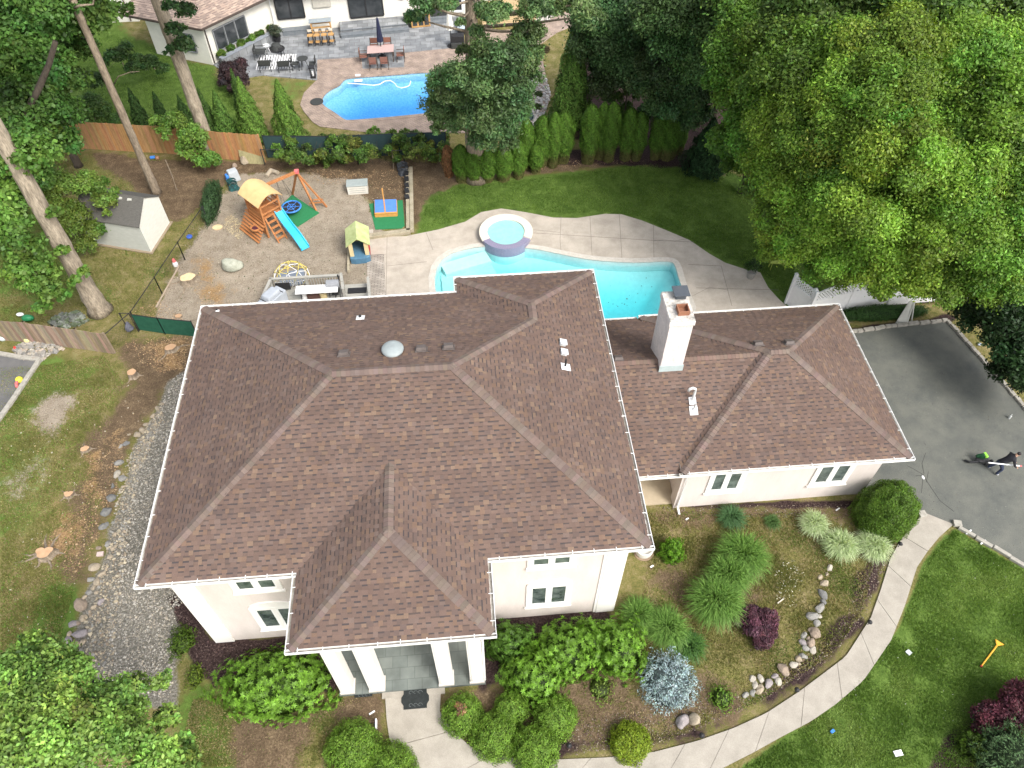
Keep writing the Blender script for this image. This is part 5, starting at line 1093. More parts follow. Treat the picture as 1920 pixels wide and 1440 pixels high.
outf = Vector((W1_-W0)[:2]).normalized(); outf = (outf.y, -outf.x); wrect(W0, W1_, 2.2, 3.5, .7, 1.9, outf, gm_, mull=1)
ds = MB(); p = Vector((*W2[:2], 0))+Vector((mdir.x, mdir.y, 0))*.25+Vector((*outw, 0))*.08; ds.tube([p+Vector((0, 0, 2.6)), p+Vector((0, 0, .1))], .05, 6); p2 = Vector((*W1_[:2], 0))+Vector((*outr, 0))*.06+Vector((back.x, back.y, 0))*.1; ds.build('downspout', whf, nh)
ds = MB(); ds.tube([p2+Vector((0, 0, 2.6)), p2+Vector((0, 0, .1))], .045, 6); ds.build('downspout', brn, nh)
for px in (247,): 
    p = B(px, 41); ds = MB(); ds.tube([(p[0], p[1]-.06, 3.3), (p[0], p[1]-.06, .1)], .05, 6); ds.build('downspout', brn, nh)
def at(px, py, z=0): return Vector(B(px, py, z))
# wall hung things
pM = Vector((*m0, 0))+Vector((mdir.x, mdir.y, 0))*(smain(612))+Vector((*outw, 0))*.08
t = MB(); t.obox(pM+Vector((0, 0, 1.95)), (1.25, .1, .75), rz=atan2(mdir.y, mdir.x)); tag(t.build('covered_television', mat('beige_cover', (.50, .48, .42), (.42, .40, .35), scale=5), bevel=.03), 'beige cover over a screen mounted on the cream wall above the bar', 'cover')
pM = Vector((*m0, 0))+Vector((mdir.x, mdir.y, 0))*(smain(757))+Vector((*outw, 0))*.06
ck = MB(); rz_ = atan2(mdir.y, mdir.x); cz_ = 1.95
def onwall(x, z): return pM+Vector((cos(rz_)*x, sin(rz_)*x, cz_+z))
ck.tube([onwall(.38*cos(a), .38*sin(a)) for a in np.linspace(0, 2*pi, 25)], .018, 5, cap=False); ck.tube([onwall(.2*cos(a), .2*sin(a)) for a in np.linspace(0, 2*pi, 21)], .012, 5, cap=False)
for k in range(12): a = 2*pi*k/12; ck.beam(onwall(.22*cos(a), .22*sin(a)), onwall(.36*cos(a), .36*sin(a)), .03, .02)
ck.beam(onwall(0, 0), onwall(.12, .1), .02, .02); ck.beam(onwall(0, 0), onwall(-.03, .2), .02, .02)
tag(ck.build('wall_clock', blk), 'large round black skeleton clock on the cream wall', 'clock')
# steps in front of sliding door
sp = thing('patio_steps', 'wide two level grey stone steps below the sliding glass door', 'steps', at(700, 60))
rzm = atan2(mdir.y, mdir.x)
sdk = mat('slate_step', (.13, .15, .165), (.19, .205, .22), scale=4, rough=.7)
s0, s1 = smain(638), smain(762)
def mp(s, o_, z=0): return Vector((m0.x+mdir.x*s-mper.x*o_, m0.y+mdir.y*s-mper.y*o_, z))
a = MB(); a.obox(mp((s0+s1)/2, .65, .24), (s1-s0, 1.28, .38), rz=rzm); a.build('platform', greypav, sp, bevel=.01)
a = MB(); a.obox(mp((s0+s1)/2, 1.32, .445), (s1-s0+.05, .42-.36, .03), rz=rzm); a.obox(mp((s0+s1)/2, 1.5, .14), (s1-s0, .4, .18), rz=rzm); a.obox(mp((s0+s1)/2, 1.5, .245), (s1-s0+.05, .44, .03), rz=rzm); a.build('step', sdk, sp)
sp = thing('patio_steps', 'short grey stone steps behind the folded white umbrella', 'steps', at(820, 60)); a = MB(); s0, s1 = smain(800), smain(838)
a.obox(mp((s0+s1)/2, .3, .2), (s1-s0, .6, .3), rz=rzm); a.obox(mp((s0+s1)/2, .75, .12), (s1-s0, .34, .14), rz=rzm); a.build('step', sdk, sp)
lg = MB(); lo_ = thing('stone_ledge', 'low dark stone ledge along the cream wall left of the bar', 'ledge', mp(1.6, .3)); lg.obox(mp(1.55, .28, .2), (2.3, .5, .3), rz=rzm); lg.obox(mp(1.55, .28, .365), (2.4, .56, .03), rz=rzm); lg.build('top', sdk, lo_)
# planter along the wing wall
pt = thing('stone_planter', 'raised grey stone planter with leafy shrubs along the wing wall', 'planter', at(460, 110))
p0, p1 = Vector((*W1_[:2], 0))+Vector((*outr, 0))*.75, Vector((*W2[:2], 0))+Vector((*outr, 0))*.75
a = MB(); a.beam(p0+Vector((0, 0, .3)), p1+Vector((0, 0, .3)), .25, .56); a.build('wall', greypav, pt); a = MB(); a.beam(p0+Vector((0, 0, .6)), p1+Vector((0, 0, .6)), .36, .045); a.build('cap', mat('cap_stone', (.20, .22, .25), (.26, .28, .31)), pt)
L = Leaves()
for k in range(6): f = .1+k*.16; p = p0.lerp(p1, f)-Vector((*outr, 0))*.4; clump(L, (p.x, p.y, .6), .33, .10, (.10, .19, .03), dens=.8)
L.build('foliage', LM, pt)
wood = mat('cedar_wood', (.34, .17, .065), (.24, .115, .045), scale=6, rough=.8, stretch=(1, 1, 1), fine=(25, .15)); woodl = mat('honey_wood', (.52, .31, .12), (.40, .23, .09), scale=7, rough=.7)
greytop = mat('grey_blue_top', (.24, .28, .30), (.30, .34, .36), scale=6); wht = mat('white_plastic', (.82, .82, .82), (.76, .76, .76), scale=5, rough=.5); cush = mat('beige_cushion', (.62, .58, .5), (.55, .51, .44))
# bar with stools
bx = thing('bar_table', 'outdoor bar table with grey top against the cream wall', 'table', at(605, 72))
c = mp(smain(604), .9); a = MB(); a.obox(c+Vector((0, 0, 1.08)), (1.55, .55, .05), rz=rzm); a.build('tabletop', greytop, bx)
for sx in (-.65, .65):
    for sy in (-.2, .2): a = MB(); o_ = Matrix.Rotation(rzm, 3, 'Z')@Vector((sx, sy, 0)); a.obox(c+o_+Vector((0, 0, .55)), (.09, .09, 1.0), rz=rzm); a.build('leg', woodl, bx)
a = MB()
for k in range(3): a.obox(c+Matrix.Rotation(rzm, 3, 'Z')@Vector((0, 0, .3+k*.3)), (1.2, .04, .1), rz=rzm)
a.build('rail', woodl, bx)
def stool(loc, label, grp):
    t = thing('bar_stool', label, 'stool', loc, grp); c = Vector(loc)
    for sx in (-.15, .15):
        for sy in (-.15, .15): a = MB(); a.beam(c+Vector((sx*1.25, sy*1.25, .05)), c+Vector((sx, sy, .72)), .035, .035); a.build('leg', blk, t)
    a = MB(); a.obox(c+Vector((0, 0, .74)), (.36, .34, .05)); a.build('seat', woodl, t); a = MB(); a.obox(c+Vector((0, 0, .28)), (.34, .32, .03)); a.build('footrest', woodl, t)
    a = MB(); a.obox(c+Vector((0, .16, .98)), (.34, .03, .16)); a.build('backrest', cush, t); a = MB(); a.beam(c+Vector((-.15, .15, .76)), c+Vector((-.15, .16, 1.05)), .03, .03); a.beam(c+Vector((.15, .15, .76)), c+Vector((.15, .16, 1.05)), .03, .03); a.build('back_frame', blk, t)
for k, px in enumerate((585, 598, 611, 624)): stool(tuple(at(px, 86-(k*.8), .05)), '%s bar stool from the left at the outdoor bar' % ordn[k], 'bar stools at the outdoor bar')
# umbrellas
def umbrella(px, py, label, col, h, tilt=(0, 0), r=.17):
    b_ = at(px, py); t = thing('patio_umbrella', label, 'umbrella', b_); a = MB(); a.tube([b_, b_+Vector((tilt[0], tilt[1], h))], .025, 8); a.build('pole', blk, t)
    a = MB(); n = 16; V = []; F = []
    prof = [(.9, 1.02, .02), (.85, .5*r*2, 0), (.6, r*.95, 0), (.38, r*1.15, 0), (.34, r*.75, 0)]
    for (f, rr, _) in [(1.0, .015, 0), (.96, r*.35, 0), (.8, r*.6, 0), (.6, r*.85, 0), (.42, r*1.1, 0), (.40, r*.6, 0)]:
        for k in range(n):
            w = rr*(1+.22*(k % 2)); V.append(b_+Vector((tilt[0]*f+w*cos(2*pi*k/n), tilt[1]*f+w*sin(2*pi*k/n), h*f)))
    for i in range(5):
        for k in range(n): F.append((i*n+k, (i+1)*n+k, (i+1)*n+(k+1) % n, i*n+(k+1) % n))
    a.add(V, F); a.build('canopy', col, t); a = MB(); a.lathe([(.28, .05), (.26, .12), (.05, .14), (.04, .3)], tuple(b_), 16); a.build('base', blk, t)
umbrella(717, 108, 'closed navy blue umbrella above the dining table', mat('navy_fabric', (.014, .018, .045), (.024, .028, .06), scale=9), 2.75)
umbrella(846, 88, 'closed white umbrella at the end of the grey stone patio', mat('white_fabric', (.78, .76, .68), (.68, .66, .58), scale=9), 3.0, r=.2)
def box_thing(name, label, cat, c, size, m, rz=0, lid=None, bev=.02, group=None, **k):
    t = thing(name, label, cat, (c[0], c[1], c[2] if len(c) > 2 else 0), group); z = c[2] if len(c) > 2 else 0
    a = MB(); a.obox((c[0], c[1], z+size[2]/2), size, rz=rz); a.build('body', m, t, bevel=bev)
    if lid: a = MB(); a.obox((c[0], c[1], z+size[2]+lid[0]/2), (size[0]+.05, size[1]+.05, lid[0]), rz=rz); a.build('lid', lid[1], t, bevel=bev)
    return t
# dining set
dt = thing('dining_table', 'pinkish slatted patio dining table with the navy umbrella through it', 'table', at(716, 110)); c = at(716, 111, .05)
a = MB(); pkw = mat('pink_teak', (.50, .36, .33), (.42, .30, .28), scale=8, stretch=(1, 6, 1))
for k in range(9): a.obox(c+Vector((0, -.44+k*.11, .72)), (1.75, .1, .035), rz=rzm*.5)
a.build('tabletop', pkw, dt)
for sx in (-.8, .8):
    for sy in (-.4, .4): a = MB(); a.obox(c+Vector((sx, sy, .35)), (.06, .06, .7)); a.build('leg', brn, dt)
redw = mat('reddish_wood', (.26, .12, .085), (.20, .09, .065), scale=8)
def chair(c, rz, label, grp, m, fm, arms=True, nm='patio_chair', w=.5, h=.9):
    t = thing(nm, label, 'chair', c, grp, rz)
    for sx in (-w/2, w/2):
        for sy in (-w/2, w/2): a = MB(); a.obox((sx, sy, .22 if sy < 0 else h/2), (.04, .04, .44 if sy < 0 else h)); a.build('leg', fm, t, world=False)
    a = MB(); a.obox((0, 0, .43), (w, w, .045)); a.build('seat', m, t, world=False); a = MB(); a.obox((0, w/2, .43+(h-.43)*.58), (w, .035, (h-.43)*.75)); a.build('backrest', m, t, world=False)
    if arms:
        for sx in (-w/2, w/2): a = MB(); a.obox((sx, 0, .64), (.05, w, .03)); a.build('armrest', fm, t, world=False)
    return t
dl = 'dining chairs around the patio table'
for px, py, rz, lab in ((701, 128, pi, 'left dining chair on the near side of the patio table'), (722, 127, pi, 'right dining chair on the near side of the patio table'), (683, 116, pi/2, 'dining chair at the left end of the patio table'), (752, 113, -pi/2, 'dining chair at the right end of the patio table'), (703, 98, 0, 'left dining chair on the far side of the patio table'), (728, 97, 0, 'right dining chair on the far side of the patio table')): chair(tuple(at(px, py, .05)), rz, lab, dl, redw, brn)
# lounge set
wick = mat('dark_wicker', (.030, .033, .033), (.055, .058, .055), scale=20, rough=.7)
for px, py, rz, lab in ((500, 130, pi, 'left black wicker armchair with its back to the lawn'), (535, 131, pi, 'right black wicker armchair with its back to the lawn'), (490, 108, pi/2, 'black wicker armchair beside the stone planter')): chair(tuple(at(px, py, .05)), rz, lab, 'black wicker armchairs', wick, wick, w=.72, h=.8)
a = MB(); tr_ = thing('outdoor_rug', 'black and white striped rug under the wicker chairs', 'rug', at(520, 115)); c = at(518, 116, .06); a.obox(c, (2.5, 1.9, .012)); a.build('base', wht, tr_); 
a = MB()
for k in range(14): a.obox(c+Vector((-1.15+k*.177, 0, .009)), (.045, 1.88, .004))
a.build('stripe', blk, tr_)
def round_table(px, py, label, r, h, m):
    c = at(px, py, .05); t = thing('side_table', label, 'table', c); a = MB(); a.lathe([(r, h-.03), (r, h), (0, h)], tuple(c), 18); a.build('tabletop', m, t)
    for k in range(3): w = 2*pi*k/3; a = MB(); a.beam(c+Vector((cos(w)*r*.8, sin(w)*r*.8, 0)), c+Vector((cos(w)*r*.35, sin(w)*r*.35, h-.03)), .03, .03); a.build('leg', m, t)
round_table(530, 104, 'small round black table between the wicker chairs', .22, .45, blk); round_table(502, 98, 'small white topped side table next to the fire pit', .22, .5, wht)
round_table(571, 128, 'round black bistro table at the edge of the striped rug', .36, .7, wick)
chair(tuple(at(556, 130, .05)), pi/2, 'left black bistro chair at the round table', 'bistro chairs', wick, blk, arms=False, w=.42); chair(tuple(at(588, 130, .05)), -pi/2, 'right black bistro chair at the round table', 'bistro chairs', wick, blk, arms=False, w=.42)
c = at(588, 145, .05); t = thing('black_lantern', 'tall narrow black lantern at the corner of the stone patio', 'lantern', c); a = MB(); a.obox(c+Vector((0, 0, .06)), (.34, .34, .12)); a.obox(c+Vector((0, 0, .72)), (.36, .36, .06)); a.build('base', blk, t)
for sx in (-.14, .14):
    for sy in (-.14, .14): a = MB(); a.obox(c+Vector((sx, sy, .4)), (.035, .035, .58)); a.build('post', blk, t)
a = MB(); a.lathe([(.06, .12), (.06, .42), (0, .42)], tuple(c), 10); a.build('candle', wht, t)
c = at(519, 92, .05); t = thing('fire_pit', 'round black covered fire pit on the patio', 'fire pit', c); a = MB(); a.lathe([(.42, 0), (.34, .2), (.30, .34), (.16, .42), (0, .44)], tuple(c), 12); a.build('cover', wick, t); a = MB(); a.lathe([(.55, 0), (.55, .03), (0, .03)], tuple(c), 20); a.build('mat', blk, t)
c = at(521, 78, .05); t = thing('potted_shrub', 'grey green plant in a black pot against the cream wall corner', 'potted plant', c); a = MB(); a.lathe([(.2, 0), (.28, .4), (.24, .4), (0, .38)], tuple(c), 14); a.build('pot', blk, t); L = Leaves(); clump(L, c+Vector((0, 0, .75)), .4, .09, (.09, .11, .07), dens=.6); L.build('foliage', LM, t)
# cabinet, bin, grill
c = mp(smain(786), .95, .05); t = thing('display_cabinet', 'honey wood cabinet with glass doors against the cream wall', 'cabinet', c)
a = MB(); a.obox(c+Vector((0, 0, .52)), (1.35, .5, 1.0), rz=rzm); a.build('body', woodl, t, bevel=.01); a = MB(); a.obox(c+Vector((0, 0, 1.05)), (1.45, .6, .05), rz=rzm); a.build('top', greytop, t)
for sx in (-.42, .02, .42): a = MB(); a.obox(c+Matrix.Rotation(rzm, 3, 'Z')@Vector((sx, -.26, .52)), (.3, .03, .72), rz=rzm); a.build('pane', nglass, t)
c = mp(smain(763), .8, .05); box_thing('rubbish_bin', 'dark square bin left of the honey wood cabinet', 'bin', tuple(c), (.5, .5, .8), blk, rzm, lid=(.05, wick))
c = at(858, 86, .05); t = thing('covered_grill', 'black grill with folded shelves below the white umbrella', 'grill', c); a = MB(); a.obox(c+Vector((0, 0, .55)), (.95, .5, .5)); a.build('body', blk, t, bevel=.05); a = MB(); a.obox(c+Vector((0, 0, .2)), (.7, .4, .35)); a.build('cart', wick, t)
box_thing('storage_box', 'low black box on the patio edge below the white umbrella', 'box', tuple(at(858, 88, .05)), (.9, .45, .35), wick, .1)
c = at(868, 55, .05); t = thing('patio_lounger', 'pale blue grey cushioned lounger behind the white umbrella', 'lounger', c); a = MB(); a.obox(c+Vector((0, 0, .38)), (.55, 1.7, .1), rz=-.2); a.build('cushion', mat('pale_blue_cushion', (.42, .50, .55), (.36, .44, .48)), t); a = MB(); a.obox(c+Vector((0, 0, .18)), (.5, 1.6, .3), rz=-.2); a.build('frame', blk, t)
c = mp(smain(828), .35, 0); tag(MB().obox(c+Vector((0, 0, .85)), (1.5, .12, 1.1), rz=rzm).build('dark_screen', wick, bevel=.02), 'dark panel with a dryer hood on the wall behind the short steps', 'panel')
# timber slatted enclosure
t = thing('timber_enclosure', 'pale horizontal timber slat enclosure beside the brick path', 'enclosure', at(950, 48)); pw = mat('yellow_pine', (.60, .46, .27), (.50, .37, .21), scale=5, stretch=(1, 1, 8))
e0, e1 = at(905, 54), at(1003, 43); a = MB()
for k in range(13): a.beam(e0+Vector((0, 0, .1+k*.145)), e1+Vector((0, 0, .1+k*.145)), .04, .125)
a.build('slat_panel', pw, t); e2 = at(1003, 0); a = MB()
for k in range(13): a.beam(e1+Vector((0.03, .02, .1+k*.145)), e2+Vector((0.03, 0, .1+k*.145)), .04, .125)
a.build('slat_panel', pw, t); a = MB(); a.obox(e1+Vector((0, 0, .98)), (.1, .1, 1.96)); a.build('post', pw, t)
def fence_metal(pts, h, label, step=.11, cat='fence'):
    t = thing('metal_fence', label, cat, pts[0]); a = MB()
    for p, q in zip(pts[:-1], pts[1:]):
        p, q = Vector(p), Vector(q); n = int((q-p).length/step); a.beam(p+Vector((0, 0, h)), q+Vector((0, 0, h)), .03, .03); a.beam(p+Vector((0, 0, .12)), q+Vector((0, 0, .12)), .03, .03)
        for k in range(n): c = p.lerp(q, k/n); a.beam(c+Vector((0, 0, .05)), c+Vector((0, 0, h)), .016, .016, up=(0, 1, 0))
    a.build('picket', blk, t); return t
fence_metal([at(1003, 12), at(1040, 14), at(1085, 10), at(1120, 4)], 1.3, 'black vertical bar fence at the end of the brick path')
# garden stones beyond
peb = mat('pale_pebbles', (1, 1, 1), (.8, .8, .8), scale=20, vcol=True, rough=.9)
def scatter(name, poly, n, smin, smax, cols, z=.0, seed=1, m=peb, kind='stuff', wh=.5, sub=1):
    R = np.random.default_rng(seed); P = np.array(poly); out = []
    while len(out) < n:
        p = R.uniform(P.min(0), P.max(0), (n*2, 2)); d = inpoly_dist(p[:, 0], p[:, 1], poly); out += list(p[d < 0])
    V = np.array([[1, 0, 0], [0, 1, 0], [-1, 0, 0], [0, -1, 0], [.5, .5, .75], [-.5, .5, .7], [-.5, -.5, .8], [.5, -.5, .72]]); F = [(4, 5, 6, 7), (0, 1, 5, 4), (1, 2, 6, 5), (2, 3, 7, 6), (3, 0, 4, 7)]
    out = np.array(out[:n]); s = R.uniform(smin, smax, n)*R.choice([1, 1, 1, 1.6], n)
    a = R.uniform(0, 6.3, n); A_ = V[None]*(1+R.uniform(-.28, .28, (n, 8, 3)))*(s[:, None]*.5)[..., None]*np.stack([np.ones(n), R.uniform(.55, 1, n), np.full(n, wh*1.6)], -1)[:, None]
    x = A_[..., 0]*np.cos(a)[:, None]-A_[..., 1]*np.sin(a)[:, None]+out[:, :1]; y = A_[..., 0]*np.sin(a)[:, None]+A_[..., 1]*np.cos(a)[:, None]+out[:, 1:2]
    VV = np.stack([x, y, A_[..., 2]+z-.005], -1).reshape(-1, 3)
    L = Leaves(); c = np.array(cols)[R.integers(0, len(cols), n)]*R.uniform(.75, 1.2, (n, 1))
    for f in F: L.q.append(VV.reshape(n, 8, 3)[:, list(f)].astype(np.float32)); L.c.append(c.astype(np.float32))
    o = L.build(name, m, loc=(0, 0, 0)); o['kind'] = kind; return o
PEB = G((985, 110), (1025, 150), (1033, 177), (1021, 219), (1000, 242), (978, 228), (960, 200), (985, 150))
scatter('pebbles', PEB, 900, .08, .2, [(.55, .52, .48), (.42, .40, .38), (.62, .60, .56)], z=.05, seed=4); scatter('pebbles', G((1003, 45), (1030, 38), (1046, 28), (1035, 20), (1006, 18)), 350, .08, .2, [(.55, .52, .48), (.62, .60, .56)], z=.05, seed=5)
bush('juniper', 'small blue grey juniper in the pebble bed', 990, 222, .42, .35, .09, (.10, .16, .17), kind='needle', seed=71, m=NEED, dens=.7); bush('small_shrub', 'small round olive shrub, upper one in the pebble bed', 1010, 180, .28, .3, .08, (.055, .09, .02), seed=72); bush('small_shrub', 'small round olive shrub, lower one in the pebble bed', 1008, 203, .28, .28, .08, (.06, .10, .02), seed=73)
bush('small_shrub', 'low reddish green shrub where the path meets the pebble bed', 1020, 95, .4, .3, .08, (.07, .055, .025), seed=74); bush('small_shrub', 'spiky green shrub beside the timber enclosure', 1020, 30, .4, .5, .09, (.06, .10, .03), seed=75)
# pool accessories
a = MB(); pts = [at(x, y, -.1) for x, y in ((652, 156), (680, 158), (700, 160), (712, 158), (722, 152), (732, 151), (740, 156), (744, 162), (752, 165), (762, 163), (768, 160), (770, 152))]; a.tube(pts, .03, 6, cap=True); tag(a.build('pool_hose', wht), 'white curling cleaner hose floating in the blue pool', 'hose')
t = thing('pool_skimmer', 'white skimmer lid and ladder tread at the top edge of the blue pool', 'skimmer', at(672, 145, .04)); a = MB(); a.obox(at(671, 141, .07), (.32, .22, .03)); a.build('lid', wht, t); a = MB(); a.obox(at(672, 151, .0), (.5, .25, .04)); a.build('tread', wht, t)
a = MB(); c = at(594, 191, .05); a.lathe([(.42, 0), (.42, .03), (.36, .04), (0, .04)], tuple(c), 18); tag(a.build('round_mat', wick), 'dark round mat at the rounded left end of the blue pool', 'mat')
# ------------------------------------------------------------------ fences round the yard
ced = mat('cedar_fence_boards', (1, 1, 1), (.8, .8, .8), scale=3, rough=.85, vcol=True, stretch=(1, 1, .2), fine=(18, .15))
def board_fence(pts, h, label, cols, bw=.14, name='wooden_fence', dog=True):
    t = thing(name, label, 'fence', pts[0]); a = MB(); R = random.Random(5)
    for p, q in zip(pts[:-1], pts[1:]):
        p, q = Vector(p), Vector(q); L_ = (q-p).length; n = int(L_/bw); rz = atan2((q-p).y, (q-p).x)
        for k in range(n):
            c = p.lerp(q, (k+.5)/n); a.color(tuple(v*R.uniform(.88, 1.1) for v in R.choice(cols))); hh = h+R.uniform(-.02, .02); a.obox((c.x, c.y, hh/2+.02), (L_/n-.012, .025, hh), rz=rz)
    a.build('board_panel', ced, t)
    for p, q in zip(pts[:-1], pts[1:]):
        p, q = Vector(p), Vector(q); n = max(1, int((q-p).length/2.4)); nrm_ = Vector((-(q-p).y, (q-p).x, 0)).normalized()
        for k in range(n+1): b = MB(); b.color(cols[0]); c = p.lerp(q, k/n)+nrm_*.07; b.obox((c.x, c.y, h/2), (.09, .09, h+.04), rz=atan2((q-p).y, (q-p).x)); b.build('post', ced, t)
    return t
CF = [at(-60, 262), at(60, 272), at(125, 277), at(220, 283), at(310, 288), at(400, 297), at(497, 305)]
board_fence(CF, 1.8, 'orange brown cedar board fence behind the bare brown yard', [(.42, .235, .10), (.39, .215, .092), (.45, .26, .115)])
board_fence([at(-60, 631), at(0, 638), at(68, 643), at(122, 651), at(162, 656), at(214, 664)], 1.35, 'weathered grey brown board fence at the left edge above the stone pile', [(.27, .21, .15), (.22, .175, .125), (.31, .245, .175)], name='wooden_fence')
a = MB(); t = thing('plywood_sheet', 'loose greenish plywood panel leaning on the end of the cedar fence', 'panel', at(475, 307)); p0, p1 = at(452, 307), at(497, 308); a.color((.30, .27, .14))
a.add([p0, p1, p1+Vector((0, .5, 1.35)), p0+Vector((0, .5, 1.35)), p0+Vector((0, .03, 0)), p1+Vector((0, .03, 0)), p1+Vector((0, .53, 1.35)), p0+Vector((0, .53, 1.35))], [(0, 1, 2, 3), (7, 6, 5, 4), (0, 4, 5, 1), (2, 6, 7, 3), (1, 5, 6, 2), (0, 3, 7, 4)]); a.build('board', ced, t)
grn = mat('green_mesh_screen', (.012, .075, .045), (.02, .10, .06), scale=4, rough=.8); dscr = mat('dark_screen_fabric', (.02, .045, .05), (.03, .06, .06), scale=3, rough=.8)
def chain_fence(pts, h, label, screen=None, step=2.2, base_rail=False, mesh=True):
    t = thing('chain_link_fence', label, 'fence', pts[0]); r = MB()
    for p, q in zip(pts[:-1], pts[1:]):
        p, q = Vector(p), Vector(q); U = Vector((0, 0, 1)); r.tube([p+U*h, q+U*h], .022, 6)
        n = max(1, round((q-p).length/step))
        for k in range(n+1): b = MB(); b.tube([p.lerp(q, k/n), p.lerp(q, k/n)+U*(h+.04)], .028, 6); b.build('post', blk, t)
        if screen is not None: s = MB(); s.beam(p+U*(h/2+.02), q+U*(h/2+.02), .012, h-.1); s.build('screen', screen, t)
        if mesh and screen is None:
            w = MB(); n = int((q-p).length/.16)
            for k in range(n): 
                a0 = p.lerp(q, k/n); 
                for dk in (6, -6):
                    kk = min(max(k+dk, 0), n); w.beam(a0+U*.03, p.lerp(q, kk/n)+U*(h if 0 <= k+dk <= n else h*abs(kk-k)/6), .004, .004)
            w.build('wire_mesh', blk, t)
    r.build('rail', blk, t); return t
chain_fence([at(392, 420), at(347, 487), at(305, 552), at(262, 617), at(214, 660)], 1.15, 'black chain link fence running diagonally between shed lawn and play yard')
chain_fence([at(262, 620), at(310, 627), at(372, 633)], 1.1, 'short fence with bright green privacy screen beside the house corner', screen=grn, step=1.5)
chain_fence([at(503, 297), at(620, 298), at(740, 293), at(838, 290)], 1.5, 'fence with dark blue green privacy screen below the blue pool', screen=dscr, mesh=False)
chain_fence([at(497, 310), at(577, 309), at(672, 309), at(760, 312)], 1.05, 'low black chain link fence in front of the dark screen fence')
t = thing('fence_gate', 'black metal gate with bundled tarp standing open at the fence corner', 'gate', at(247, 620)); a = MB()
p0, p1 = at(243, 622), at(252, 617); U = Vector((0, 0, 1)); a.tube([p0, p0+U*1.25, p1+U*1.25+Vector((.25, -.2, 0)), p1+Vector((.25, -.2, 0))], .03, 6); a.build('frame', blk, t); a = MB(); a.rock(tuple(p0+Vector((.12, -.05, .35))), (.45, .4, .8), seed=3); a.build('tarp', mat('grey_tarp', (.16, .17, .20), (.10, .10, .13), scale=5), t)
a = MB(); a.beam(at(337, 500)+U*.08, at(294, 578)+U*.08, .06, .06); tag(a.build('timber_pole', mat('weathered_pole', (.42, .34, .26), (.34, .27, .20))), 'weathered pole lying along the black chain link fence', 'pole')
# white lattice fence
def lattice_panel(mb, p, q, z0, z1, arch=0., n=None):
    p, q = Vector(p), Vector(q); d = (q-p).normalized(); L_ = (q-p).length; U = Vector((0, 0, 1)); o = Vector((-d.y, d.x, 0))
    top = lambda s: z1+arch*sin(pi*min(max(s/L_, 0), 1))
    step = .16; k = -int((z1-z0+arch)/step)-1
    for sgn in (1, -1):
        for kk in range(-12, int(L_/step)+12):
            s0 = kk*step; pts = []
            for j in range(9):
                f = j/8; s = s0+sgn*f*(z1-z0+arch); z = z0+f*(z1-z0+arch)
                if 0 <= s <= L_ and z <= top(s): pts.append(p+d*s+U*z+o*(.006*sgn))
            if len(pts) > 1: mb.beam(pts[0], pts[-1], .05, .012, up=o)
def vinyl_fence(pts, h, label, archs, gate=None):
    t = thing('lattice_fence', label, 'fence', pts[0]); U = Vector((0, 0, 1))
    for i, (p, q) in enumerate(zip(pts[:-1], pts[1:])):
        p, q = Vector(p), Vector(q); a = MB(); a.beam(p+U*(h*.36+.03), q+U*(h*.36+.03), .045, h*.72); a.build('solid_panel', wht, t)
        a = MB(); lattice_panel(a, p, q, h*.73, h-.02, archs[i]); L_ = (q-p).length; d = (q-p).normalized()
        a.beam(p+U*h*.735, q+U*h*.735, .07, .07); prev = None
        for k in range(13): c = p+d*(L_*k/12)+U*(h+archs[i]*sin(pi*k/12)); 
        pr = p+U*h
        for k in range(1, 13): c = p+d*(L_*k/12)+U*(h+archs[i]*sin(pi*k/12)); a.beam(pr, c, .07, .06); pr = c
        a.build('lattice', wht, t)
    for p in pts: a = MB(); p = Vector(p); a.obox(p+U*(h/2+.06), (.13, .13, h+.12)); a.obox(p+U*(h+.15), (.17, .17, .06), taper=.5); a.build('post', wht, t)
    return t
VF = [Vector((26.15, 14.05, 0)), Vector((28.25, 14.52, 0)), Vector((30.4, 14.7, 0)), Vector((33.0, 14.8, 0)), Vector((35.4, 14.9, 0))]
vinyl_fence(VF, 1.75, 'white lattice topped fence panels under the big bright tree', [.22, .22, .22, .22])
vinyl_fence([Vector((25.55, 15.25, 0)), Vector((26.12, 14.18, 0))], 1.8, 'white lattice topped gate angled off the fence end near the pool deck', [0])
t = thing('trellis', 'pale tall triangular trellis frame leaning over on the red mulch by the driveway', 'trellis', at(1695, 604)); tm = mat('pale_grey_paint', (.55, .55, .50), (.48, .48, .43))
c = at(1692, 602); A_ = c+Vector((-.35, -.1, 0)); B_ = c+Vector((.1, -.25, 0)); C_ = c+Vector((.42, -.05, 0)); T1 = c+Vector((0.02, .25, 1.05)); T2 = c+Vector((.3, .3, 1.0))
a = MB(); a.add([A_, B_, T2, T1], [(0, 1, 2, 3)]); a.add([A_+Vector((0, .04, 0)), B_+Vector((0, .04, 0)), T2+Vector((0, .04, 0)), T1+Vector((0, .04, 0))], [(3, 2, 1, 0)]); a.build('panel', tm, t); a = MB()
for p, q in ((B_, C_), (C_, T2), (B_, T2), (A_, B_), (A_, T1), (T1, T2)): a.beam(p, q, .05, .05)
a.build('frame', tm, t)
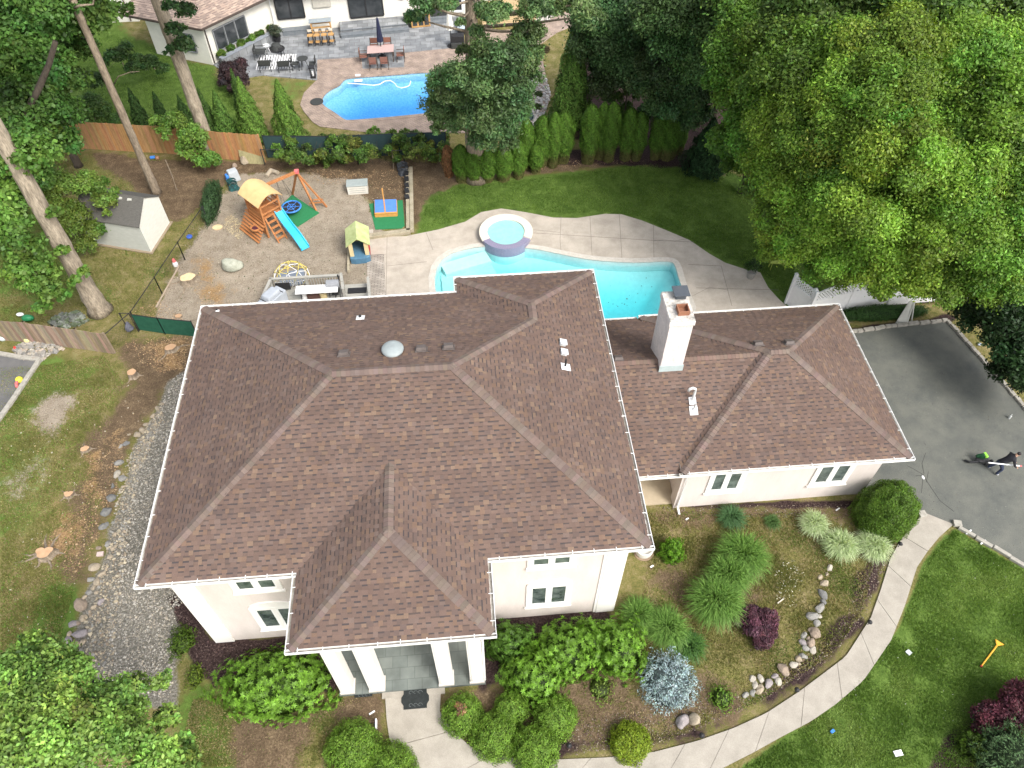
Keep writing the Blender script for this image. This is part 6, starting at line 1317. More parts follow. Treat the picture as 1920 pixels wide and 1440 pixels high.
# ------------------------------------------------------------------ shed
G1, G2, LE = Vector((-5.99, 21.53, 0)), Vector((-5.49, 23.84, 0)), Vector((-3.11, .96, 0)); LN = LE*1.05; G2 = G1+(G2-G1)*1.0
sh = thing('garden_shed', 'grey garden shed with dark shingle roof and sunlit gable end on the left lawn', 'shed', (G1+LN*.5+(G2-G1)*.5))
sid_lit = mat('lit_siding', (.66, .66, .60), (.58, .58, .52), scale=4, rough=.8, stretch=(1, 1, 4)); sid_shade = mat('shaded_siding', (.50, .51, .47), (.43, .44, .40), scale=4, rough=.8, stretch=(1, 1, 4)); sroof = mat('charcoal_shingle', (.115, .11, .10), (.085, .082, .075), scale=14, rough=.95, stretch=(.5, .5, 3), fine=(30, .2))  # sun and shade put into the siding colours: lit gable, darker front wall
Wv = G2-G1; eh, rh = 1.75, 2.55
a = MB(); A0, A1, A2, A3 = G1, G2, G2+LN, G1+LN
a.poly([A0, A1, A1+U*eh, A0+Wv*.5+U*rh, A0+U*eh]); a.poly([A3+U*eh, A3+Wv*.5+U*rh, A2+U*eh, A2, A3]); a.poly([A1, A2, A2+U*eh, A1+U*eh]); a.build('wall', sid_lit, sh)
a = MB(); a.poly([A3, A0, A0+U*eh, A3+U*eh]); a.build('front_wall', sid_shade, sh)
a = MB(); e_ = (A0-A3).normalized()*.06; wn = Wv.normalized(); 
for s0, s1 in ((A0-wn*.10+U*(eh-.07), A0+Wv*.5+U*(rh)), (A1+wn*.10+U*(eh-.07), A0+Wv*.5+U*(rh))):
    p = [s0+e_, s0+LN-e_, s1+LN-e_, s1+e_]; a.add([v+U*.03 for v in p]+[v+U*.07 for v in p], [(0, 1, 2, 3), (7, 6, 5, 4), (0, 4, 5, 1), (1, 5, 6, 2), (2, 6, 7, 3), (3, 7, 4, 0)])
a.build('roof', sroof, sh); a = MB(); 
for s in (.28, .5): a.obox(A0+LN*s*.7+Wv*.42+U*(rh-.04), (.22, .14, .05)); 
a.build('roof_vent', tm, sh)
a = MB(); a.prism([tuple((v)[:2]) for v in (A0-wn*.12-LE.normalized()*.12, A1+wn*.12-LE.normalized()*.12, A2+wn*.12+LE.normalized()*.12, A3-wn*.12+LE.normalized()*.12)], 0, .07); a.build('base', mat('timber_base', (.3, .24, .17), (.24, .19, .13)), sh)
# ------------------------------------------------------------------ play yard
plw = mat('orange_play_wood', (.46, .20, .075), (.35, .145, .055), scale=5, rough=.75, fine=(25, .12)); tanv = mat('tan_canopy', (.72, .50, .24), (.62, .42, .20), scale=3, rough=.7); sld = mat('sky_blue_plastic', (.03, .42, .70), (.04, .48, .76), scale=3, rough=.3, spec=.6)
pinkp = mat('coral_plastic', (.70, .17, .16), (.62, .14, .14), rough=.4); blu = mat('blue_plastic', (.05, .20, .62), (.06, .24, .66), rough=.4); grm = mat('green_turf_mat', (.02, .16, .06), (.03, .20, .08), scale=20, rough=.95)
def quadmat(name, label, pts, m, h=.03, cat='mat'):
    a = MB(); a.prism([tuple(at(*p)[:2]) for p in pts], .01, h+.01); return tag(a.build(name, m), label, cat)
quadmat('turf_mat', 'dark green turf mat under the web swing', [(520, 393), (548, 366), (599, 400), (558, 426)], grm)
quadmat('turf_mat', 'green turf mat under the blue lidded sandbox', [(692, 383), (755, 376), (759, 424), (753, 429), (704, 431)], grm)
ps = thing('playset', 'orange wooden playset with tan canopy, blue slide, ladder and swing beam', 'playset', (0.1, 23.0, 0))
F0 = Vector((0.11, 21.95, 0)); L0 = Vector((-1.5, 23.75, 0)); dL = (L0-F0); u1 = dL.normalized(); u2 = Vector((-u1.y, u1.x, 0))*-1
if u2.x < 0: u2 = -u2
# tower footprint: front corner F0+..., side 1.35
def T_(a, b, z=0): return F0+u1*a+u2*b+Vector((0, 0, z))
tw0, tw1, tb0, tb1 = .35, 1.65, .05, 1.15
for a_, b_ in ((tw0, tb0), (tw1, tb0), (tw0, tb1), (tw1, tb1)): m_ = MB(); m_.beam(T_(a_, b_), T_(a_, b_, 2.15), .09, .09, up=tuple(u2)); m_.build('post', plw, ps)
m_ = MB()
for k in range(9): m_.beam(T_(tw0+(k+.5)*(tw1-tw0)/9, tb0-.05, 1.15), T_(tw0+(k+.5)*(tw1-tw0)/9, tb1+.05, 1.15), (tw1-tw0)/9-.015, .04)
m_.build('deck', plw, ps)
m_ = MB()
for k in range(7): z = .2+k*.14
for (a0, b0, a1, b1, z0, z1, nn) in ((tw1, tb0, tw1, tb1, 1.2, 1.9, 8), (tw0, tb0, tw1, tb0, .1, 1.1, 9), (tw0, tb0, tw1, tb0, 1.2, 1.45, 9)):
    for k in range(nn): p = T_(a0+(a1-a0)*(k+.5)/nn, b0+(b1-b0)*(k+.5)/nn); m_.beam(p+U*z0, p+U*z1, .12, .02, up=tuple((u1 if a0 == a1 else u2)))
m_.build('wall_boards', plw, ps)
m_ = MB()
for z in (1.45, 1.9): m_.beam(T_(tw0, tb0, z), T_(tw0, tb1, z), .05, .07); m_.beam(T_(tw0, tb1, z), T_(tw1, tb1, z), .05, .07); m_.beam(T_(tw0, tb0, z), T_(tw1, tb0, z), .05, .07)
for k in range(6): p = T_(tw0+.1+(tw1-tw0)*.5*k/6, tb1); m_.beam(p+U*1.2, p+U*1.9, .025, .025, up=tuple(u2))
m_.build('railing', plw, ps)
# canopy arched across u2... arch
m_ = MB(); K = 8; V_ = []
for k in range(K+1):
    f = k/K; b_ = tb0-.2+(tb1-tb0+.4)*f; z = 2.15+.42*sin(pi*f)
    for a_ in (tw0-.25, tw1+.25): V_.append(T_(a_, b_, z))
m_.add(V_+[v+U*-.03 for v in V_], [(2*k, 2*k+1, 2*k+3, 2*k+2) for k in range(K)]+[(2*K+2+2*k+2, 2*K+2+2*k+3, 2*K+2+2*k+1, 2*K+2+2*k) for k in range(K)]); m_.build('canopy', tanv, ps)
# slanted lower side (crawl ramp) on the left face
m_ = MB()
for k in range(7): f = k/6; m_.beam(T_(tw0-.1, tb0-.62*(1-f)-.02, .10+f*.85), T_(tw1+.35, tb0-.62*(1-f)-.02, .10+f*.85), .125, .025, up=(0, 0, 1))
m_.build('slanted_wall', plw, ps)
m_ = MB(); c = T_(.75, tb0-.36, .62); m_.lathe([(.2, -.02), (.27, -.02), (.27, .06), (.2, .06), (.2, -.02)], tuple(c), 18); ph_ = m_.build('porthole', plw, ps); m_ = MB(); m_.lathe([(.2, .01), (.1, .03), (0, .035)], tuple(c), 18); m_.build('porthole_pane', mat('maroon_plastic', (.10, .03, .045), (.07, .02, .03), rough=.4), ph_)
# ladder from the deck edge facing front (a = tw0)
l0, l1 = T_(tw0, tb0+.12, 1.15), T_(tw0, tb0+.62, 1.15); g0, g1 = T_(tw0-.75, tb0+.12, 0), T_(tw0-.75, tb0+.62, 0)
m_ = MB(); m_.beam(g0, l0, .07, .05); m_.beam(g1, l1, .07, .05); m_.build('ladder_rail', plw, ps)
for k in range(4): f = .15+k*.22; m_ = MB(); m_.beam(g0.lerp(l0, f), g1.lerp(l1, f), .14, .04); m_.build('ladder_step', plw, ps)
# slide
s0, s1 = T_(tw0-.02, tb0+.95, 1.18), Vector((1.95, 21.05, .12)); m_ = MB(); K = 12; d_ = (s1-s0); dd = Vector((d_.x, d_.y, 0)).normalized(); sd_ = Vector((-dd.y, dd.x, 0)); V_ = []
for k in range(K+1):
    f = k/K; p = s0.lerp(s1, f); p.z = s0.z+(s1.z-s0.z)*(f+.07*sin(2*pi*f*1.)) if f < .92 else s1.z+.02
    for w, h in ((-.24, .13), (-.2, .13), (-.19, 0), (.19, 0), (.2, .13), (.24, .13), (.24, -.03), (-.24, -.03)): V_.append(p+sd_*w+U*h)
m_.add(V_, [(8*k+j, 8*k+(j+1) % 8, 8*k+8+(j+1) % 8, 8*k+8+j) for k in range(K) for j in range(8)]); m_.build('slide', sld, ps)
# swing beam and A frame
b0, b1 = T_(tw1-.15, tb1, 2.1), Vector((1.58, 24.85, 2.15)); m_ = MB(); m_.beam(b0, b1, .11, .14); m_.build('swing_beam', plw, ps)
for f_ in ((2.23, 24.29), (.80, 25.81)): m_ = MB(); m_.beam((f_[0], f_[1], 0), b1, .09, .09); m_.build('leg', plw, ps)
m_ = MB(); m_.obox(b1+U*.02, (.22, .22, .16)); m_.build('bracket', pinkp, ps)
m_ = MB(); m_.beam(b1+Vector((.05, -.05, -.1)), (2.8, 24.5, .05), .08, .08); m_.beam((2.2, 24.25, .75), (2.65, 24.6, .5), .06, .06); m_.beam((1.9, 24.5, .35), (2.7, 24.55, .35), .06, .06); m_.build('climbing_ramp', plw, ps)
m_ = MB(); wc = Vector((1.0, 24.15, .45)); m_.tube([wc+Vector((cos(a)*.5, sin(a)*.5, 0)) for a in np.linspace(0, 2*pi, 25)], .045, 6, cap=False); 
for k in range(3): a = pi*k/3; m_.tube([wc+Vector((cos(a)*.5, sin(a)*.5, 0)), wc-Vector((cos(a)*.5, sin(a)*.5, 0))], .02, 5)
m_.tube([wc+Vector((cos(a)*.22, sin(a)*.22, 0)) for a in np.linspace(0, 2*pi, 17)], .02, 5, cap=False); sw = m_.build('web_swing', blu, ps)
m_ = MB(); m_.lathe([(.48, -.01), (.48, .005), (0, .005)], tuple(wc), 20); m_.build('net', blk, sw); m_ = MB()
for a in (.7, 2.4, 3.9, 5.5): m_.tube([wc+Vector((cos(a)*.5, sin(a)*.5, 0)), b0.lerp(b1, .45+.1*cos(a))], .008, 4)
m_.build('rope', blk, sw)
# sandbox
sb = thing('sandbox', 'sandbox with blue two part lid and orange wooden rim standing on the green mat', 'sandbox', at(724, 398)); c0, c1, c2, c3 = at(704, 408), at(745, 406), at(744, 381), at(704, 382)
m_ = MB(); 
for p, q in ((c0, c1), (c1, c2), (c2, c3), (c3, c0)): m_.beam(p+U*.12, q+U*.12, .06, .22)
m_.build('frame', mat('orange_yellow_wood', (.62, .32, .09), (.52, .26, .07), scale=6), sb); m_ = MB(); m_.poly([c0+U*.27, c1+U*.27, c2+U*.27, c3+U*.27]); m_.add([p+U*z for z in (.235, .265) for p in (c0, c1, c2, c3)], [(4, 5, 6, 7), (3, 2, 1, 0), (0, 1, 5, 4), (1, 2, 6, 5), (2, 3, 7, 6), (3, 0, 4, 7)]); m_.build('lid', mat('cornflower_lid', (.10, .25, .62), (.08, .21, .55), scale=4, rough=.6), sb)
m_ = MB(); m_.beam(c0.lerp(c1, .48)+U*.29, c3.lerp(c2, .42)+U*.29, .07, .03); m_.beam(c3.lerp(c2, .42)+U*.1, c3.lerp(c2, .42)+U*1.0, .06, .06, up=(0, 1, 0)); m_.beam(c0+U*.28, c1+U*.28, .1, .03); m_.build('trim', mat('orange_yellow_wood', (.5, .3, .1)), sb)
# deck box
c = at(672, 360); db = thing('deck_storage_box', 'pale storage box with grey ribbed lid at the back of the play yard', 'storage box', c); m_ = MB(); m_.obox(c+Vector((0, .05, .27)), (1.1, .55, .54), rz=.03, taper=1.04); m_.build('body', mat('offwhite_resin', (.66, .64, .58), (.60, .58, .52), rough=.6), db, bevel=.02)
m_ = MB(); m_.obox(c+Vector((0, .05, .58)), (1.18, .64, .08), rz=.03); m_.build('lid', mat('grey_green_resin', (.32, .36, .35), (.27, .31, .30), scale=9, rough=.6), db, bevel=.03); m_ = MB()
for k in range(3): m_.obox(c+Vector((0, -.235, .14+k*.13)), (.9, .02, .03), rz=.03)
m_.build('panel_rib', mat('grey_rib', (.4, .4, .37)), db)
# toy playhouse
c = at(677, 490); th_ = thing('toy_playhouse', 'plastic toy playhouse with pale green roof, blue base and red door', 'toy house', c); rz = .08; Mz = Matrix.Rotation(rz, 3, 'Z'); yel = mat('beige_plastic', (.66, .54, .30), (.58, .47, .26), rough=.5); 
def lp(x, y, z): return c+Mz@Vector((x, y, z))
blb = mat('steel_blue_plastic', (.09, .20, .30), (.07, .16, .25), rough=.5)
m_ = MB(); 
for x0, x1, y0, y1 in ((-.48, -.4, 0, 1.25), (.4, .48, 0, .3), (.4, .48, .9, 1.25), (-.4, .4, 1.17, 1.25), (-.4, -.28, 0, .08), (.28, .4, 0, .08)): m_.add([lp(x, y, z) for z in (.36, 1.15) for x, y in ((x0, y0), (x1, y0), (x1, y1), (x0, y1))], [(3, 2, 1, 0), (4, 5, 6, 7), (0, 1, 5, 4), (1, 2, 6, 5), (2, 3, 7, 6), (3, 0, 4, 7)])
m_.build('wall', yel, th_); m_ = MB(); m_.add([lp(x, y, z) for z in (0, .37) for x, y in ((-.5, -.12), (-.25, -.2), (.25, -.2), (.5, -.12), (.5, 1.27), (-.5, 1.27))], [(5, 4, 3, 2, 1, 0), (6, 7, 8, 9, 10, 11)]+[(i, (i+1) % 6, 6+(i+1) % 6, 6+i) for i in range(6)]); m_.build('base', blb, th_, bevel=.03)
m_ = MB(); 
for sx in (-1, 1): q = [lp(sx*.6, -.08, 1.05), lp(sx*.6, 1.33, 1.05), lp(0, 1.33, 1.5), lp(0, -.08, 1.5)]; m_.add(q+[v+U*.05 for v in q], [(0, 1, 2, 3), (7, 6, 5, 4), (0, 4, 5, 1), (1, 5, 6, 2), (2, 6, 7, 3), (3, 7, 4, 0)])
m_.build('roof', mat('pale_green_plastic', (.52, .58, .28), (.36, .42, .17), scale=2.5, rough=.6), th_); m_ = MB(); m_.add([lp(x, y, z) for z in (.1, .95) for x, y in ((.485, .3), (.52, .3), (.52, .9), (.485, .9))], [(3, 2, 1, 0), (4, 5, 6, 7), (0, 1, 5, 4), (1, 2, 6, 5), (2, 3, 7, 6), (3, 0, 4, 7)]); m_.build('door', mat('red_plastic', (.5, .03, .05), (.4, .03, .04)), th_)
# timber edging
tb = mat('grey_landscape_timber', (.40, .35, .26), (.28, .25, .17), scale=3, rough=.95, fine=(20, .2), stretch=(1, 1, 1))
def timber(label, pts, w=.2, h=.22, m=tb, rows=1):
    t = thing('timber_edging', label, 'timber edging', pts[0], 'landscape timbers round the play yard')
    for p, q in zip(pts[:-1], pts[1:]):
        for r in range(rows): m_ = MB(); p_, q_ = Vector(p), Vector(q); n_ = Vector((-(q_-p_).y, (q_-p_).x, 0)).normalized()*(.0+r*(w+.01)); m_.beam(p_+n_+U*(h/2-.01-r*.05), q_+n_+U*(h/2-.01-r*.05), w, h); m_.build('beam', m, t, bevel=.015)
    return t
timber('long landscape timber between the play yard and the lawn', [at(773, 436), at(771, 318)], rows=2); timber('mossy landscape timber along the front of the green mat', [at(680, 450), at(770, 438)], rows=2, w=.18); timber('thin timber running past the toy playhouse to the wooden deck', [at(655, 440), at(654, 512)], w=.12)
m_ = MB(); c = at(684, 437); m_.obox(c+U*.05, (.9, .3, .08), rz=.05); tag(m_.build('concrete_block', concrete, bevel=.01), 'flat grey concrete slab beside the green mat', 'slab')
t = thing('plastic_trays', 'row of black plastic trays stacked against the long timber', 'trays', at(764, 350))
for k in range(5): m_ = MB(); m_.obox(at(762.5+k*.3, 330+k*11)+U*(.12+.03*(k % 2)), (.24, .34, .22), rz=.05*k); m_.build('tray', blk, t)

for (px, py, s, lab) in ((756, 322, .5, 'bundle of grey black netting at the top of the long timber'), (438, 352, .42, 'teal and black coiled hose beside the laurel hedge')):
    m_ = MB(); m_.rock(tuple(at(px, py, .1)), (s*1.3, s, .45), seed=int(px), jag=.3); c = at(px, py)
    for k in range(8): a = rnd.uniform(0, 6.3); m_.tube([c+Vector((cos(a+w)*s*.6, sin(a+w)*s*.5, .15+.05*k)) for w in np.linspace(0, 4, 8)], .025, 5)
    tag(m_.build('netting_bundle' if px > 500 else 'garden_hose', mat('grey_black_mix', (.07, .075, .085), (.02, .025, .03), scale=12) if px > 500 else mat('teal_black', (.02, .12, .12), (.015, .02, .02), scale=8)), lab, 'bundle' if px > 500 else 'hose')
c = at(440, 340); t = thing('storage_tote', 'upright grey plastic tote with blue items beside the laurel hedge', 'tote', c); m_ = MB(); m_.obox(c+Vector((0, .1, .35)), (.62, .5, .66), rz=.5, taper=.85); m_.build('body', mat('grey_tote', (.45, .48, .50), (.38, .41, .43), rough=.5), t, bevel=.05); m_ = MB(); m_.obox(c+Vector((-.32, -.05, .3)), (.2, .4, .4), rz=.5, taper=.7); m_.build('blue_bag', blu, t, bevel=.04)
# jungle dome
t = thing('climbing_dome', 'yellow and white bar climbing dome half hidden by the deck railing', 'climbing frame', at(548, 522)); V, Fc = bpy_ico(2); c = at(548, 523); m_ = MB(); m2 = MB(); R_ = random.Random(2); dn = set(); yb_ = mat('yellow_bar', (.72, .60, .14), (.66, .54, .12), rough=.4)
for f in Fc:
    for i in range(3):
        a_, b_ = V[f[i]], V[f[(i+1) % 3]]; k = tuple(sorted((f[i], f[(i+1) % 3])))
        if k in dn or a_.z < -.05 or b_.z < -.05: continue
        dn.add(k); (m_ if R_.random() < .65 else m2).tube([c+Vector(a_)*.92, c+Vector(b_)*.92], .016, 5)
m_.build('bar', yb_, t); m2.build('bar', wht, t)
for v in V:
    if v.z > -.05: m_ = MB(); m_.obox(c+Vector(v)*.92, (.05, .05, .05)); m_.build('joint', blk, t)
tag(MB().obox(c+U*.035, (1.3, 1.1, .06), rz=.2).build('tarp', mat('blue_grey_tarp', (.22, .26, .32), (.17, .20, .25), scale=6), bevel=.02), 'blue grey tarp spread under the climbing dome', 'tarp')
# wooden deck with railing
dwood = mat('grey_deck_boards', (.40, .39, .35), (.31, .30, .27), scale=3, rough=.85, stretch=(.5, 6, 1), fine=(18, .15)); dk_ = thing('wooden_deck', 'weathered grey wooden deck with slatted railing behind the house', 'deck', (2.8, 15, 0))
m_ = MB()
for k in range(48): m_.obox((2.95, 11.4+k*.14, .25), (4.7, .13, .04))
m_.build('floor', dwood, dk_); m_ = MB(); m_.box(.65, 5.25, 11.3, 18.0, 0, .225); m_.build('skirt', dwood, dk_)
def rail(p, q, name='railing', n=None, h=1.0):
    p, q = Vector(p), Vector(q); L_ = (q-p).length; m_ = MB(); m_.beam(p+U*h, q+U*h, .14, .04); m_.beam(p+U*(h-.08), q+U*(h-.08), .04, .08); m_.beam(p+U*.12, q+U*.12, .04, .08); n = int(L_/.13)
    for k in range(n+1): c = p.lerp(q, k/n); m_.beam(c+U*.1, c+U*(h-.05), .035, .035, up=(0, 1, 0))
    m_.build(name, dwood, dk_)
    for c in (p, q, p.lerp(q, .5)): b = MB(); b.obox(c+U*(h/2+.02), (.1, .1, h+.06)); b.build('post', dwood, dk_)
z0 = .26; rail((.72, 17.95, z0-.1), (4.05, 17.95, z0-.1), h=.85); rail((.72, 17.9, z0-.1), (.30, 15.8, z0-.1), h=.85); rail((4.1, 17.95, z0-.1), (4.25, 16.9, z0-.1), h=.9); rail((5.35, 17.9, 0), (5.55, 15.9, 0), h=.75)
m_ = MB(); m_.obox((4.78, 17.9, .12), (.9, .35, .2)); m_.obox((4.78, 17.55, .2), (.9, .35, .25)); m_.build('step', blk, dk_)
m_ = MB(); m_.beam(at(511, 530, .9), at(537, 528, .9), .01, .01); c = Vector((1.25, 17.8, .62)); m_ = MB(); m_.obox(c, (.68, .05, .42)); tag(m_.build('black_mat', blk), 'black rectangular mat hung on the deck railing', 'mat')
c = Vector((3.0, 17.05, .27)); t = thing('folding_table', 'long narrow white folding table on the deck', 'table', c); m_ = MB(); m_.obox(c+U*.74, (2.0, .55, .05), rz=.0); m_.build('tabletop', wht, t, bevel=.01)
for sx in (-.8, .8): m_ = MB(); m_.beam(c+Vector((sx, -.2, 0)), c+Vector((sx, .2, .72)), .03, .03); m_.beam(c+Vector((sx, .2, 0)), c+Vector((sx, -.2, .72)), .03, .03); m_.build('leg', blk, t)
c = Vector((.95, 16.6, .27)); t = thing('covered_barbecue', 'barbecue under a pale grey cover at the left end of the deck', 'barbecue', c); gcv = mat('pale_grey_cover', (.42, .45, .49), (.34, .37, .41), scale=3, rough=.7); m_ = MB(); Mb = Matrix.Rotation(.95, 3, 'Z')
m_.obox(c+U*.45, (1.35, .62, .9), rz=.95); m_.obox(c+U*1.02, (.85, .55, .26), rz=.95, taper=.85); m_.build('cover', gcv, t, bevel=.06); m_ = MB(); 
for s_ in (-.45, .45): p = c+Mb@Vector((s_, 0, 0)); m_.beam(p+Mb@Vector((0, -.33, .93)), p+Mb@Vector((0, .33, .93)), .03, .02)
m_.build('strap', blk, t)
c = Vector((3.75, 17.3, .27)); t = thing('pellet_smoker', 'small grey smoker with round body at the corner of the deck', 'smoker', c); m_ = MB(); m_.tube([c+Vector((-.3, 0, .8)), c+Vector((.3, 0, .8))], .2, 14); m_.build('barrel', mat('smoker_grey', (.30, .31, .33), (.25, .26, .28), rough=.4), t, smooth=False); m_ = MB(); m_.obox(c+Vector((.05, -.1, .45)), (.3, .3, .35)); m_.beam(c+Vector((-.25, -.15, 0)), c+Vector((-.25, 0, .7)), .03, .03); m_.beam(c+Vector((.25, -.15, 0)), c+Vector((.25, 0, .7)), .03, .03); m_.build('stand', blk, t); m_ = MB(); m_.tube([c+Vector((.3, .1, .9)), c+Vector((.3, .1, 1.25))], .04, 8); m_.build('stack', blk, t)
for px, py, m1, lab, s in ((572, 553, wht, 'white plastic bucket on the deck at the roof edge', .16), (608, 551, yel, 'tan bucket on the deck at the roof edge', .2)): c = at(px, py, .3); m_ = MB(); m_.lathe([(s*.8, 0), (s, .4), (s*.9, .4), (s*.75, .06), (0, .06)], (c.x, c.y-.2, .27), 14); tag(m_.build('bucket', m1), lab, 'bucket')
c = at(590, 553, .3); m_ = MB(); m_.obox((c.x, c.y-.1, .42), (.6, .35, .3)); tag(m_.build('crate', mat('brown_crate', (.12, .06, .05), (.09, .05, .04)), bevel=.01), 'dark brown crate on the deck between the two buckets', 'crate')
# ------------------------------------------------------------------ stones, stumps, small things
stone_cols = {'greenish': ((.40, .41, .34), (.28, .29, .23)), 'grey': ((.28, .27, .25), (.19, .185, .165)), 'tan': ((.37, .31, .23), (.26, .22, .16)), 'pale': ((.40, .37, .31), (.30, .275, .23)), 'dark grey': ((.19, .19, .18), (.13, .13, .125)), 'brown': ((.30, .235, .18), (.21, .17, .13)), 'purplish': ((.30, .27, .265), (.22, .195, .195))}
def rockobj(px, py, sx, sy, h, c, label, grp=None, rz=None, cat='stone', name='stone', seed=None, sub=2, jag=.34):
    m_ = MB(); p = at(px, py); seed = seed if seed is not None else int(px*7+py*3); m_.rock((p.x, p.y, h*.28), (sx, sy, h), rz=rz if rz is not None else seed % 6, seed=seed, sub=sub, jag=jag); k = stone_cols[c]
    return tag(m_.build(name, mat(c+'_stone', k[0], k[1], scale=6, rough=.95, bump=.5, detail=8, fine=(35, .15)), center=(p.x, p.y, 0), smooth=(sub > 2)), label, cat, grp)
gb_ = 'stones of the garden border beside the curved walkway'
for i, (px, py, s, c) in enumerate([(1555, 1066, .26, 'pale'), (1549, 1077, .22, 'tan'), (1537, 1083, .24, 'tan'), (1545, 1094, .34, 'tan'), (1541, 1115, .36, 'dark grey'), (1541, 1128, .24, 'dark grey'), (1537, 1141, .38, 'grey'), (1524, 1156, .40, 'grey'), (1536, 1157, .26, 'pale'), (1531, 1170, .28, 'grey'), (1524, 1186, .46, 'brown'), (1507, 1192, .26, 'grey'), (1516, 1199, .22, 'brown'), (1505, 1205, .26, 'purplish'), (1519, 1209, .36, 'brown'), (1522, 1220, .26, 'pale'), (1509, 1217, .26, 'grey'), (1506, 1231, .30, 'grey'), (1496, 1236, .26, 'tan'), (1488, 1247, .26, 'pale'), (1498, 1246, .18, 'tan'), (1469, 1256, .50, 'brown'), (1452, 1270, .30, 'purplish'), (1460, 1276, .32, 'pale'), (1441, 1282, .36, 'purplish'), (1426, 1292, .36, 'tan'), (1427, 1274, .30, 'pale'), (1415, 1284, .24, 'pale'), (1410, 1272, .26, 'pale'), (1411, 1301, .26, 'grey'), (1399, 1302, .26, 'grey')]):
    nth = (ordn+['twenty first', 'twenty second', 'twenty third', 'twenty fourth', 'twenty fifth', 'twenty sixth', 'twenty seventh', 'twenty eighth', 'twenty ninth', 'thirtieth', 'thirty first'])[i]
    rockobj(px, py, s*1.05, s*.8, s*.62, c, '%s stone of the garden border, %s, counting from the striped grasses' % (nth, c), gb_)
rockobj(1277, 1356, .5, .42, .42, 'purplish', 'left of two round boulders in the lower front garden', rz=.3, name='boulder', cat='boulder', sub=3, jag=.26); rockobj(1302, 1353, .46, .44, .38, 'tan', 'right of two round boulders in the lower front garden', rz=1.2, name='boulder', cat='boulder', sub=3, jag=.28)
rockobj(436, 503, 1.25, .85, .85, 'greenish', 'large pale boulder in the play yard', rz=-.3, name='boulder', cat='boulder', sub=3, jag=.14); rockobj(459, 307, .5, .45, .6, 'tan', 'tan boulder at the foot of the greenish panel', name='boulder', cat='boulder', sub=3, jag=.15); rockobj(441, 314, .3, .28, .3, 'brown', 'small reddish brown stone left of the tan boulder')
lb = 'rounded stones edging the gravel strip left of the house'
BL = [(303, 758, .2, 'tan'), (296, 768, .26, 'tan'), (289, 780, .24, 'tan'), (273, 797, .24, 'tan'), (266, 807, .34, 'tan'), (258, 817, .34, 'tan'), (243, 815, .16, 'tan'), (238, 832, .3, 'dark grey'), (226, 838, .26, 'grey'), (222, 868, .42, 'grey'), (221, 890, .42, 'pale'), (231, 897, .34, 'grey'), (231, 913, .22, 'tan'), (212, 912, .3, 'dark grey'), (209, 935, .42, 'dark grey'), (199, 962, .5, 'dark grey'), (196, 985, .42, 'dark grey'), (215, 1003, .22, 'tan'), (202, 1022, .34, 'grey'), (186, 1027, .26, 'brown'), (225, 1012, .24, 'pale'), (214, 1027, .26, 'tan'), (204, 1046, .22, 'tan'), (177, 1065, .42, 'tan'), (190, 1078, .3, 'tan'), (171, 1087, .28, 'grey'), (182, 1091, .32, 'tan'), (175, 1103, .26, 'tan'), (168, 1111, .28, 'grey'), (180, 1112, .2, 'tan'), (157, 1121, .28, 'tan'), (155, 1136, .5, 'brown'), (175, 1139, .3, 'tan'), (190, 1129, .3, 'purplish'), (158, 1160, .34, 'tan'), (147, 1170, .2, 'brown'), (135, 1172, .46, 'purplish'), (133, 1188, .24, 'tan'), (150, 1190, .52, 'purplish'), (128, 1201, .42, 'purplish'), (154, 1207, .36, 'tan'), (136, 1213, .42, 'brown'), (152, 1227, .46, 'grey')]
for i, (px, py, s, c) in enumerate(BL):
    n_ = i+1; nm = ordn[i] if i < 20 else ['twenty first', 'twenty second', 'twenty third', 'twenty fourth', 'twenty fifth', 'twenty sixth', 'twenty seventh', 'twenty eighth', 'twenty ninth', 'thirtieth', 'thirty first', 'thirty second', 'thirty third', 'thirty fourth', 'thirty fifth', 'thirty sixth', 'thirty seventh', 'thirty eighth', 'thirty ninth', 'fortieth', 'forty first', 'forty second', 'forty third'][i-20]
    rockobj(px, py, s*1.0, s*.72, s*.5, c, '%s %s stone along the gravel strip edge, counting from the back of the house' % (nm, c), lb)
m_ = MB(); c = at(189, 1040); m_.obox(c+U*.05, (.24, .17, .1), rz=.05); tag(m_.build('paver', mat('pink_paver', (.52, .42, .38), (.46, .37, .33)), bevel=.01), 'single pinkish rectangular paver among the edging stones', 'paver')
# gravel and chips
GRAV = G((348, 690), (325, 710), (285, 795), (250, 880), (235, 960), (222, 1010), (225, 1060), (205, 1140), (200, 1200), (190, 1290), (320, 1310), (335, 1200), (325, 1140))+[(.58, 2.5), (.58, 11)]
scatter('gravel', GRAV, 15000, .035, .075, [(.40, .375, .32), (.31, .29, .25), (.50, .47, .41), (.21, .20, .175), (.44, .39, .31)], z=.015, seed=8)
RIV = G((300, 762), (275, 800), (240, 860), (228, 900), (215, 950), (208, 1010), (192, 1060), (180, 1120), (160, 1160), (155, 1230), (175, 1290), (210, 1290), (215, 1180), (235, 1060), (245, 980), (262, 880), (310, 790))
scatter('river_stones', RIV, 1500, .04, .11, [(.44, .37, .26), (.34, .31, .24), (.48, .42, .31), (.32, .26, .19), (.30, .29, .26)], z=.02, seed=9)
scatter('stone_pile', G((22, 655), (50, 640), (92, 645), (122, 655), (95, 665), (78, 678), (40, 672)), 330, .09, .22, [(.33, .31, .28), (.4, .37, .31), (.26, .25, .23), (.42, .35, .28)], z=.03, seed=10)
scatter('stone_pile', G((90, 605), (110, 590), (150, 585), (168, 600), (150, 612), (110, 618)), 200, .1, .26, [(.16, .17, .15), (.22, .24, .2), (.12, .15, .09)], z=.04, seed=11)
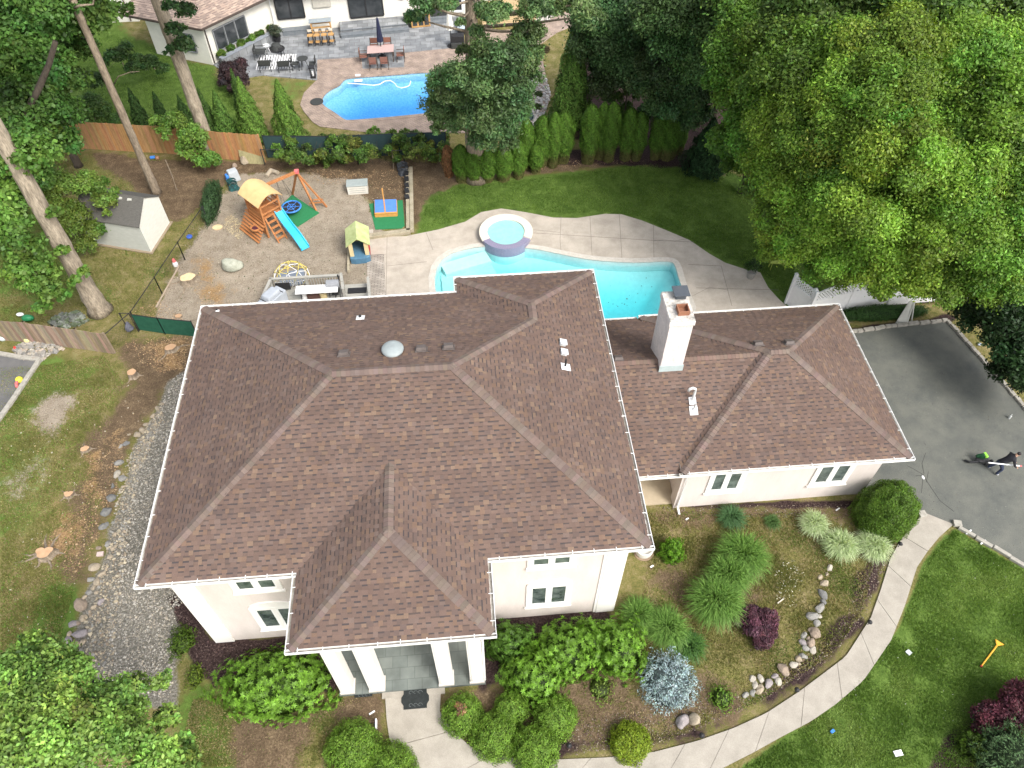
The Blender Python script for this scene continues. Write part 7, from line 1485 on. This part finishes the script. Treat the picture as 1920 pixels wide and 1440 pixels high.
CH = [(.42, .28, .15), (.34, .21, .11), (.50, .36, .21), (.24, .15, .09)]
for k, (poly, n) in enumerate((([(165, 880), (150, 960), (90, 1010), (100, 1050), (150, 1080), (200, 980), (235, 860), (215, 830)], 900), ([(235, 640), (355, 625), (350, 690), (300, 700), (240, 665)], 900), ([(360, 480), (400, 480), (435, 575), (370, 575)], 220), ([(480, 318), (770, 318), (765, 360), (600, 345)], 1100), ([(235, 590), (350, 605), (300, 560)], 300), ([(860, 330), (1060, 315), (1240, 300), (1060, 300), (860, 322)], 500))): o = scatter('wood_chips', G(*poly), n, .02, .06, CH, z=.012, seed=20+k, wh=.2)
scatter('wood_chips', G((430, 400), (470, 425), (450, 450), (415, 425)), 500, .02, .06, [(.62, .52, .32), (.55, .45, .27)], z=.012, seed=31, wh=.2)
scatter('white_petals', G((1450, 1062), (1490, 1048), (1512, 1085), (1500, 1110), (1490, 1150), (1455, 1125)), 120, .018, .036, [(.7, .66, .48), (.75, .73, .62)], z=.04, seed=32, wh=.3)
scatter('yard_debris', G((450, 320), (700, 340), (760, 430), (690, 560), (400, 600), (300, 590), (350, 430)), 1700, .02, .06, [(.12, .13, .06), (.16, .12, .08), (.45, .4, .32), (.1, .14, .05)], z=.012, seed=33, wh=.3)
scatter('yard_debris', G((0, 720), (230, 720), (300, 740), (190, 960), (130, 1180), (0, 1280)), 500, .02, .06, [(.5, .46, .36), (.2, .14, .08), (.4, .3, .16)], z=.015, seed=34, wh=.3)
scatter('mulch_chips', G((322, 1120), (400, 1210), (600, 1200), (640, 1300), (400, 1290), (340, 1210)), 2500, .02, .06, [(.05, .03, .03), (.09, .055, .05), (.13, .09, .08)], z=.012, seed=35, wh=.4)
scatter('mulch_chips', G((1210, 950), (1640, 945), (1700, 985), (1640, 1110), (1620, 1165), (1540, 1250), (1400, 1330), (1240, 1395), (1080, 1415), (1000, 1370), (1240, 1320), (1400, 1300), (1560, 1200), (1630, 1060), (1560, 975), (1300, 965)), 4500, .02, .05, [(.10, .065, .055), (.16, .11, .09), (.22, .17, .13), (.3, .26, .2)], z=.012, seed=36, wh=.4)
scatter('driveway_grit', G((1620, 640), (1770, 615), (1910, 780), (2000, 900), (1915, 1050), (1790, 975), (1740, 955), (1720, 870)), 2600, .012, .035, [(.05, .05, .045), (.22, .21, .18), (.16, .15, .12), (.10, .09, .05)], z=.036, seed=50, wh=.2)
scatter('clover_flowers', G((1789, 1000), (1930, 1080), (1960, 1300), (1700, 1380), (1480, 1400), (1690, 1185)), 40, .015, .028, [(.7, .7, .62)], z=.05, seed=51, wh=.3)
# grass blades
def blades(name, poly, n, h, cols, seed=1, excl=None, w=.012):
    R = np.random.default_rng(seed); P = np.array(poly); out = np.zeros((0, 2))
    while len(out) < n:
        p = R.uniform(P.min(0), P.max(0), (n, 2)); d = inpoly_dist(p[:, 0], p[:, 1], poly); k = (d < -.03)&(R.uniform(size=n) > 1.15*np.maximum(zone_eval('sand', p[:, 0], p[:, 1]), zone_eval('dirt', p[:, 0], p[:, 1])))&(fnoise(p[:, 0], p[:, 1], 3., seed)+R.normal(size=n)*.4 > -.35); out = np.concatenate([out, p[k]])
    out = out[:n]; P3 = np.concatenate([out, np.zeros((n, 1))], 1); d = nrm(np.concatenate([R.normal(size=(n, 2))*.75, np.ones((n, 1))], 1)); hh = h*R.uniform(.5, 1.3, n)
    S = nrm(np.cross(d, nrm(R.normal(size=(n, 3))))); wv = (w*R.uniform(.7, 1.3, n))[:, None]; T = P3+d*hh[:, None]
    L = Leaves(); q = np.stack([P3-S*wv, P3+S*wv, T+S*wv*.4, T-S*wv*.4], 1); pc = (fnoise(out[:, 0], out[:, 1], 1.6, seed+5)*.9+R.uniform(0, 1, n)*.7).clip(0, .999); idx = (pc*len(cols)).astype(int)
    L.q.append(q.astype(np.float32)); L.c.append((np.array(cols)[idx]*R.uniform(.75, 1.25, (n, 1))).astype(np.float32)); o = L.build(name, LM, loc=(0, 0, 0)); o['kind'] = 'stuff'; return o
LG = [(.10, .185, .03), (.135, .235, .042), (.175, .28, .055), (.22, .31, .08)]; OG = [(.15, .17, .045), (.21, .21, .065), (.29, .25, .11), (.37, .31, .17), (.13, .19, .04)]
blades('grass', G((1789, 992), (1930, 1075), (1990, 1200), (1960, 1440), (1380, 1445), (1565, 1324), (1682, 1188), (1737, 1050)), 60000, .075, LG, 1)
blades('grass', G((785, 432), (800, 375), (850, 350), (960, 340), (1100, 322), (1220, 308), (1350, 325), (1480, 450), (1500, 560), (1470, 560), (1435, 515), (1330, 470), (1202, 408), (1130, 397), (1060, 402), (940, 386), (870, 412)), 40000, .08, LG[:3], 2)
blades('grass', G((1200, 960), (1640, 960), (1650, 1010), (1620, 1150), (1560, 1230), (1420, 1320), (1250, 1390), (1110, 1400), (1060, 1330), (1180, 1290), (1190, 1180), (1215, 1060)), 60000, .07, OG, 3)
blades('grass', G((0, 690), (75, 685), (200, 665), (235, 720), (200, 830), (210, 900), (150, 1080), (120, 1180), (110, 1260), (0, 1290)), 48000, .065, OG[:3]+LG[1:3]+OG[2:4]+OG[1:2], 4)
blades('grass', G((0, 330), (150, 290), (450, 310), (395, 415), (330, 500), (250, 600), (0, 610)), 40000, .07, OG[:3]+LG[:1], 5)
blades('grass', G((0, 40), (180, 50), (400, 130), (480, 230), (480, 262), (130, 235), (0, 240)), 26000, .08, LG[:3], 6)
blades('grass', G((430, 1300), (700, 1310), (640, 1380), (590, 1440), (330, 1440), (360, 1310)), 12000, .06, OG, 7)
# stumps
cutw = mat('fresh_cut_wood', (.50, .33, .20), (.42, .25, .14), scale=5, rough=.8, detail=6); cutp = mat('pale_cut_wood', (.66, .52, .32), (.56, .42, .24), scale=5, rough=.8)
def stump(px, py, r, h, label, lobes=2, rz=0., m=cutw, roots=5, sq=.8):
    c = at(px, py); t = thing('tree_stump', label, 'tree stump', c, None); n = 28; out = []
    for k in range(n):
        a = 2*pi*k/n; rr = r*(1+.10*sin(lobes*a+rz)+.06*sin(5*a+rz)); 
        if lobes == 3: rr *= 1-.45*math.exp(-((a-1.6)/.35)**2)
        out.append((cos(a)*rr, sin(a)*rr*sq))
    V = [(c.x+x*f, c.y+y*f, z) for f, z in ((1.35, 0), (1.06, h*.4), (1., h)) for x, y in out]; m_ = MB(); m_.add(V, [(i*n+k, i*n+(k+1) % n, (i+1)*n+(k+1) % n, (i+1)*n+k) for i in range(2) for k in range(n)]); R = random.Random(int(px))
    for k in range(roots): a = 2*pi*k/roots+R.uniform(-.4, .4); L_ = r*R.uniform(1.2, 4.2); m_.tube([c+Vector((cos(a)*r*.9, sin(a)*r*.8, h*.2)), c+Vector((cos(a+.15)*(r+L_*.35), sin(a+.15)*(r+L_*.35), .005)), c+Vector((cos(a)*(r+L_), sin(a)*(r+L_), -.045))], [r*.2, r*.12, r*.05], 6)
    m_.build('root_base', bark, t); m_ = MB(); m_.add([(c.x+x, c.y+y, h+.004) for x, y in out], [tuple(range(n))]); m_.build('cut_face', m, t)
stump(88, 1040, .30, .25, 'large heart shaped cut stump with long roots on the left lawn', 3, m=cutw, roots=7); stump(131, 929, .17, .15, 'small heart shaped cut stump on the left lawn', 3, roots=5); stump(161, 844, .17, .12, 'flat pinkish cut stump on the left lawn', 2, roots=3); stump(251, 706, .19, .3, 'round orange cut stump near the screen fence', 1, roots=3, sq=1.); stump(322, 656, .24, .2, 'wide orange cut stump beside the house corner gutter', 2, roots=3); stump(355, 527, .36, .28, 'big yellow orange stump with a hollow in the play yard', 2, m=cutp, roots=4, sq=.8); stump(335, 594, .16, .06, 'small flat orange stump next to the green screen fence', 1, roots=0)
c = at(408, 427); m_ = MB(); m_.lathe([(.26, 0), (.27, .05), (0, .055)], tuple(c), 18, sy=.8); tag(m_.build('log_slice', cutp), 'pale oval log slice lying in the play yard', 'log slice')
for px, py, lab in ((515, 325, 'pale split log lying behind the playset'), (505, 328, 'shorter pale log leaning against the split log')): c = at(px, py); m_ = MB(); a = -.6 if px > 510 else 1.2; m_.tube([c+Vector((-cos(a)*.28, -sin(a)*.28, .12)), c+Vector((cos(a)*.28, sin(a)*.28, .14))], [.11, .12], 10); tag(m_.build('log', mat('pale_log', (.42, .36, .28), (.32, .27, .2), scale=8)), lab, 'log')
# young thin trunks
for px, py, ty, lab in ((332, 357, 290, 'thin bare sapling trunk on the left lawn'), (738, 316, 275, 'thin pale sapling trunk against the vines')):
    b_ = at(px, py); h = (py-ty)/34; m_ = MB(); m_.tube([b_, b_+Vector((.05, .02, h*.5)), b_+Vector((0.02, .05, h))], [.04, .03, .022], 7); tag(m_.build('sapling_trunk', bark), lab, 'sapling')
# balls and toys
def ball(px, py, r, col, label, name='ball', cat='ball'):
    c = at(px, py, r*.6); m_ = MB(); V, Fc = bpy_ico(3); m_.add([c+v*r for v in V], Fc); return tag(m_.build(name, mat(label.split()[0]+'_ball', col, tuple(v*.85 for v in col), rough=.45), smooth=True), label, cat)
ball(36, 712, .155, (.72, .68, .06), 'yellow ball on the side driveway'); ball(52, 637, .17, (.66, .56, .24), 'cream ball at the foot of the weathered fence'); ball(5, 632, .2, (.55, .62, .62), 'silvery ball at the left edge by the weathered fence')
c = at(33, 724); m_ = MB(); m_.obox(c+U*.08, (.12, .26, .14), rz=.4); m_.obox(c+Vector((.02, .1, .16)), (.1, .1, .1)); tag(m_.build('toy', pinkp, bevel=.03), 'small red toy beside the yellow ball', 'toy')
c = at(30, 655); m_ = MB(); m_.obox(c+U*.1, (.14, .14, .16), rz=.4, taper=.6); tag(m_.build('toy', mat('bright_red', (.6, .05, .04), (.5, .04, .03)), bevel=.02), 'small bright red toy on the stone pile', 'toy')
c = at(52, 602); t = thing('ride_on_toy', 'green and white toy behind the weathered fence', 'toy', c); m_ = MB(); m_.rock(tuple(c+Vector((.1, -.02, .2))), (.55, .35, .4), seed=4, jag=.08); m_.build('body', mat('toy_green', (.03, .22, .09), (.02, .17, .07), rough=.4), t, smooth=True); m_ = MB(); m_.rock(tuple(c+Vector((-.2, .1, .38))), (.35, .22, .16), seed=9, jag=.08); m_.build('head', wht, t, smooth=True)
c = at(356, 446); m_ = MB(); m_.lathe([(.12, .02), (.16, .09), (.13, .13), (0, .14)], tuple(c), 14); tag(m_.build('bowl', mat('bowl_blue', (.05, .13, .5), (.04, .1, .42), rough=.4)), 'small blue plastic bowl beside the black fence', 'bowl')
c = at(330, 498); t = thing('garden_figure', 'small red capped white garden figure beside the black fence', 'figurine', c); m_ = MB(); m_.lathe([(.12, 0), (.13, .15), (.08, .3), (0, .32)], tuple(c), 12); m_.build('body', wht, t); m_ = MB(); m_.lathe([(.1, .28), (.07, .42), (0, .5)], tuple(c), 12); m_.build('cap', pinkp, t)
for px, py, lab in ((310, 293, 'brown round pot next to the blue item at the fence'),): ball(295, 296, .13, (.30, .17, .10), 'brown ball on the bare ground near the cedar fence')
c = at(287, 297); m_ = MB(); m_.obox(c+U*.08, (.3, .16, .14), rz=.1); tag(m_.build('toy', blu, bevel=.04), 'small dark blue toy near the cedar fence', 'toy')
# doormats
def doormat(px, py, w, d, label, z=.062, rz=0.):
    c = at(px, py); m_ = MB(); pts = [(-w*.42, -d/2), (w*.42, -d/2), (w*.42, -d*.3), (w/2, -d*.12), (w/2, d*.12), (w*.42, d*.3), (w*.42, d/2), (-w*.42, d/2), (-w*.42, d*.3), (-w/2, d*.12), (-w/2, -d*.12), (-w*.42, -d*.3)]; pts = [(c.x+x, c.y+y) for x, y in pts]; m_.prism(pts, z, z+.02); t = thing('doormat', label, 'doormat', (c.x, c.y, z)); m_.build('mat', mat('black_rubber_mat', (.014, .018, .018), (.025, .03, .03), scale=12), t)
    m_ = MB(); zz = z+.024
    for s in (-1, 1):
        for k in range(3): a0 = np.linspace(0, 5.2, 12); m_.tube([Vector((c.x+(k-1)*w*.17+cos(a*(1 if k != 1 else -1))*.012*(7-a), c.y+s*d*.33+sin(a)*.012*(7-a), zz)) for a in a0], .006, 4)
    m_.build('scroll_relief', mat('grey_relief', (.16, .18, .18), (.12, .13, .13)), t)
doormat(779, 1312, .92, .62, 'ornate black doormat on the walkway below the porch'); doormat(682, 1299, .7, .3, 'ornate black mat on the ground between the left porch pillars', z=.03)
c = at(1208, 1047); t = thing('planter_tub', 'white rounded tub standing by the right front corner of the main house', 'tub', c); m_ = MB(); m_.lathe([(.2, 0), (.27, .08), (.29, .36), (.25, .38), (.24, .22), (0, .22)], (c.x+.02, c.y+.22, 0), 24, sx=1.15); m_.build('body', mat('tub_white', (.70, .69, .64), (.60, .58, .54), scale=4), t, smooth=False); m_ = MB(); m_.lathe([(.32, 0), (.32, .03), (0, .03)], (c.x+.02, c.y+.2, 0), 24, sx=1.15); m_.build('base', mat('tub_base', (.30, .22, .15)), t)
# lawn items
c = at(1857, 1225); p, q = at(1840, 1249, .05), at(1871, 1208, .05); t = thing('garden_tool', 'orange handled tool lying on the front lawn', 'tool', c); m_ = MB(); m_.tube([p, q], [.022, .03], 8); m_.build('handle', mat('orange_plastic', (.75, .38, .04), (.68, .33, .03), rough=.4), t); m_ = MB(); dq = (q-p).normalized(); sq_ = Vector((-dq.y, dq.x, 0)); m_.add([q-dq*.1+U*.03, q+dq*.1+sq_*.15+U*.02, q+dq*.14-sq_*.15+U*.02, q-dq*.1-U*.01, q+dq*.1+sq_*.15-U*.02, q+dq*.14-sq_*.15-U*.02], [(0, 2, 1), (3, 4, 5), (0, 1, 4, 3), (1, 2, 5, 4), (2, 0, 3, 5)]); m_.build('head', mat('orange_plastic', (.75, .38, .04)), t); m_ = MB(); m_.obox(p, (.06, .06, .05), rz=.7); m_.build('grip', mat('red_grip', (.35, .05, .03)), t)
for px, py, s, m1, lab in ((1683, 1413, (.27, .17, .04), wht, 'white rectangular card lying on the front lawn'), (1703, 1224, (.17, .17, .03), mat('pale_paper', (.5, .54, .52), (.42, .46, .44)), 'pale crumpled paper on the front lawn'), (1815, 999, (.3, .05, .05), wht, 'short white pipe nearest the walkway on the lawn edge'), (1842, 1018, (.3, .05, .05), wht, 'short white pipe beside the driveway kerb'), (1560, 1372, (.14, .09, .05), blu, 'small blue scrap on the front lawn'), (1912, 1372-560, (.0, 0, 0), wht, ''), (698, 1337, (.2, .05, .03), wht, 'white stick on the soil left of the walkway'), (1288, 974, (.14, .05, .03), wht, 'white chip on the grass near the downspout'), (1222, 1063, (.14, .06, .03), wht, 'white scrap on the soil beside the tub'), (1463, 1128, (.3, .04, .03), mat('pale_stick', (.6, .55, .45)), 'pale stick among the white petals'), (1570, 956, (.2, .05, .03), wht, 'white sliver on the mulch below the garage window')):
    if s[0]: c = at(px, py); m_ = MB(); m_.obox(c+U*(s[2]/2+.03), s, rz=.1 if px == 1683 else .5); tag(m_.build('litter_item', m1), lab, 'litter')
for i, (px, py) in enumerate(((1683, 1026), (1626, 1172), (1490, 1298), (1313, 1383), (1066, 1402))):
    c = at(px, py); t = thing('path_light', '%s black path light from the driveway end of the walkway' % ordn[i], 'path light', c, 'black path lights along the walkway'); m_ = MB(); m_.tube([c, c+U*.3], .015, 6); m_.build('stake', blk, t); m_ = MB(); m_.lathe([(.09, .28), (.05, .34), (0, .36)], tuple(c), 12); m_.build('shade', blk, t)
c = at(708, 1362); t = thing('yard_sign', 'small blue and white yard sign at the left edge of the walkway', 'sign', c); m_ = MB(); m_.obox(c+U*.3, (.03, .28, .22)); m_.build('board', wht, t); m_ = MB(); m_.obox(c+Vector((-.02, 0, .3)), (.012, .26, .2)); m_.build('face', blu, t); m_ = MB(); m_.obox(c+U*.1, (.015, .015, .2)); m_.build('stake', blk, t)
t = thing('garden_bench', 'small yellow green metal bench under the big tree by the pool lawn', 'bench', at(1456, 503)); ygm = mat('lime_paint', (.42, .50, .10), (.36, .43, .08)); c = at(1456, 503); m_ = MB(); m_.obox(c+U*.42, (.85, .3, .04), rz=-.15); m_.build('seat', ygm, t)
for sx in (-.38, .38): m_ = MB(); m_.beam(c+Vector((sx, -.14, 0)), c+Vector((sx*.95, -.1, .42)), .04, .04); m_.beam(c+Vector((sx, .14, 0)), c+Vector((sx*.95, .1, .42)), .04, .04); m_.build('leg', ygm, t)
m_ = MB(); m_.obox(at(1891, 728, 0)+U*.12, (.1, .1, .24)); m_ = MB(); c = at(1891, 785); m_.lathe([(.05, 0), (.05, .2), (.02, .24), (.02, .3), (0, .3)], tuple(c), 10); tag(m_.build('bottle', mat('clear_plastic', (.5, .52, .5), (.42, .44, .42), rough=.2)), 'clear plastic bottle standing on the asphalt driveway', 'bottle')
c = at(1836, 647); m_ = MB(); m_.rock(tuple(c+U*.08), (.2, .16, .14), seed=8); tag(m_.build('litter_item', mat('pale_blue_scrap', (.45, .5, .62), (.4, .44, .55))), 'pale blue scrap beyond the driveway kerb', 'litter')
cr = MB()
for pl in ([(1732, 890), (1728, 870), (1735, 850)], [(1732, 892), (1712, 880), (1700, 874)], [(1733, 897), (1745, 915), (1762, 940), (1788, 960)], [(1730, 897), (1727, 925)], [(1716, 893), (1730, 892)], [(1740, 885), (1736, 905)]):
    for a, b in zip(pl[:-1], pl[1:]): a, b = B(*a), B(*b); cr.beam((a[0], a[1], .0365), (b[0], b[1], .0365), .014, .005)
struct('driveway_crack', cr, mat('crack_black', (.025, .025, .025)))
c = at(1731, 897); m_ = MB(); m_.rock((c.x, c.y, .05), (.13, .2, .06), seed=5); tag(m_.build('litter_item', wht), 'white scrap at the star shaped crack in the driveway', 'litter')
# pool debris: leaves resting on the water
scatter('fallen_leaves', G((1110, 520), (1240, 515), (1270, 560), (1230, 590), (1150, 590), (1120, 560)), 20, .03, .07, [(.08, .05, .03), (.12, .09, .04)], z=-.04, seed=40, wh=.1)
jd = MB()
for px, py in ((839, 495), (832, 508), (889, 489), (894, 500), (865, 475)): c = B(px, py, -.3); jd.lathe([(.05, 0), (.05, .03), (0, .03)], (c[0], c[1], -.545+.27 if False else -.28), 8)
# ------------------------------------------------------------------ person with pole, and machine
def skin_obj(V, E, Rr, sub=2):
    me = bpy.data.meshes.new('tmp'); me.from_pydata([tuple(v) for v in V], E, []); o = bpy.data.objects.new('tmp', me); COL.objects.link(o)
    m_ = o.modifiers.new('s', 'SKIN'); m_.use_smooth_shade = True
    if not me.skin_vertices:
        bpy.context.view_layer.objects.active = o; bpy.ops.object.select_all(action='DESELECT'); o.select_set(True)
    for sv, r in zip(me.skin_vertices[0].data, Rr): sv.radius = r if hasattr(r, '__len__') else (r, r)
    me.skin_vertices[0].data[0].use_root = True
    s_ = o.modifiers.new('d', 'SUBSURF'); s_.levels = sub; s_.render_levels = sub
    dg = bpy.context.evaluated_depsgraph_get(); ev = o.evaluated_get(dg); em = bpy.data.meshes.new_from_object(ev); bpy.data.objects.remove(o); return em
pc = Vector((31.22, 5.08, 0.035))
V = [(-.28, 0, .88), (-.14, 0, 1.02), (.0, 0, 1.22), (.10, 0, 1.38), (.16, 0, 1.46), (.21, 0, 1.53), (.26, 0, 1.61),
     (-.28, -.11, .82), (-.08, -.17, .48), (-.22, -.19, .08), (-.06, -.20, .04),
     (-.28, .11, .82), (-.20, .20, .47), (-.48, .22, .09), (-.33, .24, .04),
     (.10, -.21, 1.32), (.18, -.33, 1.05), (.36, -.30, .86), (.41, -.29, .82),
     (.10, .21, 1.32), (.26, .24, 1.06), (.38, .06, .92), (.43, .01, .89)]
Ed = [(0, 1), (1, 2), (2, 3), (3, 4), (4, 5), (5, 6), (0, 7), (7, 8), (8, 9), (9, 10), (0, 11), (11, 12), (12, 13), (13, 14), (3, 15), (15, 16), (16, 17), (17, 18), (3, 19), (19, 20), (20, 21), (21, 22)]
Rr = [(.17, .14), (.18, .145), (.20, .16), (.18, .13), .065, (.09, .10), (.08, .095), .115, .085, .06, .05, .115, .085, .06, .05, .085, .066, .048, .034, .085, .066, .048, .034]
try:
    em = skin_obj(V, Ed, Rr)
except Exception as ex:
    print('skin failed', ex); em = None
if em is not None:
    mats_ = [mat('dark_jacket', (.018, .018, .022), (.03, .03, .035), scale=20, rough=.9), mat('blue_jeans', (.025, .035, .065), (.04, .05, .085), scale=25, rough=.9), mat('skin_tone', (.48, .29, .20), (.44, .26, .18), rough=.6, bump=0), mat('white_shoe', (.6, .6, .6), (.5, .5, .5), rough=.6)]
    em.materials.clear()
    for m1 in mats_: em.materials.append(m1)
    for p in em.polygons:
        c = p.center; d_ = Vector((c.x+.28, c.y, c.z-.88)); i = 0
        if c.z < .90-.6*(c.x+.28)*.0 and c.x < .2 and c.z < .9: i = 1
        if c.z < .085: i = 3
        if c.z > 1.47 and c.x > .12: i = 2
        if c.x > .37 and c.z < 1.0: i = 2
        p.material_index = i
    # fingers joined into the same mesh
    import bmesh as bm_
    b = bm_.new(); b.from_mesh(em)
    for hx, hy, hz in ((.43, -.29, .81), (.45, .0, .88)):
        for k in range(5):
            L_ = (.075, .085, .09, .08, .05)[k]; a = (k-2)*.016
            vs = [(hx+.01+fx, hy+a, hz+fz) for fx, fz in ((0, 0), (L_*.5, .0), (L_*.7, -.03), (L_*.45, -.055))] if k < 4 else [(hx-.01, hy-.03, hz), (hx+.015, hy-.05, hz-.01), (hx+.04, hy-.045, hz-.03), (hx+.05, hy-.03, hz-.04)]
            tmb = MB(); tmb.tube(vs, [.011, .010, .009, .007], 6); bv = [b.verts.new(v) for v in tmb.v]
            for f in tmb.f:
                try: ff = b.faces.new([bv[j] for j in f]); ff.material_index = 2; ff.smooth = True
                except Exception: pass
    # face: nose, eyes, mouth, ears
    hd_ = Vector((.255, 0, 1.59)); fw = Vector((.80, 0, -.35)).normalized(); upv = Vector((.35, 0, .8)).normalized()
    for (f_, s_, u_, r_, mi) in ((.098, 0, -.01, .018, 2), (.085, .032, .015, .009, 0), (.085, -.032, .015, .009, 0), (.088, 0, -.045, .012, 2), (0, .083, 0, .02, 2), (0, -.083, 0, .02, 2)):
        cc_ = hd_+fw*f_+Vector((0, s_, 0))+upv*u_; VV, FF = bpy_ico(2); bv = [b.verts.new(cc_+v*r_) for v in VV]
        for f in FF: ff = b.faces.new([bv[j] for j in f]); ff.material_index = mi
    b.to_mesh(em); b.free(); em.name = 'body'
    po = thing('person', 'person bending forward in dark jacket and jeans holding a white pole on the driveway', 'person', pc, rz=-.08); po.scale = (.80, .80, .80)
    bo = bpy.data.objects.new('body', em); COL.objects.link(bo); bo.parent = po
    m_ = MB(); VV, FF = bpy_ico(3); vv = []
    for v in VV:
        p = hd_+upv*.025-fw*.012+Vector((v.x*.102, v.y*.092, v.z*.098)); vv.append(p)
    ff_ = [f for f in FF if (sum((VV[i].dot(upv) for i in f))/3 > .12 or (sum(VV[i].dot(fw) for i in f)/3 < -.1 and sum(VV[i].z for i in f)/3 > -.5))]; m_.add(vv, ff_); m_.build('hair', mat('dark_hair', (.02, .018, .02), (.035, .03, .03), rough=.7), po, world=False, smooth=True)
    pa, pb = pc+Vector((-.85, -.05, .84)), pc+Vector((.42, -.22, .70)); t = thing('white_pole', 'long white pole with a red tip held by the person', 'pole', (pa+pb)/2); m_ = MB(); m_.tube([pa, pb], .026, 8); m_.build('shaft', wht, t); m_ = MB(); m_.tube([pb, pb+(pb-pa).normalized()*.09], .032, 8); m_.build('tip', pinkp, t)
c = Vector(at(1836, 866, .035)); t = thing('leaf_blower', 'black backpack machine with lime green patch standing on the driveway near the person', 'garden machine', c); m_ = MB(); m_.rock(tuple(c+Vector((.05, 0, .2))), (.5, .3, .26), seed=12, jag=.3); m_.tube([c+Vector((-.2, -.1, .2)), c+Vector((-.5, -.05, .12)), c+Vector((-.6, .1, .05))], [.05, .045, .05], 8); m_.tube([c+Vector((.1, -.2, .1)), c+Vector((.45, -.18, .06)), c+Vector((.5, 0, .05))], [.05, .05, .07], 8); m_.build('body', blk, t); m_ = MB(); m_.rock(tuple(c+Vector((-.05, .08, .33))), (.36, .26, .34), seed=13, jag=.35); m_.build('housing', mat('bottle_green', (.015, .07, .03), (.01, .05, .02), rough=.5), t); m_ = MB(); m_.obox(c+Vector((.06, .02, .46)), (.12, .24, .12), rz=.1); m_.build('cap', mat('lime_green', (.30, .70, .08), (.26, .62, .06), rough=.4), t, bevel=.03)
